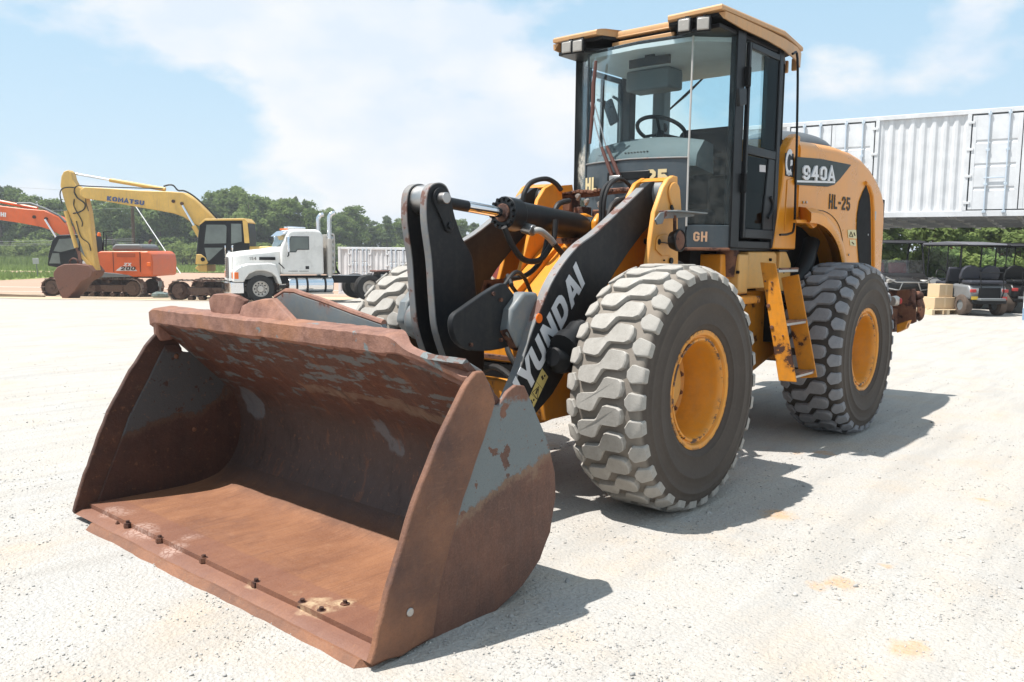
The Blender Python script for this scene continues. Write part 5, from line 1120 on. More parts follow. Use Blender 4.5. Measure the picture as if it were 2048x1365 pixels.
# flared rear fender rim
fr_o = [(-2.20, 1.83), (-2.42, 1.825), (-2.62, 1.785), (-2.80, 1.71), (-2.95, 1.60), (-3.05, 1.46), (-3.09, 1.30)]
fr_i = [(-2.475, 1.843), (-2.704, 1.839), (-2.912, 1.797), (-3.099, 1.719), (-3.256, 1.604), (-3.36, 1.458), (-3.401, 1.291)]
po_ = bez([(x, 0, z) for x, z in fr_o], 4); pi_ = bez([(x, 0, z) for x, z in fr_i], 4)
for s in (1, -1):
    R = []
    for p, q in zip(po_, pi_):
        o_ = (p-Vector((-2.3, 0, 1.1))).normalized(); P_ = p+Vector((0, s*.955, 0)); Q_ = q+Vector((0, s*.748, 0)); M_ = P_.lerp(Q_, .45)
        R.append([Q_+o_*.055, M_+o_*.045, P_+o_*.004, P_-o_*.055, P_-o_*.075-Vector((0, s*.012, 0)), Q_-o_*.06])
    obj('fender', MB().rings(R), YELLOW_CLEAN, rear, smooth=50)
obj('fender_bracket', MB().plate(ax([(1592, 440), (1636, 440), (1634, 452), (1627, 457), (1618, 447), (1594, 446)], 'Y', .90), (0, -1, 0), .03), YELLOW, rear)
obj('hood_flank', MB().prism([(-2.30, 1.845), (-2.47, 1.845), (-2.47, 1.79), (-2.30, 1.79)], 'Y', .60, .74), YELLOW_CLEAN, rear)
obj('wheel_well', MB().box2((-4.5, -.62, .75), (-2.5, .62, 1.78)), BLACKM, rear)
obj('engine_pipe', MB().tube(bez([(-2.35, .66, 1.15), (-2.6, .74, 1.35), (-2.8, .74, 1.62)], 5), .07, 12), BLACK, rear)
obj('rear_axle', MB().tube([(-2.9, -.8, .709), (-2.9, .8, .709)], .17, 20), YELLOW_WORN, rear)
obj('air_dome', MB().sphere((-3.35, .22, 2.47), (.62, .40, .17), 32, 12), plain('dome_plastic', (.075, .082, .088), .5, var=.1), rear)
obj('rear_grille', MB().box2((-4.80, -.6, 1.4), (-4.755, .72, 2.08)), BLACK, rear, bevel=.01)
# frame below the cab and beside the ladder
obj('rear_frame', MB().prism([(-1.45, 1.20), (-2.75, 1.20), (-2.75, .62), (-2.30, .50), (-1.75, .50), (-1.55, .72), (-1.45, .80)], 'Y', .40, .47), YELLOW_WORN, rear, bevel=.008)
obj('rear_frame', MB().prism([(-1.45, 1.20), (-4.6, 1.20), (-4.6, .62), (-2.30, .50), (-1.75, .50), (-1.45, .80)], 'Y', -.47, -.40), YELLOW_WORN, rear, bevel=.008)
obj('cross_member', MB().box2((-1.40, -.40, .55), (-1.48, .60, 1.16)), YELLOW_WORN, rear, bevel=.01)
obj('cross_member', MB().box2((-1.38, .30, 1.13), (-1.72, .78, 1.185)), YELLOW_WORN, rear, bevel=.01)
obj('skirt', MB().prism([(-1.50, .80), (-1.50, .30), (-1.66, .24), (-1.86, .80)], 'Y', .48, .66), YELLOW, rear, bevel=.01)
obj('tank', MB().box2((-1.50, .42, 1.20), (-1.66, .70, 1.50)), YELLOW_FADED, rear, bevel=.012)
obj('side_box', MB().prism([(-1.66, 1.235), (-1.64, 1.28), (-1.64, 1.40), (-1.68, 1.42), (-1.68, 1.52), (-2.16, 1.525), (-2.20, 1.50), (-2.20, 1.235)], 'Y', .50, .69), YELLOW_FADED, rear, bevel=.012)
obj('side_box', MB().prism([(-2.23, 1.20), (-2.23, 1.525), (-2.36, 1.525), (-2.46, 1.43), (-2.46, 1.20)], 'Y', .50, .705), YELLOW_FADED, rear, bevel=.010)
obj('side_box_lid', MB().box2((-2.22, .50, 1.528), (-2.40, .70, 1.54)), BLACK, rear)
for px in ((1543, 520), (1478, 545), (1568, 545)): 
    q = ax([px], 'Y', .707)[0]; obj('bolt', MB().cyl(q-Vector((0, .02, 0)), q, .012, n=8), BLACKM, rear)
mount = [(-1.36, 1.50), (-1.36, 1.36), (-1.42, 1.30), (-1.55, 1.30), (-1.62, 1.50)]
for s in (1, -1): obj('cab_mount', MB().prism(mount, 'Y', s*.40, s*.62), YELLOW, rear, bevel=.01)
obj('cab_mount', MB().cyl((-1.50, .60, 1.33), (-1.50, .60, 1.53), .06, .085, 16), RUSTM, rear)
obj('articulation', MB().box2((-.72, -.30, .50), (-1.5, .30, .62)).box2((-.72, -.30, 1.05), (-1.5, .30, 1.2)), YELLOW, rear, bevel=.01)
obj('articulation_pin', MB().cyl((-1.2, 0, .45), (-1.2, 0, 1.45), .12), BLACK, rear)
obj('under_cab', MB().box2((-1.2, -.45, 1.22), (-2.4, .45, 1.53)), BLACKM, rear)
obj('hose', MB().tube(bez([(-.72, .45, 1.38), (-.95, .50, 1.42), (-1.2, .40, 1.30), (-1.45, .35, 1.25)], 5), .03, 8), HOSE, rear)
obj('hose', MB().tube(bez([(-.72, .40, 1.28), (-.95, .46, 1.30), (-1.2, .36, 1.18), (-1.45, .32, 1.1)], 5), .03, 8), HOSE, rear)
# ladder
lad = hub('ladder', loader)
for X_, pts in ((-1.55, [(1520, 525), (1551, 527), (1593, 765), (1557, 762)]), (-1.92, [(1562, 556), (1597, 549), (1634, 755), (1600, 757)])):
    obj('stringer', MB().plate(ax(pts, 'X', X_), (-1, 0, 0), .012), YELLOW_WORN, lad, bevel=.004)
fr_ = ax([(1520, 525), (1551, 527), (1553, 540), (1524, 538)], 'X', -1.547)
for z, ya in ((1.37, .86), (.98, .94), (.60, 1.02)):
    obj('step', MB().box2((-1.562, ya, z), (-1.92, ya+.125, z+.025)), STEEL, lad, bevel=.004)
    obj('step_teeth', MB().box2((-1.562, ya+.122, z+.02), (-1.92, ya+.128, z+.035)), RUSTM, lad)
for px in ((1531, 563), (1544, 565), (1537, 612), (1544, 655), (1549, 673), (1566, 672)):
    q = ax([px], 'X', -1.549)[0]; big = px in ((1537, 612), (1544, 655))
    obj('bolt', MB().cyl(q, q+Vector((.008, 0, 0)), .016 if big else .008, n=6), RUSTM, lad, bevel=.002)
RPATCH = paint('rust_patch', (.060, .022, .012), .85, None, dirt=(.16, .07, .03), dirt_amt=.5, bump=.3)
# counterweight at the rear
cw = hub('counterweight', loader)
obj('weight_body', MB().box2((-4.42, -.80, .66), (-4.78, .72, 1.28)), RUSTM, cw, bevel=.02)
sp1 = [(v.x, v.z) for v in ax([(1776, 622), (1801, 618), (1800, 664), (1776, 666)], 'Y', .84)]
obj('side_plate', MB().plate(ax([(1770, 620), (1802, 617), (1800, 664), (1770, 666)], 'Y', .84), (0, -1, 0), .10), RUSTM, cw, bevel=.008)
obj('hitch_shelf', MB().plate(ax([(1800, 648), (1824, 640), (1817, 657), (1800, 665)], 'X', -5.00), (1, 0, 0), .12), YELLOW_WORN, cw, bevel=.006)
obj('end_plate', MB().plate(ax([(1778, 582), (1830, 578), (1832, 644), (1824, 648), (1800, 650), (1778, 650)], 'X', -5.06), (-1, 0, 0), .04), RUSTM, cw, bevel=.006)
obj('hook', MB().tube(bez(ax([(1838, 600), (1842, 615), (1840, 632), (1834, 637)], 'X', -5.12), 4), .04, 8), RUSTM, cw)
obj('hook', MB().sphere(ax([(1836, 592)], 'X', -5.12)[0], (.03, .06, .05)), RUSTM, cw)
ql = ax([(1787, 602)], 'Y', .84)[0]
obj('tail_lamp', MB().cyl(ql+Vector((.06, 0, 0)), ql+Vector((-.02, .02, 0)), .05, .055, 16), ALU, cw, bevel=.006)
obj('tail_lens', MB().cyl(ql+Vector((-.005, .05, 0)), ql+Vector((-.02, .065, 0)), .032, n=16), REDM, cw)
# ------------------------------------------------------------------ far machines: points read off the photograph at the machine's own depth
ROTR = math.atan2(rh.y, rh.x)
class Side:
    """local frame of a machine standing side-on at depth D: x to the right, y away, z up, origin on the ground below px0"""
    def __init__(s, px0, D, reg, sc):
        s.o = at(px0, D); s.D = D; s.reg = reg; s.sc = sc
    def __call__(s, pts):
        out = []
        for x, y in pts:
            r = ray(s.reg[0]+x/s.sc, s.reg[1]+y/s.sc); p = CPOS + r*(s.D/r.dot(fh)); d = p - s.o
            out.append((d.dot(rh), d.z))
        return out
def v3(p, y): return Vector((p[0], y, p[1]))
ORANGEP = paint('orange_machine_paint', (0.62, 0.11, 0.022), 0.42, None, dirt_amt=0.15, bump=0.02)
KYEL = paint('pale_yellow_paint', (0.60, 0.37, 0.085), 0.5, (0.10, 0.05, 0.03), 0.70, 1.6, dirt_amt=0.35)
TRACKM = paint('track_steel', (0.20, 0.165, 0.14), 0.7, (0.10, 0.05, 0.035), 0.5, 3.0, dirt=(0.40, 0.33, 0.26), dirt_amt=0.5)
TFRAME = paint('track_frame_rust', (0.085, 0.050, 0.038), 0.8, (0.05, 0.025, 0.018), 0.55, 2.0, dirt=(0.22, 0.15, 0.10), dirt_amt=0.5)
BUCKR = paint('rusty_digger_bucket', (0.14, 0.058, 0.038), 0.75, (0.07, 0.035, 0.026), 0.60, 1.5, dirt=(0.22, 0.12, 0.08), dirt_amt=0.4)
BLUEL = plain('blue_lettering', (0.05, 0.075, 0.17), 0.5, var=.1)
GREYPL = plain('grey_plastic', (0.14, 0.15, 0.155), 0.6, var=.12)
WHITEP = paint('white_truck_paint', (0.72, 0.71, 0.68), 0.3, None, dirt=(0.5, 0.45, 0.38), dirt_amt=0.12, bump=0.0)
FARGLASS = plain('far_window', (0.105, 0.125, 0.115), 0.12, var=.5, scale=1.6)
FARGLASS.node_tree.nodes['Principled BSDF'].inputs['Specular IOR Level'].default_value = .6
TYREB = plain('road_tyre', (0.028, 0.027, 0.026), 0.8, var=.3, scale=5)
def track(root, x0, x1, y0, y1, h):
    """one crawler: loop of cleated shoes round a frame with rollers, idler and sprocket"""
    r = h/2; path = []
    n = 46; L1 = (x1-x0-2*r); per = 2*L1+2*math.pi*r
    def P(t):
        s = t*per
        if s < L1: return Vector((x0+r+s, 0, h)), Vector((0, 0, 1))
        s -= L1
        if s < math.pi*r: a = math.pi/2 - s/r; return Vector((x1-r+r*math.cos(a), 0, r+r*math.sin(a))), Vector((math.cos(a), 0, math.sin(a)))
        s -= math.pi*r
        if s < L1: return Vector((x1-r-s, 0, 0)), Vector((0, 0, -1))
        s -= L1; a = -math.pi/2 - s/r; return Vector((x0+r+r*math.cos(a), 0, r+r*math.sin(a))), Vector((math.cos(a), 0, math.sin(a)))
    mb = MB()
    for k in range(n):
        c, nv = P((k+.5)/n); t = Vector((nv.z, 0, -nv.x)); w = per/n*.46
        R = Matrix(((t.x, 0, nv.x), (0, 1, 0), (t.z, 0, nv.z)))
        mb.box(c+Vector((0, (y0+y1)/2, 0))-nv*.015, (w*2, y1-y0, .03), R); mb.box(c+t*w*.8+Vector((0, (y0+y1)/2, 0))+nv*.012, (.03, y1-y0, .045), R)
    o = obj('track_chain', mb, TRACKM, root, smooth=0); o['kind'] = 'stuff'
    ym = (y0+y1)/2
    obj('track_frame', MB().prism([(x0+r, h*.30), (x0+r*.8, h*.5), (x0+r, h*.68), (x1-r, h*.68), (x1-r*.8, h*.5), (x1-r, h*.30)], 'Y', ym-.17, ym+.17), TFRAME, root, bevel=.03)
    for xx in (x0+r, x1-r): obj('drive_wheel', MB().lathe([(-.20, .05), (-.20, r*.72), (-.1, r*.86), (.1, r*.86), (.20, r*.72), (.20, .05)], (xx, ym, r), 'Y', 24, closed=True).cyl((xx, ym-.24, r), (xx, ym+.24, r), r*.38), TFRAME, root)
    k = 0
    while x0+2*r+.45*k < x1-2*r+.1: obj('track_roller', MB().cyl((x0+2*r+.45*k, ym-.2, h*.16), (x0+2*r+.45*k, ym+.2, h*.16), h*.12, n=14), TFRAME, root); k += 1
    for f in (.33, .66): obj('carrier_roller', MB().cyl((x0+(x1-x0)*f, ym-.18, h*.83), (x0+(x1-x0)*f, ym+.18, h*.83), h*.07, n=12), TFRAME, root)

# ---------------- yellow excavator
Z1 = ((0, 320), 4.551); Z8 = ((400, 420), 6.823)
yS = Side(430, 35.2, *Z1); y8 = Side(430, 35.2, *Z8)
yex = thing('excavator', 'weathered yellow excavator with its long boom raised and rusty bucket curled down to the ground', 'excavator', yS.o, ROTR)
def ymb(pts, a, b): return MB().prism(pts, 'Y', a, b)
obj('boom', ymb(yS([(800, 252), (1000, 262), (1300, 284), (1560, 292), (1690, 302), (1800, 372), (1900, 468), (2010, 575), (2100, 760), (2120, 900), (2040, 900), (1985, 770), (1930, 680), (1830, 605), (1760, 570), (1690, 520), (1600, 490), (1450, 462), (1250, 428), (1000, 384), (800, 356), (760, 330), (755, 280)]), -.28, .28), KYEL, yex, bevel=.03)
obj('arm', ymb(yS([(578, 155), (600, 112), (640, 96), (668, 118), (684, 180), (712, 235), (760, 262), (800, 350), (830, 480), (850, 640), (872, 860), (900, 1000), (880, 1040), (850, 1010), (800, 900), (740, 730), (690, 600), (640, 480), (600, 360), (570, 240)]), -.19, .19), KYEL, yex, bevel=.03)
bk = yS([(548, 1020), (580, 975), (640, 948), (740, 945), (860, 958), (905, 1015), (880, 1062), (800, 1105), (735, 1190), (680, 1245), (655, 1300), (635, 1280), (590, 1180), (560, 1090), (545, 1050)])
obj('digging_bucket', ymb(bk, -.52, .52), BUCKR, yex, bevel=.03)
for k in range(4):
    q = yS([(632, 1262), (662, 1306), (655, 1240)]); obj('tooth', ymb(q, -.5+.3*k, -.40+.3*k), BUCKR, yex, bevel=.01)
obj('bucket_eye', MB().rings([[v3((c[0], c[1]), 0)+Vector((.0+(.17+.035*math.cos(b_))*math.cos(a), .06*math.sin(b_), (.17+.035*math.cos(b_))*math.sin(a))) for b_ in [2*math.pi*j/6 for j in range(6)]] for a in [2*math.pi*k/16 for k in range(16)] for c in [yS([(672, 935)])[0]]], loop=True), BUCKR, yex)
def ytube(name, pts, y, r, m_, root=yex, S=yS): return obj(name, MB().tube([v3(p, y) for p in S(pts)], r, 10), m_, root)
ytube('cylinder_rod', [(690, 128), (1002, 184)], 0, .045, CHROME); ytube('cylinder_barrel', [(1000, 184), (1505, 270)], 0, .085, KYEL)
ytube('cylinder_rod', [(1692, 420), (1802, 612)], -.36, .05, CHROME); ytube('cylinder_barrel', [(1792, 605), (1905, 800)], -.36, .095, KYEL)
ytube('bucket_cylinder', [(625, 470), (722, 800)], -.0-.24, .085, KYEL); ytube('cylinder_rod', [(722, 800), (770, 930)], -.24, .045, BUCKR)
obj('link', ymb(yS([(735, 830), (760, 840), (880, 985), (860, 1000), (740, 860)]), -.26, -.20), KYEL, yex); obj('link', ymb(yS([(735, 830), (760, 830), (780, 960), (755, 960)]), -.30, -.24), BUCKR, yex)
for pts, r_ in (([(590, 400), (572, 320), (590, 270), (640, 255), (715, 258)], .025), ([(700, 300), (705, 265), (740, 240), (900, 248), (1500, 268)], .022), ([(700, 300), (730, 350), (795, 400), (790, 450), (740, 480), (690, 490)], .028), ([(1510, 245), (1560, 232), (1600, 240), (1640, 282), (1700, 288), (1790, 340), (1900, 440), (2000, 545)], .035), ([(720, 560), (760, 700), (830, 760), (850, 830)], .02), ([(700, 360), (700, 430), (770, 560), (770, 610)], .02), ([(800, 270), (805, 380), (830, 470)], .018)):
    obj('hose', MB().tube(bez([v3(p, -.22) for p in yS(pts)], 4), r_, 6), HOSE, yex)
kq = v3(yS([(1338, 418)])[0], 0)-v3(yS([(1003, 374)])[0], 0)
block_text('lettering', 'KOMATSU', BLUEL, yex, v3(yS([(1003, 374)])[0], -.284), kq, (0, 0, 1), .185, kq.length, w=.26, proud=.008)
for p in ((1605, 382), (1683, 403)): q = yS([p])[0]; obj('boss', MB().cyl(v3(q, -.30), v3(q, -.34), .07, n=14), TFRAME, yex)
# house and cab
cabo = y8([(112, 735), (128, 560), (150, 400), (168, 215), (240, 147), (755, 140), (800, 190), (815, 300), (822, 745)])
obj('cab', ymb(cabo, -1.45, -.50), BLACK, yex, bevel=.04)
obj('cab_roof', ymb(y8([(165, 213), (238, 142), (758, 135), (808, 190), (795, 205), (750, 162), (245, 168), (180, 220)]), -1.47, -.48), KYEL, yex, bevel=.02)
obj('rear_post', ymb(y8([(735, 160), (800, 195), (825, 460), (760, 460)]), -1.475, -1.44), KYEL, yex, bevel=.01)
obj('cab_window', ymb(y8([(262, 218), (505, 220), (525, 245), (520, 462), (232, 468)]), -1.462, -1.452), FARGLASS, yex)
obj('cab_window', ymb(y8([(585, 205), (718, 208), (725, 440), (585, 470)]), -1.462, -1.452), FARGLASS, yex)
obj('cab_window', ymb(y8([(235, 520), (480, 520), (300, 690), (270, 690)]), -1.462, -1.452), FARGLASS, yex)
obj('front_corner', ymb(y8([(115, 735), (130, 605), (190, 605), (250, 650), (285, 720), (250, 742)]), -1.47, -1.40), KYEL, yex, bevel=.02)
q = y8([(215, 672)])[0]; obj('round_vent', MB().cyl(v3(q, -1.46), v3(q, -1.485), .085, n=18), BLACKM, yex)
obj('front_window', MB().prism([(-1.38, 1), (-.56, 1), (-.56, 2), (-1.38, 2)], 'X', 0, .001) if False else MB().plate([v3(y8([(118, 600)])[0], -1.36), v3(y8([(118, 600)])[0], -.58), v3(y8([(160, 230)])[0], -.58), v3(y8([(160, 230)])[0], -1.36)], (-1, 0, 0), .012), FARGLASS, yex)
obj('floor_edge', ymb(y8([(90, 790), (130, 750), (250, 745), (250, 835), (150, 835)]), -1.3, -.3), KYEL, yex, bevel=.02)
hx = y8([(820, 500), (820, 760)]); obj('engine_house', MB().box2((hx[0][0]-.2, -1.40, hx[1][1]), (hx[0][0]+2.6, 1.35, hx[0][1])), KYEL, yex, bevel=.06)
obj('turntable', MB().cyl((hx[0][0]-.1, 0, .88), (hx[0][0]-.1, 0, 1.12), .75, n=28), TFRAME, yex)
tx = yS([(1664, 1180), (1540, 1180)]); track(yex, tx[0][0], tx[0][0]+4.1, -1.55, -.95, .86); track(yex, tx[0][0]+.02, tx[0][0]+4.1, .85, 1.45, .86)
obj('undercarriage', MB().box2((tx[0][0]+1.2, -.95, .35), (tx[0][0]+2.8, .85, .80)), TFRAME, yex, bevel=.04)

# ---------------- orange excavator behind
oS = Side(250, 38.6, *Z1)
oex = thing('excavator', 'orange excavator with black cab and grey engine cover, boom reaching left out of frame', 'excavator', oS.o, ROTR)
OBODY = oS
obj('engine_house', ymb(oS([(990, 850), (1050, 832), (1460, 830), (1490, 855), (1505, 920), (1500, 1055), (1290, 1058), (1180, 1040), (1000, 1010)]), -1.35, 1.25), ORANGEP, oex, bevel=.05)
obj('house_base', ymb(oS([(880, 1010), (1000, 1012), (1180, 1025), (1290, 1040), (1330, 1058), (1180, 1062), (880, 1068)]), -1.36, 1.2), GREYPL, oex, bevel=.02)
obj('counterweight', ymb(oS([(1395, 840), (1462, 832), (1495, 860), (1508, 930), (1504, 1050), (1395, 1040)]), -1.375, 1.3), ORANGEP, oex, bevel=.05)
for x in (1155, 1392): 
    a, b_ = oS([(x, 838), (x, 1015)]); obj('panel_gap', MB().box2((a[0]-.012, -1.358 if x < 1300 else -1.383, b_[1]), (a[0]+.012, -1.30, a[1])), DARKL, oex)
a, b_ = oS([(1188, 850), (1352, 885)]); obj('louvre', MB().box2((a[0], -1.357, b_[1]), (b_[0], -1.33, a[1])), plain('dark_orange', (.36, .07, .02), .6), oex)
a, b_ = oS([(1455, 930), (1490, 965)]); obj('tail_lamp', MB().box2((a[0], -1.39, b_[1]), (b_[0], -1.36, a[1])), ORANGE, oex, bevel=.01)
obj('engine_cover', ymb(oS([(1118, 828), (1122, 790), (1150, 768), (1370, 768), (1398, 790), (1405, 828)]), -1.1, .6), GREYPL, oex, bevel=.10, seg=4)
ytube('exhaust', [(1335, 770), (1335, 745), (1352, 730)], .3, .05, BUCKR, oex, oS)
obj('cab', ymb(oS([(585, 960), (592, 860), (625, 740), (670, 690), (930, 678), (968, 690), (990, 790), (1000, 1012), (880, 1012)]), -1.40, -.45), BLACK, oex, bevel=.04)
obj('cab_window', ymb(oS([(640, 830), (690, 725), (860, 715), (862, 800), (700, 840)]), -1.412, -1.402), FARGLASS, oex)
obj('cab_window', ymb(oS([(870, 705), (940, 702), (950, 815), (905, 905), (880, 910)]), -1.412, -1.402), FARGLASS, oex)
obj('cab_window', ymb(oS([(600, 940), (630, 850), (690, 850), (700, 940)]), -1.412, -1.402), FARGLASS, oex)
obj('info_board', ymb(oS([(890, 918), (975, 902), (980, 975), (898, 995)]), -1.43, -1.415), WHITEL, oex)
q = oS([(990, 690)])[0]; obj('beacon', MB().cyl(v3((q[0], q[1]-.05), -.9), v3((q[0], q[1]+.12), -.9), .085, .06, 14), ORANGE, oex, bevel=.02)
for pts in ([(1018, 830), (1020, 660), (1100, 656)], [(1040, 830), (1045, 690), (1100, 685)], [(1010, 755), (1010, 820)], [(1045, 720), (1100, 718)]): ytube('handrail', pts, -.8, .022, BLACK, oex, oS)
ob = oS([(-260, 420), (-200, 380), (0, 418), (250, 448), (430, 462), (560, 520), (640, 610), (690, 760), (720, 900), (660, 900), (620, 740), (585, 690), (490, 640), (400, 612), (200, 575), (0, 545), (-230, 500)])
obj('boom', ymb(ob, -.28, .28), ORANGEP, oex, bevel=.03)
kq = v3(oS([(88, 524)])[0], 0)-v3(oS([(-125, 498)])[0], 0)
block_text('lettering', 'HITACHI', WHITEL, oex, v3(oS([(-125, 498)])[0], -.286), kq, (0, 0, 1), .20, kq.length, w=.24, proud=.008)
ytube('cylinder_barrel', [(-60, 368), (340, 445)], 0, .075, ORANGEP, oex, oS); ytube('hose', [(180, 400), (300, 398), (440, 450), (560, 510), (620, 570)], -.2, .05, GREYPL, oex, oS)
ytube('cylinder_rod', [(450, 545), (565, 730)], -.36, .05, CHROME, oex, oS); ytube('cylinder_barrel', [(560, 722), (600, 790)], -.36, .09, ORANGEP, oex, oS)
q = oS([(345, 523), (452, 540)]); 
for p in q: obj('boss', MB().cyl(v3(p, -.28), v3(p, -.33), .075, n=14), DARKL, oex)
sg = oS([(1180, 1002), (1250, 975), (1330, 978), (1368, 1005)])
obj('emblem', ymb(oS([(1180, 1004), (1225, 968), (1330, 968), (1370, 1006)]), -1.362, -1.358), WHITEL, oex)
block_text('lettering', '200', DARKL, oex, v3(oS([(1222, 1000)])[0], -1.368), (1, 0, 0), (0, 0, 1), .17, .66, w=.2, shear=.15, proud=.01)
block_text('lettering', 'ZX', WHITEL, oex, v3(oS([(1250, 962)])[0], -1.366), (1, 0, 0), (0, 0, 1), .14, .34, w=.2, shear=.1, proud=.008)
tx = oS([(545, 1190), (1405, 1190), (408, 1180)]); track(oex, tx[0][0]-.1, tx[1][0], -1.35, -.75, .86); track(oex, tx[0][0]-.05, tx[1][0]-.1, .75, 1.35, .86)
obj('undercarriage', MB().box2((tx[0][0]+1.2, -.75, .35), (tx[1][0]-1.2, .75, .82)), TFRAME, oex, bevel=.04)
obj('turntable', MB().cyl(((tx[0][0]+tx[1][0])/2, 0, .80), ((tx[0][0]+tx[1][0])/2, 0, 1.05), .7, n=28), TFRAME, oex)

# ---------------- white road tractor (local: x forward, y left, z up; origin under the front axle)
TY = math.radians(27); tf = -rh*math.cos(TY) - fh*math.sin(TY); tl = Vector((-tf.y, tf.x, 0))
near_w = at(519, 31.5); to = near_w - tl*1.03
truck = thing('tractor_truck', 'white bonneted road tractor unit with chrome tank and twin exhaust stacks', 'truck', (to.x, to.y, near_w.z), math.atan2(tf.y, tf.x))
hood_s = [(1.02, .43, .80, 1.80), (.98, .46, .80, 1.86), (.5, .58, .85, 1.94), (-.2, .70, .95, 2.02), (-.80, .84, 1.0, 2.10)]
R = []
for x, w, z0, z1 in hood_s: R.append([Vector((x, -w, z0)), Vector((x, -w, z1-.16)), Vector((x, -w+.10, z1-.04)), Vector((x, -w*.5, z1)), Vector((x, w*.5, z1)), Vector((x, w-.10, z1-.04)), Vector((x, w, z1-.16)), Vector((x, w, z0))])
obj('hood', MB().rings(R), WHITEP, truck, bevel=.02, smooth=40)
GRILLEM = plain('grille_metal', (.16, .17, .18), .35, .6, var=.2)
obj('grille', MB().box2((1.02, -.34, .90), (1.045, .34, 1.70)), GRILLEM, truck, bevel=.015)
sl = MB().box2((0, -.33, 0), (.03, .33, .03)).mesh('grille_bar', STEEL)
for k in range(10): o = link('grille_bar', sl, truck); o.location = (1.045, 0, .935+.075*k)
for s in (1, -1):
    fen = [(.98, .78), (.98, 1.18), (.80, 1.34), (.45, 1.46), (-.35, 1.50), (-.58, 1.44), (-.80, .70), (-.66, .70), (-.56, .98), (-.40, 1.12), (-.15, 1.20), (.15, 1.20), (.42, 1.08), (.55, .90), (.60, .78)]
    obj('fender', MB().prism(fen, 'Y', s*.55, s*1.16), WHITEP, truck, bevel=.05, seg=3)
    obj('headlamp', MB().box2((.96, s*.60, .92), (1.0, s*.80, 1.14)), LENS, truck, bevel=.02)
    obj('turn_lamp', MB().box2((.95, s*.82, .90), (.992, s*1.0, 1.15)).box2((.80, s*1.0, .90), (.95, s*1.172, 1.15)) if s > 0 else MB().box2((.95, s*.82, .90), (.992, s*1.0, 1.15)), ORANGE, truck, bevel=.015)
obj('bumper', MB().prism([(1.20, -.62), (1.20, .62), (1.06, 1.05), (.62, 1.14), (.60, 1.08), (1.0, .98), (1.0, -.98), (.60, -1.08), (.62, -1.14), (1.06, -1.05)], 'Z', .36, .76), CHROME, truck, bevel=.02)
for y in (-.35, .05, .40): obj('bumper_slot', MB().box2((1.195, y, .46 if y else .56), (1.207, y+.09, .56 if y else .68)), BLACKM, truck)
cabp = [(-.80, 1.05), (-.80, 2.08), (-1.02, 2.58), (-1.10, 2.70), (-1.25, 2.78), (-2.15, 2.80), (-2.36, 2.72), (-2.44, 2.5), (-2.46, 1.05)]
obj('cab', MB().prism(cabp, 'Y', -1.0, 1.0), WHITEP, truck, bevel=.10, seg=3)
obj('windscreen', MB().plate([Vector((-.825, -.86, 2.12)), Vector((-.825, .86, 2.12)), Vector((-1.03, .80, 2.60)), Vector((-1.03, -.80, 2.60))], (1, 0, .4), .012), glass('windscreen_glass', (.45, .60, .58), 1.0, .10), truck)
obj('sun_visor', MB().prism([(-.78, 2.52), (-1.04, 2.74), (-1.10, 2.72), (-1.02, 2.60)], 'Y', -.92, .92), CHROME, truck, bevel=.01)
for y in (-.5, -.25, 0, .25, .5): obj('marker_lamp', MB().box((-1.12, y, 2.80), (.10, .07, .06)), ORANGE, truck, bevel=.015)
obj('air_horn', MB().tube([(-1.2, .3, 2.86), (-1.9, .3, 2.86)], [.06, .03], 10), CHROME, truck); obj('air_horn', MB().tube([(-1.2, -.3, 2.86), (-1.9, -.3, 2.86)], [.06, .03], 10), CHROME, truck)
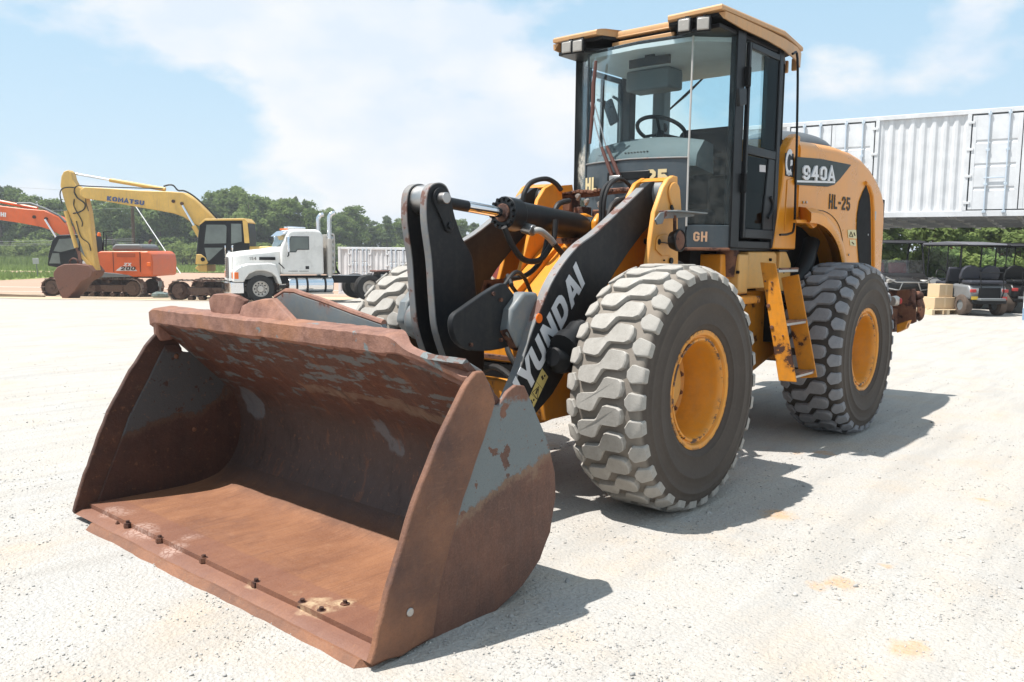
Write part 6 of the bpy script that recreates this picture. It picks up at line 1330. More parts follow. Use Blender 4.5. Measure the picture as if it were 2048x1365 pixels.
for s in (1, -1):
    obj('door', MB().prism([(-1.0, 1.14), (-1.0, 2.05), (-1.16, 2.55), (-1.95, 2.57), (-1.97, 1.30), (-1.90, 1.14)], 'Y', s*1.001, s*1.016), WHITEP, truck, bevel=.006)
    obj('door_window', MB().prism([(-1.06, 1.92), (-1.06, 2.10), (-1.18, 2.50), (-1.86, 2.51), (-1.86, 2.02), (-1.42, 2.02), (-1.36, 1.92)], 'Y', s*1.017, s*1.024), FARGLASS, truck)
    obj('window_seal', MB().tube([Vector((x, s*1.02, z)) for x, z in ((-1.06, 1.92), (-1.06, 2.10), (-1.18, 2.50), (-1.86, 2.51), (-1.86, 2.02), (-1.42, 2.02), (-1.36, 1.92), (-1.06, 1.92))], .018, 6), BLACK, truck)
    obj('mirror', MB().box((-1.02, s*1.27, 2.22), (.10, .22, .62)), CHROME, truck, bevel=.05, seg=3); obj('mirror_arm', MB().tube([(-1.05, s*1.0, 1.75), (-1.05, s*1.2, 1.80), (-1.03, s*1.26, 1.95)], .025, 8), BLACK, truck)
    obj('step_box', MB().box2((-1.72, s*1.01, 1.26), (-1.86, s*1.022, 1.38)), BLACK, truck, bevel=.01)
    obj('hood_vent', MB().box2((-.02, s*.80, 1.60), (-.62, s*.835, 1.72)), BLACK, truck, bevel=.01)
    obj('grab_bar', MB().tube([(-.72, s*.95, 1.50), (-.92, s*1.0, 1.28)], .02, 6), BLACK, truck)
    obj('fuel_tank', MB().tube([(-1.05, s*.92, .64), (-1.08, s*.92, .64), (-2.75, s*.92, .64), (-2.78, s*.92, .64)], [.27, .30, .30, .27], 28), CHROME, truck, bevel=.01)
    for x in (-1.35, -1.75, -2.45): obj('tank_strap', MB().lathe([(-.04, .302), (-.04, .312), (.04, .312), (.04, .302)], (x, s*.92, .64), 'X', 28, closed=True), BLACK, truck)
    obj('tank_step', MB().box2((-1.05, s*1.14, .30), (-2.75, s*1.24, .36)), ALU, truck)
    sk = [(-2.70, s*.88, .95), (-2.70, s*.88, 2.55), (-2.70, s*.88, 3.15), (-2.72, s*.88, 3.32), (-2.80, s*.88, 3.42), (-2.92, s*.88, 3.46)]
    obj('exhaust_stack', MB().tube(bez(sk, 3), .085, 14), CHROME, truck); obj('exhaust_shield', MB().tube([(-2.70, s*.88, 1.0), (-2.70, s*.88, 2.45)], .12, 16), ALU, truck, bevel=.005)
    obj('frame_rail', MB().box2((.9, s*.36, .70), (-6.3, s*.44, .98)), BLACK, truck)
    obj('rear_fender', MB().rings([[Vector((-5.6+.66*math.cos(a), s*y_, .52+.66*math.sin(a)+dz)) for y_, dz in ((.62, 0), (1.2, 0), (1.2, .02), (.62, .02))] for a in [math.radians(k) for k in range(20, 165, 12)]]), BLACK, truck)
    obj('mud_flap', MB().box2((-4.86, s*.66, .55), (-4.90, s*1.2, 1.05)), GREYPL, truck)
block_text('lettering', '154', DARKL, truck, (.33, .745, 1.60), (-.9, .12, 0), (0, 0, 1), .12, .26, w=.16, proud=.01)
obj('sill_lettering', MB().box2((-1.06, 1.017, 1.175), (-1.42, 1.019, 1.195)).box2((-1.48, 1.017, 1.175), (-1.84, 1.019, 1.195)), DARKL, truck)
obj('headache_rack', MB().box2((-2.62, -.95, 1.05), (-2.68, .80, 2.62)), ALU, truck, bevel=.01)
for k in range(6): obj('rack_rib', MB().tube([(-2.60, .82, 1.15+.26*k), (-2.86, .82, 1.15+.26*k)], .10, 12), STEEL, truck)
obj('rack_tube', MB().tube(bez([(-2.9, .80, 1.1), (-2.9, .80, 2.45), (-2.84, .80, 2.62), (-2.7, .80, 2.66)], 4), .045, 8), ALU, truck)
for k in range(3): obj('air_line', MB().tube(bez([(-2.9, .1*k, 1.9), (-3.1, .1*k-.05, 1.7), (-3.15, .1*k, 1.3), (-3.3, .1*k, 1.05)], 4), .025, 6), BLACK, truck)
obj('deck_plate', MB().box2((-2.9, -.45, .985), (-4.3, .45, 1.0)), GRILLEM, truck)
obj('fifth_wheel', MB().prism([(-4.75, -.5), (-4.75, .5), (-5.3, .5), (-5.75, .2), (-5.3, .08), (-5.3, -.08), (-5.75, -.2), (-5.3, -.5)], 'Z', 1.12, 1.19), BUCKR, truck, bevel=.02)
obj('fifth_wheel_base', MB().box2((-4.9, -.4, .98), (-5.3, .4, 1.12)), BLACK, truck)
obj('whip_aerial', MB().tube([(.98, .98, 1.1), (.98, 1.0, 2.0)], .012, 6), CHROME, truck); obj('round_mirror', MB().sphere((.98, 1.0, 2.05), (.03, .09, .11), 12, 8), CHROME, truck)
obj('round_mirror', MB().sphere((.95, -1.0, 2.05), (.03, .09, .11), 12, 8), CHROME, truck); obj('mirror_stem', MB().tube([(.95, -1.0, 1.2), (.95, -1.0, 1.95)], .014, 6), CHROME, truck)
obj('ornament', MB().box((.95, 0, 1.90), (.10, .03, .07)), CHROME, truck, bevel=.01)
obj('number_plate', MB().box2((1.2, -.16, .50), (1.215, .14, .66)), BLACK, truck)
rt = MB().lathe([(-.13, .30), (-.15, .36), (-.145, .47), (-.12, .51), (0, .52), (.12, .51), (.145, .47), (.15, .36), (.13, .30)], (0, 0, 0), 'Y', 36).mesh('road_tyre', TYREB, 50)
rd = MB().lathe([(.13, .30), (.135, .29), (.12, .275), (.06, .26), (.05, .16), (.11, .12), (.12, .0005)], (0, 0, 0), 'Y', 36).mesh('road_rim', ALU, 40)
hl_me = MB().cyl((0, 0, 0), (0, .012, 0), .030, n=12).mesh('hand_hole', BLACKM)
def road_wheel(root, x, y, steer=True):
    s = 1 if y > 0 else -1; w = hub('wheel', root, (x, y, .52), (0, 0, 0 if s > 0 else math.pi)); link('tyre', rt, w); o = link('rim', rd, w)
    if not steer: o.location = (0, -.07, 0)
    if abs(y) > .9 and steer:
        for k in range(10): a = 2*math.pi*k/10; o = link('hand_hole', hl_me, w); o.location = (.21*math.cos(a), .053, .21*math.sin(a))
        for k in range(10): a = 2*math.pi*(k+.5)/10; o = link('wheel_nut', hl_me, w); o.location = (.135*math.cos(a), .095, .135*math.sin(a)); o.scale = (.5, 2.5, .5)
for y in (1.0, -1.0): road_wheel(truck, 0, y)
for x in (-4.25, -5.58):
    for y in (1.05, .74, -.74, -1.05): road_wheel(truck, x, y, False)

# ---------------- shipping containers with side doors
CONT = paint('white_container_paint', (0.60, 0.61, 0.625), 0.5, None, dirt=(0.45, 0.42, 0.38), dirt_amt=0.10, bump=0.0)
DOORP = paint('container_door_paint', (0.62, 0.63, 0.645), 0.45, None, dirt=(0.5, 0.47, 0.43), dirt_amt=0.08, bump=0.0)
ROD = plain('galvanised_rod', (0.48, 0.55, 0.62), 0.45, .2, var=.1)
GASK = plain('door_gasket', (0.055, 0.062, 0.068), 0.7)
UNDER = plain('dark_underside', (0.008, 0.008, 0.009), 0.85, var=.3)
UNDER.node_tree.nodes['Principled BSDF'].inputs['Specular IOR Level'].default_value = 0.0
UNDERL = plain('grey_crossmember', (0.75, 0.73, 0.70), 0.7, var=.2)
def corrugated(x0, x1, z0, z1, y):
    V, n = [], 0; p = .278; x = x0; pts = []
    k = 0
    while x < x1-1e-6:
        for dx, dy in ((0, 0), (.072, 0), (.140, .042), (.210, .042)):
            if x+dx < x1: pts.append((x+dx, y+dy))
        x += p
    pts.append((x1, y))
    return MB().rings([[Vector((a, b, z0)), Vector((a, b, z1)), Vector((a, b+.003, z1)), Vector((a, b+.003, z0))] for a, b in pts])
def container(root, L, H, doors, Wd=2.44, under=False, front_only=False):
    """local: front face at y=0 looking to -y, x along it, z up; doors: list of (x0, x1)"""
    obj('bottom_rail', MB().box2((0, 0, 0), (L, .12, .16)), CONT, root, bevel=.008); obj('top_rail', MB().box2((0, 0, H-.12), (L, .10, H)), CONT, root, bevel=.008)
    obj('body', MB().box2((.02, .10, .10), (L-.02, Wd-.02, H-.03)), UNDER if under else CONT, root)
    obj('roof', MB().box2((0, .03, H-.028), (L, Wd, H+.008)), CONT, root)
    for x in (0, L-.16): obj('corner_post', MB().box2((x, -.006, .162), (x+.16, .16, H-.122)), CONT, root, bevel=.006)
    for x in (-.01, L-.168):
        for z in (-.005, H-.115): obj('corner_casting', MB().box2((x, -.012, z), (x+.178, .162, z+.12)), CONT, root, bevel=.008)
    edges = [0.16] + [v for d in doors for v in d] + [L-.16]
    for i in range(0, len(edges), 2):
        if edges[i+1]-edges[i] > .25:
            a, b = edges[i]+(.10 if i else 0), edges[i+1]-(.10 if i < len(edges)-2 else 0)
            if b-a > .3: obj('corrugated_wall', corrugated(a, b, .162, H-.122, .045), CONT, root, smooth=0)
    for x0, x1 in doors:
        for xx in (x0-.10, x1): obj('door_post', MB().box2((xx, -.003, .162), (xx+.10, .10, H-.122)), CONT, root, bevel=.006)
        obj('gasket', MB().box2((x0, .045, .162), (x1, .09, H-.122)), GASK, root)
        m_ = (x0+x1)/2
        for a, b in ((x0+.035, m_-.012), (m_+.012, x1-.035)):
            n = 4; zt, zb = H-.165, .195; hh = (zt-zb)/n
            f = MB()
            V = [(a, zb)]
            R = []
            prof = [(zb, .012)]
            for k in range(n):
                zz = zb+hh*k
                prof += [(zz+hh*.80, .012), (zz+hh*.84, .028), (zz+hh*.93, .028), (zz+hh*.97, .012)] if k < n-1 else [(zt, .012)]
            obj('door_leaf', MB().rings([[Vector((a+.10, y, z)), Vector((b-.10, y, z)), Vector((b-.10, .042, z)), Vector((a+.10, .042, z))] for z, y in prof]), DOORP, root, smooth=0)
            obj('door_frame', MB().box2((a, .006, zb), (a+.101, .062, zt)).box2((b-.101, .006, zb), (b, .062, zt)), DOORP, root, bevel=.004)
            for fx in (.34, .74):
                xr = a+(b-a)*(fx if a < m_-.5 else 1-fx+.08)
                obj('lock_rod', MB().tube([(xr, -.03, .10), (xr, -.03, H-.07)], .021, 8), ROD, root)
                for z in (.13, H*.30, H*.62, H-.14): obj('rod_clamp', MB().box((xr, -.02, z), (.09, .05, .07)), ROD, root, bevel=.006)
            obj('lock_handle', MB().box(((a+b)/2, -.035, H*.36), (.5, .02, .035)), ROD, root, bevel=.004)
            xh = a-.03 if a < m_-.5 else b+.03
            for k in range(4): obj('hinge', MB().box((xh, -.008, zb+.18+(zt-zb-.36)*k/3), (.16, .03, .07)), CONT, root, bevel=.006)
    if under:
        for k in range(int(L/.85)): obj('cross_member', MB().box2((.2+.85*k, .13, .012), (.31+.85*k, Wd-.06, .098)), UNDERL, root)
A_ = CPOS + fh*25.7 + rh*8.9; B_ = CPOS + fh*22.5 + rh*13.85
cu_ = Vector((B_.x-A_.x, B_.y-A_.y, 0)).normalized(); cn_ = Vector((-cu_.y, cu_.x, 0)); cn_ = cn_ if cn_.dot(fh) > 0 else -cn_
def s_on(px):
    """distance along the long container's face at photo column px"""
    r = ray(px, 500); o2 = Vector((A_.x-CPOS.x, A_.y-CPOS.y, 0)); t = o2.dot(cn_)/Vector((r.x, r.y, 0)).dot(cn_)
    return (Vector((r.x, r.y, 0))*t - o2).dot(cu_)
x_off = s_on(1597)-2.2; Lc = 12.19
C0 = Vector((A_.x, A_.y, 0)) + cu_*x_off; crot = math.atan2(cu_.y, cu_.x)
d1b = s_on(1738)-x_off; d2a = s_on(1926)-x_off; d2b = s_on(2074)-x_off
ZB = 2.60
big = thing('shipping_container', 'long white container with side doors bridged high above the parked carts', 'shipping container', (C0.x, C0.y, ZB), crot)
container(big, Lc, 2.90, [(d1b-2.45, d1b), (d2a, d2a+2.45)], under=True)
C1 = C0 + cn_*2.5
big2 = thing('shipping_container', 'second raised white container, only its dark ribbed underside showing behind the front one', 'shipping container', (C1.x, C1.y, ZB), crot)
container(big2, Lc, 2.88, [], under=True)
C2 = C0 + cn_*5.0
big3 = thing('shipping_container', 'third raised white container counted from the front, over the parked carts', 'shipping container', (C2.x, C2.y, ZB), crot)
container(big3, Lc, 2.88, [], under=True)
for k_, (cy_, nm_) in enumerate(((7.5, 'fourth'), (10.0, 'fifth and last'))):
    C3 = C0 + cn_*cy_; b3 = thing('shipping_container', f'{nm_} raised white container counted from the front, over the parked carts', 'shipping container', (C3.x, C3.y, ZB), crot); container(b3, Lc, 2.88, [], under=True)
for k, (base, lab) in enumerate(((C0, 'white container on the ground carrying the left end of the bridged container'), (C0 + cu_*(Lc-.1) , 'white container on the ground carrying the right end of the bridged container'))):
    s0 = (s_on(1560)-x_off - 0.9) if k == 0 else 0
    P = C0 + cu_*(s_on(1690)-x_off-2.5) if k == 0 else C0 + cu_*(Lc-1.6)
    t_ = thing('shipping_container', lab, 'shipping container', (P.x+cn_.x*.05, P.y+cn_.y*.05, 0.0), crot); container(t_, 2.5 if k == 0 else 6.06, 2.58, [], Wd=2.44)
# low white container beyond the truck
LP = at(676, 43.0); LQ = at(900, 40.0); lu = (LQ-LP); lu.z = 0; lu.normalize()
low = thing('shipping_container', 'low white container with side doors standing behind the road tractor', 'shipping container', (LP.x, LP.y, -.80), math.atan2(lu.y, lu.x))
container(low, 9.2, 2.43, [(.72, 2.0), (3.05, 4.5), (5.6, 7.0)])
# ------------------------------------------------------------------ carts under the raised container
def small_wheel(root, x, y, r, w, name='wheel', hubm=None):
    wd = hub(name, root, (x, y, r)); 
    obj('tyre', MB().lathe([(-w/2, r*.5), (-w/2, r*.85), (-w*.4, r*.98), (w*.4, r*.98), (w/2, r*.85), (w/2, r*.5)], (0, 0, 0), 'Y', 24), TYREB if hubm is None else hubm, wd, smooth=50)
    obj('rim', MB().lathe([(-w*.42, r*.52), (-w*.36, r*.3), (-w*.42, .0005)], (0, 0, 0), 'Y', 20), GREYPL, wd); obj('rim', MB().lathe([(w*.42, r*.52), (w*.36, r*.3), (w*.42, .0005)], (0, 0, 0), 'Y', 20), GREYPL, wd)
    return wd
MUDT = plain('muddy_tyre', (0.085, 0.06, 0.045), 0.9, var=.35)
SEATG = plain('grey_vinyl', (0.036, 0.038, 0.048), 0.5, var=.15)
SILV = paint('silver_body', (0.17, 0.175, 0.18), 0.35, None, dirt_amt=.1, bump=0)
BBODY = paint('black_body', (0.012, 0.012, 0.013), 0.3, None, dirt_amt=.05, bump=0)
ROOFB = plain('black_roof', (0.03, 0.03, 0.034), 0.4, var=.1)
REDSEAT = plain('red_seat', (0.40, 0.03, 0.02), 0.55, var=.15)
# golf cart: local x forward, y left; its tail towards the camera
def golf_cart(label, px, D, yaw, body, seatm, roofm, tail=True):
    p = at(px, D); o = thing('golf_cart', label, 'golf cart', (p.x, p.y, 0), math.atan2(fh.y, fh.x)+yaw, 'golf carts parked in the shade')
    o.scale = (1, .86, 1)
    obj('chassis', MB().box2((-1.1, -.42, .30), (1.3, .42, .40)), BLACK, o)
    obj('rear_body', MB().prism([(-1.15, .42), (-1.18, .62), (-1.05, .78), (-.35, .80), (-.30, .42)], 'Y', -.58, .58), body, o, bevel=.06, seg=3)
    obj('front_body', MB().prism([(.75, .40), (.80, .75), (1.0, .92), (1.35, .80), (1.52, .55), (1.50, .38)], 'Y', -.52, .52), body, o, bevel=.08, seg=3)
    obj('floor', MB().box2((-.30, -.55, .36), (.80, .55, .42)), BLACK, o)
    for s in (1, -1):
        obj('rear_seat_back', MB().rings([[Vector((x, s*.30+y*.29, z)) for x, z, y in [(-.72+.0, .92, -1), (-.78, 1.02, -1), (-.80, 1.18, -.9), (-.78, 1.26, -.5), (-.78, 1.28, 0), (-.78, 1.26, .5), (-.80, 1.18, .9), (-.78, 1.02, 1), (-.72, .92, 1)]], [Vector((x, s*.30+y*.29, z)) for x, z, y in [(-.62, .92, -1), (-.66, 1.02, -1), (-.68, 1.18, -.9), (-.66, 1.26, -.5), (-.66, 1.28, 0), (-.66, 1.26, .5), (-.68, 1.18, .9), (-.66, 1.02, 1), (-.62, .92, 1)]]]), seatm, o, bevel=.03)
        obj('front_seat_back', MB().prism([(-.05, .80), (-.14, 1.20), (-.06, 1.24), (.04, .82)], 'Y', s*.03, s*.55), seatm, o, bevel=.04)
        obj('tail_lamp', MB().box2((-1.185, s*.40, .60), (-1.14, s*.57, .68)), REDM, o, bevel=.01)
        for x in (-.60, .02, .95): obj('roof_post', MB().tube([(x, s*.52, .75), (x-.02, s*.53, 1.80)], .018, 8), BLACK, o)
        obj('grab_frame', MB().tube([(-1.22, s*.34, .45), (-1.30, s*.34, .62), (-1.22, s*.34, 1.12)], .016, 8), BLACK, o)
        small_wheel(o, -.85, s*.53, .27, .24, hubm=MUDT); small_wheel(o, 1.0, s*.53, .27, .24, hubm=MUDT)
    obj('rear_seat', MB().box2((-1.12, -.55, .80), (-.70, .55, .90)), seatm, o, bevel=.04); obj('front_seat', MB().box2((0, -.55, .74), (.50, .55, .84)), seatm, o, bevel=.04)
    obj('rear_panel', MB().box2((-1.20, -.33, .46), (-1.17, .33, .72)), BLACK, o, bevel=.01)
    obj('foot_plate', MB().box2((-1.36, -.38, .40), (-1.16, .38, .46)), GREYPL, o, bevel=.01)
    obj('grab_rail', MB().tube([(-1.22, -.34, 1.10), (-1.22, .34, 1.10)], .015, 8), BLACK, o)
    obj('bumper', MB().box2((-1.20, -.52, .32), (-1.16, .52, .40)), BLACK, o, bevel=.01)
    if tail:
        obj('sticker', MB().box2((-1.212, .36, .42), (-1.204, .56, .50)), plain('yellow_sticker', (.60, .40, .04), .5), o)
        obj('sticker', MB().box2((-1.212, -.52, .42), (-1.204, -.34, .50)), REDM, o)
    obj('roof', MB().prism([(-1.0, 1.79), (-.95, 1.83), (0, 1.89), (1.1, 1.86), (1.25, 1.80), (1.1, 1.80)], 'Y', -.60, .60), roofm, o, bevel=.05, seg=3)
    obj('roof_underside', MB().box2((-.9, -.54, 1.775), (1.1, .54, 1.798)), BLACKM, o)
    obj('windscreen', MB().plate([Vector((1.0, -.50, .95)), Vector((1.0, .50, .95)), Vector((.95, .50, 1.76)), Vector((.95, -.50, 1.76))], (1, 0, 0), .008), CABGLASS, o)
    obj('steering_wheel', MB().tube(bez([Vector((.62+.06*math.sin(a), .28+.17*math.cos(a), 1.0+.15*math.sin(a))) for a in [2*math.pi*k/10 for k in range(11)]], 2), .014, 6), BLACK, o)
    return o
golf_cart('silver golf cart seen from behind, grey rear bench and muddy tyres', 1930, 22.2, 0.05, SILV, SEATG, plain('grey_roof', (.11, .11, .125), .5, var=.1))
golf_cart('black golf cart at the right edge of the picture, parked beside the silver one', 2028, 23.2, -.12, BBODY, BLACK, ROOFB, False)
# side by side utility vehicle, nose to the camera
p = at(1788, 24.2); utv = thing('utility_vehicle', 'black side by side utility vehicle with red seats and tubular front bumper', 'utility vehicle', (p.x, p.y, 0), math.atan2(-fh.y, -fh.x)-.12)
obj('chassis', MB().box2((-1.4, -.55, .32), (1.3, .55, .46)), BLACK, utv)
obj('nose', MB().prism([(.55, .46), (.62, .98), (.80, 1.02), (1.25, .88), (1.42, .70), (1.40, .46)], 'Y', -.60, .60), BBODY, utv, bevel=.06, seg=3)
obj('cargo_bed', MB().box2((-1.6, -.65, .70), (-.75, .65, 1.0)), BBODY, utv, bevel=.03)
for s in (1, -1):
    obj('seat', MB().prism([(-.55, .70), (-.70, 1.28), (-.60, 1.32), (-.42, .86), (-.05, .80), (-.05, .68)], 'Y', s*.06, s*.56), REDSEAT, utv, bevel=.05)
    obj('headlamp', MB().box((1.30, s*.44, .80), (.10, .26, .10), Matrix.Rotation(-.5*s, 3, 'Z')), LENS, utv, bevel=.02)
    obj('cage_bar', MB().tube(bez([(.62, s*.66, .95), (.30, s*.66, 1.80), (.1, s*.66, 1.86), (-.7, s*.66, 1.86), (-.85, s*.66, 1.0)], 4), .028, 8), BLACK, utv)
    obj('door', MB().box2((-.5, s*.64, .50), (.55, s*.68, .92)), BBODY, utv, bevel=.02)
    obj('bumper_bar', MB().tube([(1.40, s*.62, .92), (1.50, s*.36, .78), (1.50, 0, .78)], .02, 8), STEEL, utv); obj('bumper_bar', MB().tube([(1.42, s*.60, .62), (1.52, s*.28, .56), (1.52, s*.20, .78)], .02, 8), STEEL, utv)
    small_wheel(utv, 1.0, s*.66, .33, .28); small_wheel(utv, -1.05, s*.66, .33, .28)
obj('roof', MB().prism([(-.95, 1.86), (-.9, 1.90), (0, 1.95), (.40, 1.91), (.46, 1.86)], 'Y', -.72, .72), ROOFB, utv, bevel=.03)
obj('windscreen', MB().plate([Vector((.63, -.62, 1.0)), Vector((.63, .62, 1.0)), Vector((.47, .62, 1.38)), Vector((.47, -.62, 1.38))], (1, 0, 0), .01), glass('dusty_half_screen', (.62, .64, .70), .8, .06), utv)
# boxes on a pallet between them
CARD = soft_ground('cardboard', (.50, .37, .23), (.60, .45, .29), 3, .05); WOODP = soft_ground('pale_wood', (.58, .45, .29), (.68, .54, .37), 5, .1)
p = at(1881, 21.8); prz = math.atan2(fh.y, fh.x)+.25
pal = thing('pallet', 'pale wooden pallet under cardboard boxes between the carts', 'pallet', (p.x, p.y, 0), prz)
for k in range(5): obj('deck_board', MB().box2((-.42+.18*k, -.50, .115), (-.30+.18*k, .50, .135)), WOODP, pal)
for y in (-.46, 0, .46): obj('runner', MB().box2((-.42, y-.04, 0), (.44, y+.04, .115)), WOODP, pal)
def carton(label, dx, dy, z, d):
    q = Vector((p.x, p.y, z)) + Matrix.Rotation(prz, 3, 'Z') @ Vector((dx, dy, 0)); o = obj('cardboard_box', MB().box2((-d[0]/2, -d[1]/2, 0), (d[0]/2, d[1]/2, d[2])), CARD, None, bevel=.006); o.location = q; o.rotation_euler = (0, 0, prz)
    tag(o, label, 'box', 'cardboard boxes on the pallet'); obj('tape', MB().box2((-d[0]/2-.002, -.03, .05), (d[0]/2+.002, .03, d[2]+.002)), WOODP, o); return o
carton('wide cardboard box lying on the pallet under a smaller box', 0, -.02, .136, (.5, .62, .30)); carton('smaller cardboard box on top of the wide one beside the silver golf cart', .03, -.10, .438, (.42, .42, .34))
# post at the right edge
p = at(2060, 17.6); ps = obj('steel_post', MB().box2((-.04, -.04, -.05), (.04, .04, .80)).box2((-.10, -.10, -.05), (.10, .10, .012)), CONT, None, bevel=.006); ps.location = p; tag(ps, 'short white steel post at the right edge of the yard', 'post')
obj('reflective_band', MB().box2((-.043, -.043, .18), (.043, .043, .42)), plain('blue_band', (.22, .33, .45), .4), ps)
# machines half hidden among the trees on the right
p = at(1932, 47.0); om = thing('excavator', 'small orange digger half hidden among the trees beyond the carts', 'excavator', (p.x, p.y, 0), ROTR)
obj('boom', MB().prism([(-1.1, 1.4), (-.9, 2.0), (-.3, 2.45), (.4, 2.5), (1.0, 2.2), (1.3, 1.5), (1.0, 1.5), (.75, 2.0), (.3, 2.2), (-.2, 2.12), (-.7, 1.7), (-.85, 1.35)], 'Y', -.15, .15), ORANGEP, om, bevel=.03)
obj('house', MB().box2((.4, -.8, .75), (2.2, .8, 1.7)), ORANGEP, om, bevel=.08); obj('cab', MB().box2((-.2, -.8, .8), (.6, .1, 2.3)), BLACK, om, bevel=.06)
obj('yellow_arm', MB().tube([(1.2, -.2, 2.25), (2.9, -.2, 2.20)], .13, 8), KYEL, om)
track(om, -.6, 2.0, -.85, -.45, .6); track(om, -.6, 2.0, .45, .85, .6)
# red implement glimpsed through the loader's frame
p = at(1018, 30.0); im = thing('farm_implement', 'red and yellow farm implement glimpsed under the loader boom', 'implement', p, ROTR)
REDP = paint('red_machine_paint', (.36, .045, .03), .5, None, dirt_amt=.2)
obj('hopper', MB().prism([(-1.2, .8), (-1.4, 1.35), (1.4, 1.35), (1.2, .8)], 'Y', -.6, .6), REDP, im, bevel=.03); obj('frame', MB().box2((-1.6, -.7, .42), (1.6, .7, .56)), KYEL, im, bevel=.02); obj('drum', MB().cyl((-1.3, 0, .72), (1.3, 0, .72), .16), BLACK, im)
small_wheel(im, -1.0, -.8, .42, .22); small_wheel(im, 1.0, -.8, .42, .22); small_wheel(im, -1.0, .8, .42, .22); small_wheel(im, 1.0, .8, .42, .22)
# ------------------------------------------------------------------ roadside things
POLEW = soft_ground('creosoted_pole', (.06, .042, .03), (.10, .07, .05), 3, .2)
def pole(px, D, label):
    p = at(px, D); o = obj('utility_pole', MB().tube([(0, 0, -.2), (0, 0, 6.35)], [.17, .14], 12), POLEW, None); o.location = p; tag(o, label, 'utility pole')
    obj('insulator', MB().cyl((.14, 0, 4.1), (.34, 0, 4.1), .05, n=8), GREYPL, o); return p
pp = pole(268, 80.0, 'brown wooden utility pole beyond the orange excavator'); 
WIRE = plain('power_line', (.30, .31, .31), .5)
def wire(a, b, sag, name, label, r=.018):
    a, b = Vector(a), Vector(b); pts = [a.lerp(b, t/14) - Vector((0, 0, sag*4*(t/14)*(1-t/14))) for t in range(15)]
    o = obj(name, MB().tube(pts, r, 5), WIRE, None); tag(o, label, 'power line', 'power lines along the road'); return o
def zpt(px, py, D): r = ray(px, py); return CPOS + r*(D/r.dot(fh))
wire(zpt(-260, 484, 78), zpt(268, 478, 79.8), .12, 'power_line', 'uppermost of the low power lines in front of the trees on the left'); wire(zpt(-260, 490, 78), zpt(268, 481, 79.8), .15, 'power_line', 'middle one of the low power lines in front of the trees on the left')
wire(zpt(-260, 493, 78), zpt(268, 485, 79.8), .12, 'power_line', 'lowest of the power lines in front of the trees on the left'); wire(zpt(-100, 366, 79), zpt(268, 386, 79), .1, 'power_line', 'thin power line against the sky left of the yellow boom', .010)
wire(zpt(-100, 424, 79), zpt(268, 416, 79.8), .1, 'power_line', 'power line crossing the tree crowns behind the orange boom', .012)
g_ = obj('guy_wire', MB().tube([zpt(268, 408, 79.8), zpt(362, 549, 75)], .045, 6), WHITEL, None); tag(g_, 'pale guy wire slanting down right from under the yellow boom', 'guy wire')
def road_sign(px, D, top, w, h, tilt, m_, label):
    p = at(px, D); o = thing('road_sign', label, 'road sign', p, ROTR); o.rotation_euler = (0, tilt, ROTR)
    obj('post', MB().tube([(0, 0, -.1), (0, 0, top)], .035, 8), GREYPL, o); obj('sign_plate', MB().box2((-w/2, -.06, top-h), (w/2, -.04, top)), m_, o, bevel=.01)
road_sign(73, 61.5, 1.42, .46, .42, -.06, plain('sign_back', (.36, .37, .37), .5, .3), 'pale blank road sign on a leaning post beside the road'); road_sign(100.5, 84, 1.35, .50, .14, 0, GREYPL, 'small dark narrow road sign standing in the far grass')
p = at(318, 37.0); mt = obj('utility_box', MB().rings([[Vector((r_*math.cos(a)*1.3, r_*math.sin(a), z)) + Vector([mnoise.noise(Vector((a*2, z*9, k)))*.06 for k in range(3)]) for a in [2*math.pi*k/14 for k in range(14)]] for r_, z in ((.26, 0), (.30, .10), (.28, .2), (.16, .27))]), plain('plastic_sheet', (.13, .17, .16), .25, var=.5, scale=6), None, smooth=30); mt.location = p
tag(mt, 'dark plastic wrapped bundle on the ground between the two excavators', 'bundle')
st_ = obj('stake', MB().box2((-.02, -.02, .2), (.02, .02, .55)).box2((-.07, -.03, .52), (.07, .03, .74)), GREYPL, mt)
p = at(10, 36.0); tb = obj('timber', MB().box((0, 0, .06), (3.2, .18, .14), Matrix.Rotation(.03, 3, 'Y')), soft_ground('old_timber', (.20, .15, .11), (.30, .23, .17), 4, .3), None, bevel=.01); tb.location = p; tb.rotation_euler = (0, 0, ROTR); tag(tb, 'old timber beam lying at the yard edge on the far left', 'timber')

# ------------------------------------------------------------------ trees
def leaf_mat(name, a, b_):
    m = bpy.data.materials.new(name); m.use_nodes = True; nt = m.node_tree; nt.nodes.clear(); g = G(nt)
    oi = nt.nodes.new('ShaderNodeObjectInfo'); co = g.coord(); n1 = g.noise(co, .9, 3, .6); n2 = g.noise(co, 7, 2, .6)
    f = g.math('ADD', g.math('MULTIPLY', oi.outputs['Random'], .7), g.math('MULTIPLY_ADD', n2, 1.1, -.30), clamp=True); c = g.mix(f, a, b_); c = g.mix(g.math('MULTIPLY', g.ramp(n1, [(.45, 0), (.7, 1)]), .35), c, tuple(x*1.5 for x in b_))
    d = nt.nodes.new('ShaderNodeBsdfDiffuse'); t = nt.nodes.new('ShaderNodeBsdfTranslucent'); mx = nt.nodes.new('ShaderNodeMixShader'); mx.inputs[0].default_value = .38
    nt.links.new(c, d.inputs[0]); nt.links.new(g.mix(.5, c, tuple(min(1, x*1.6) for x in b_)), t.inputs[0]); nt.links.new(d.outputs[0], mx.inputs[1]); nt.links.new(t.outputs[0], mx.inputs[2])
    o = nt.nodes.new('ShaderNodeOutputMaterial'); nt.links.new(mx.outputs[0], o.inputs[0]); return m
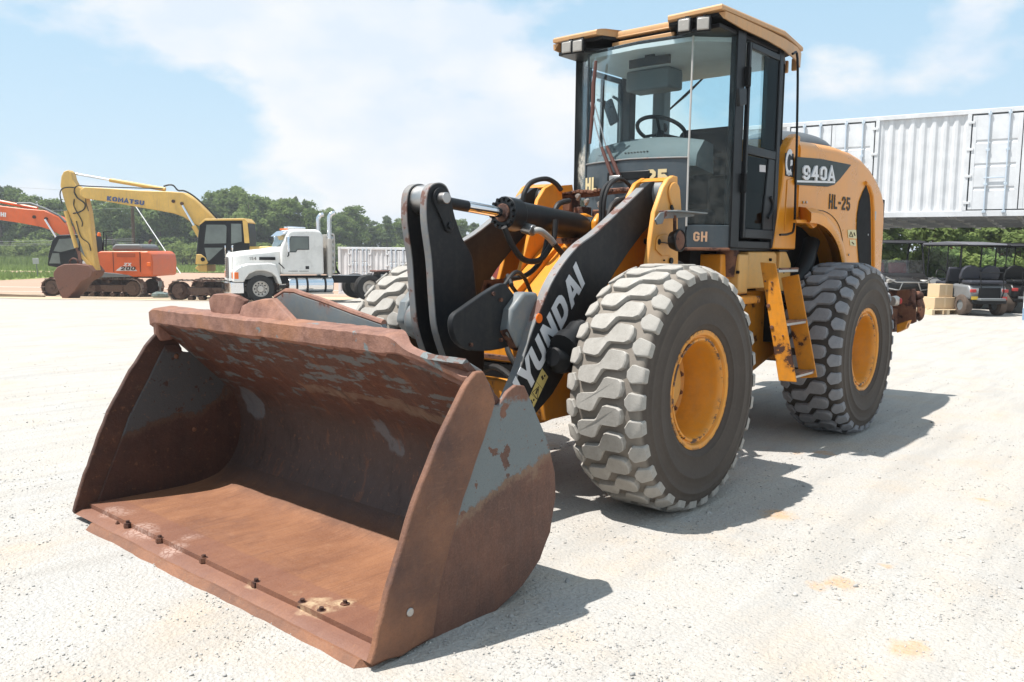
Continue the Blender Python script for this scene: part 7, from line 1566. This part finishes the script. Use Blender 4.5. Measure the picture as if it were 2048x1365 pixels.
LEAF = leaf_mat('tree_leaves', (.085, .125, .040), (.165, .215, .075)); PINEL = leaf_mat('pine_needles', (.070, .100, .048), (.120, .155, .075)); BUSHL = leaf_mat('bush_leaves', (.11, .155, .045), (.20, .25, .085))
BARK = soft_ground('bark', (.09, .07, .055), (.15, .12, .095), 4, .4)
def crown(seed, n, lobes, size, mat, name='crown', zmin=0.0):
    rng = np.random.default_rng(seed); V = []
    w = np.array([l[3]*l[4] for l in lobes]); w /= w.sum()
    k = rng.choice(len(lobes), n, p=w); L = np.array(lobes)[k]
    d = rng.normal(size=(n, 3)); d /= np.linalg.norm(d, axis=1)[:, None]; d[:, 2] = np.where(d[:, 2] < -.35, -d[:, 2]*.6, d[:, 2])
    rr = .52 + .50*rng.random(n)**.6; c = L[:, :3] + d*rr[:, None]*np.stack([L[:, 3], L[:, 3], L[:, 4]], 1)
    c += rng.normal(size=(n, 3))*.05; c = c[c[:, 2] > zmin]; n = len(c); d = d[:n]
    nr = rng.normal(size=(n, 3))*.75 + d + np.array([0, 0, .35]); nr /= np.linalg.norm(nr, axis=1)[:, None]
    t = np.cross(nr, rng.normal(size=(n, 3))); t /= np.linalg.norm(t, axis=1)[:, None]; b = np.cross(nr, t); s = size*(.55+.8*rng.random((n, 1)))
    q = np.stack([c-t*s*.6, c-b*s*.35+t*s*.05, c+t*s*.65+nr*s*.15, c+b*s*.38], 1).reshape(-1, 3)
    me = bpy.data.meshes.new(name); me.from_pydata(q.tolist(), [], [(4*i, 4*i+1, 4*i+2, 4*i+3) for i in range(n)]); me.materials.append(mat); return me
def tree_proto(seed, H, kind):
    rng = random.Random(seed); lobes = []
    if kind == 'broad':
        for k in range(16):
            z = H*(.16+.74*rng.random()); w_ = H*.30*math.sin(math.pi*min(.95, max(.18, (z/H-.02))))**.7
            a = rng.random()*6.28; r_ = w_*(.35+.75*rng.random()); lobes.append((r_*math.cos(a), r_*math.sin(a), z, H*(.085+.075*rng.random()), H*(.075+.06*rng.random())))
        lobes.append((0, 0, H*.55, H*.20, H*.32)); lobes.append((rng.uniform(-.06, .06)*H, 0, H*.90, H*.10, H*.10)); n, s, m_ = 3600, .40, LEAF
    elif kind == 'pine':
        for k in range(15):
            z = H*(.42+.55*rng.random()); a = rng.random()*6.28; r_ = H*.15*(1.12-z/H)*2.0*rng.random()+.1; lobes.append((r_*math.cos(a), r_*math.sin(a), z, H*(.055+.05*rng.random()), H*(.03+.03*rng.random())))
        lobes.append((0, 0, H*.95, H*.05, H*.07)); n, s, m_ = 2100, .34, PINEL
    else:
        for k in range(10): a = rng.random()*6.28; r_ = H*.5*rng.random(); lobes.append((r_*math.cos(a), r_*math.sin(a), H*(.2+.5*rng.random()), H*(.2+.18*rng.random()), H*(.18+.15*rng.random())))
        n, s, m_ = 1700, .30, BUSHL
    cm = crown(seed, n, lobes, s, m_)
    tr = MB().tube([(0, 0, -.3), (.03*H*rng.uniform(-1, 1), .02*H, H*.45), (0, 0, H*.86)], [H*.022, H*.015, H*.004], 8)
    for k in range(5): a = rng.random()*6.28; z = H*(.25+.4*rng.random()); tr.tube([(0, 0, z), (H*.16*math.cos(a), H*.16*math.sin(a), z+H*.15)], [H*.009, H*.003], 5)
    return cm, tr.mesh('trunk', BARK), H
PROTO = {'broad': [tree_proto(k, 9.0, 'broad') for k in (11, 12, 13, 14, 15)], 'pine': [tree_proto(k, 10.5, 'pine') for k in (21, 22, 23)], 'bush': [tree_proto(k, 3.0, 'bush') for k in (31, 32, 33)]}
rt_ = random.Random(5)
ORD = 'first second third fourth fifth sixth seventh eighth ninth tenth eleventh twelfth thirteenth fourteenth fifteenth sixteenth seventeenth eighteenth nineteenth twentieth'.split()
ZONES = ((118, 'left of the yellow excavator arm'), (330, 'behind the yellow excavator boom'), (425, 'between the yellow boom and its cab'), (560, 'above the yellow cab and truck bonnet'), (680, 'behind the truck cab and its stacks'), (835, 'above the low white container'), (9999, 'behind the loader and its lifting arms'))
COUNT = {}
def tree_label(kind, px, row):
    z = [t for lim, t in ZONES if px < lim][0]; k = (kind, z, row); COUNT[k] = COUNT.get(k, 0) + 1
    nm = {'broad': 'leafy tree', 'pine': 'open pine', 'bush': 'low bush'}[kind]
    return f"{ORD[COUNT[k]-1]} {nm} from left, {row} row, {z}"
def plant(kind, px, D, h, label=None, group=None, name=None):
    p = at(px, D); cm, tm, H0 = rt_.choice(PROTO[kind]); s = h/H0
    o = thing(name or {'broad': 'broadleaf_tree', 'pine': 'pine_tree', 'bush': 'bush'}[kind], label, 'bush' if kind == 'bush' else 'tree', p, rt_.random()*6.28, group or {'broad': 'broad trees beyond the road', 'pine': 'pines beyond the road', 'bush': 'bushes below the tree line'}[kind])
    o.scale = (s*rt_.uniform(.9, 1.25), s*rt_.uniform(.9, 1.25), s); link('crown', cm, o); link('trunk', tm, o); return o
def toph(px):
    K = [(-80, 385), (20, 382), (60, 392), (100, 402), (170, 398), (250, 402), (330, 398), (400, 398), (445, 385), (470, 376), (510, 384), (545, 405), (585, 392), (615, 402), (640, 404), (690, 412), (720, 428), (760, 434), (820, 428), (900, 440), (1000, 446), (1100, 450), (1300, 455)]
    for (a, b), (c, d) in zip(K, K[1:]):
        if a <= px <= c: return b + (d-b)*(px-a)/(c-a)
    return 450
px = -90
while px < 1130:
    D = rt_.uniform(113, 121) if px < 640 else rt_.uniform(132, 144); y = toph(px) + rt_.uniform(-7, 18)
    h = 1.5 + (498-y)/CF*D + .80
    kd = 'broad' if rt_.random() < .86 else 'pine'; plant(kd, px, D, h, tree_label(kd, px, 'front')); px += rt_.uniform(17, 27)*(1 if px < 640 else .8)
px = -80
while px < 1120:
    D = rt_.uniform(128, 138) if px < 640 else rt_.uniform(148, 158); y = toph(px) + rt_.uniform(-2, 20); kd = 'broad' if rt_.random() < .75 else 'pine'; plant(kd, px, D, 2.3 + (498-y)/CF*D, tree_label(kd, px, 'back')); px += rt_.uniform(24, 36)
px = -80
while px < 1120: plant('bush', px, rt_.uniform(106, 112) if px < 640 else rt_.uniform(124, 130), rt_.uniform(1.8, 3.8), tree_label('bush', px, 'foot')); px += rt_.uniform(13, 22)
GR = 'trees behind the carts'
GRN = sorted(((1745, 44, 4.2, 'broad'), (1790, 46, 4.6, 'broad'), (1835, 42, 4.4, 'pine'), (1868, 41, 3.9, 'broad'), (1905, 48, 4.8, 'broad'), (1950, 50, 5.0, 'broad'), (1995, 45, 4.6, 'broad'), (2035, 43, 4.3, 'broad'), (2080, 44, 4.8, 'broad'), (2130, 46, 5.0, 'broad'), (1640, 48, 5.0, 'broad'), (1690, 50, 5.0, 'broad')))
for px, D, h, kd in GRN:
    k_ = GRN.index((px, D, h, kd)); plant(kd, px, D, h*1.15, f'{ORD[k_]} tree from the left behind the parked carts under the raised container', GR)
for k_, (px, D, h) in enumerate(((1770, 37, 1.5), (1810, 38, 1.6), (1848, 34, 2.1), (1872, 35, 2.0), (1900, 40, 2.3), (1945, 41, 2.4), (1985, 38, 1.9), (2030, 37, 1.8))): plant('bush', px, D, h, f'{ORD[k_]} bush from the left behind the parked carts under the raised container', 'bushes behind the carts')
# tall grass on the verge
def grass_patch(name, lat, dep, n, hgt, label):
    rng = np.random.default_rng(9); l = lat[0]+(lat[1]-lat[0])*rng.random(n); d = dep[0]+(dep[1]-dep[0])*rng.random(n)
    P = np.array([(CPOS.x+fh.x*b+rh.x*a, CPOS.y+fh.y*b+rh.y*a, -.80) for a, b in zip(l, d)]); a = rng.random(n)*6.28; h = hgt*(.4+.8*rng.random(n)); w = .06+.06*rng.random(n)
    tv = np.stack([np.cos(a), np.sin(a), 0*a], 1)*w[:, None]; lean = rng.normal(size=(n, 3))*.22*h[:, None]; lean[:, 2] = h
    q = np.stack([P-tv, P+tv, P+lean], 1).reshape(-1, 3); me = bpy.data.meshes.new(name); me.from_pydata(q.tolist(), [], [(3*i, 3*i+1, 3*i+2) for i in range(n)]); me.materials.append(BUSHL)
    o = link(name, me); o['kind'] = 'stuff'; o['label'] = label
grass_patch('grass', (-75, 3), (77.5, 99.5), 16000, .45, 'grass between the road and the trees'); grass_patch('grass', (-75, -42), (90, 106), 9000, 1.1, 'tall weeds before the trees on the far left'); grass_patch('grass', (-60, -34.2), (56, 69), 5000, .38, 'grass on the island between the carriageways')
# ------------------------------------------------------------------ summer haze in the air
hz_ = MB().box2((-3400, -3400, -3.0), (3400, 3400, 18.0)); hm = bpy.data.materials.new('haze_air'); hm.use_nodes = True; hn = hm.node_tree; hn.nodes.clear()
pv = hn.nodes.new('ShaderNodeVolumePrincipled'); pv.inputs['Color'].default_value = (.93, .96, 1, 1); pv.inputs['Density'].default_value = 0.0009; pv.inputs['Anisotropy'].default_value = .3
ho_ = hn.nodes.new('ShaderNodeOutputMaterial'); hn.links.new(pv.outputs[0], ho_.inputs['Volume'])
haze = obj('haze', hz_, hm, None, smooth=0); haze['kind'] = 'stuff'
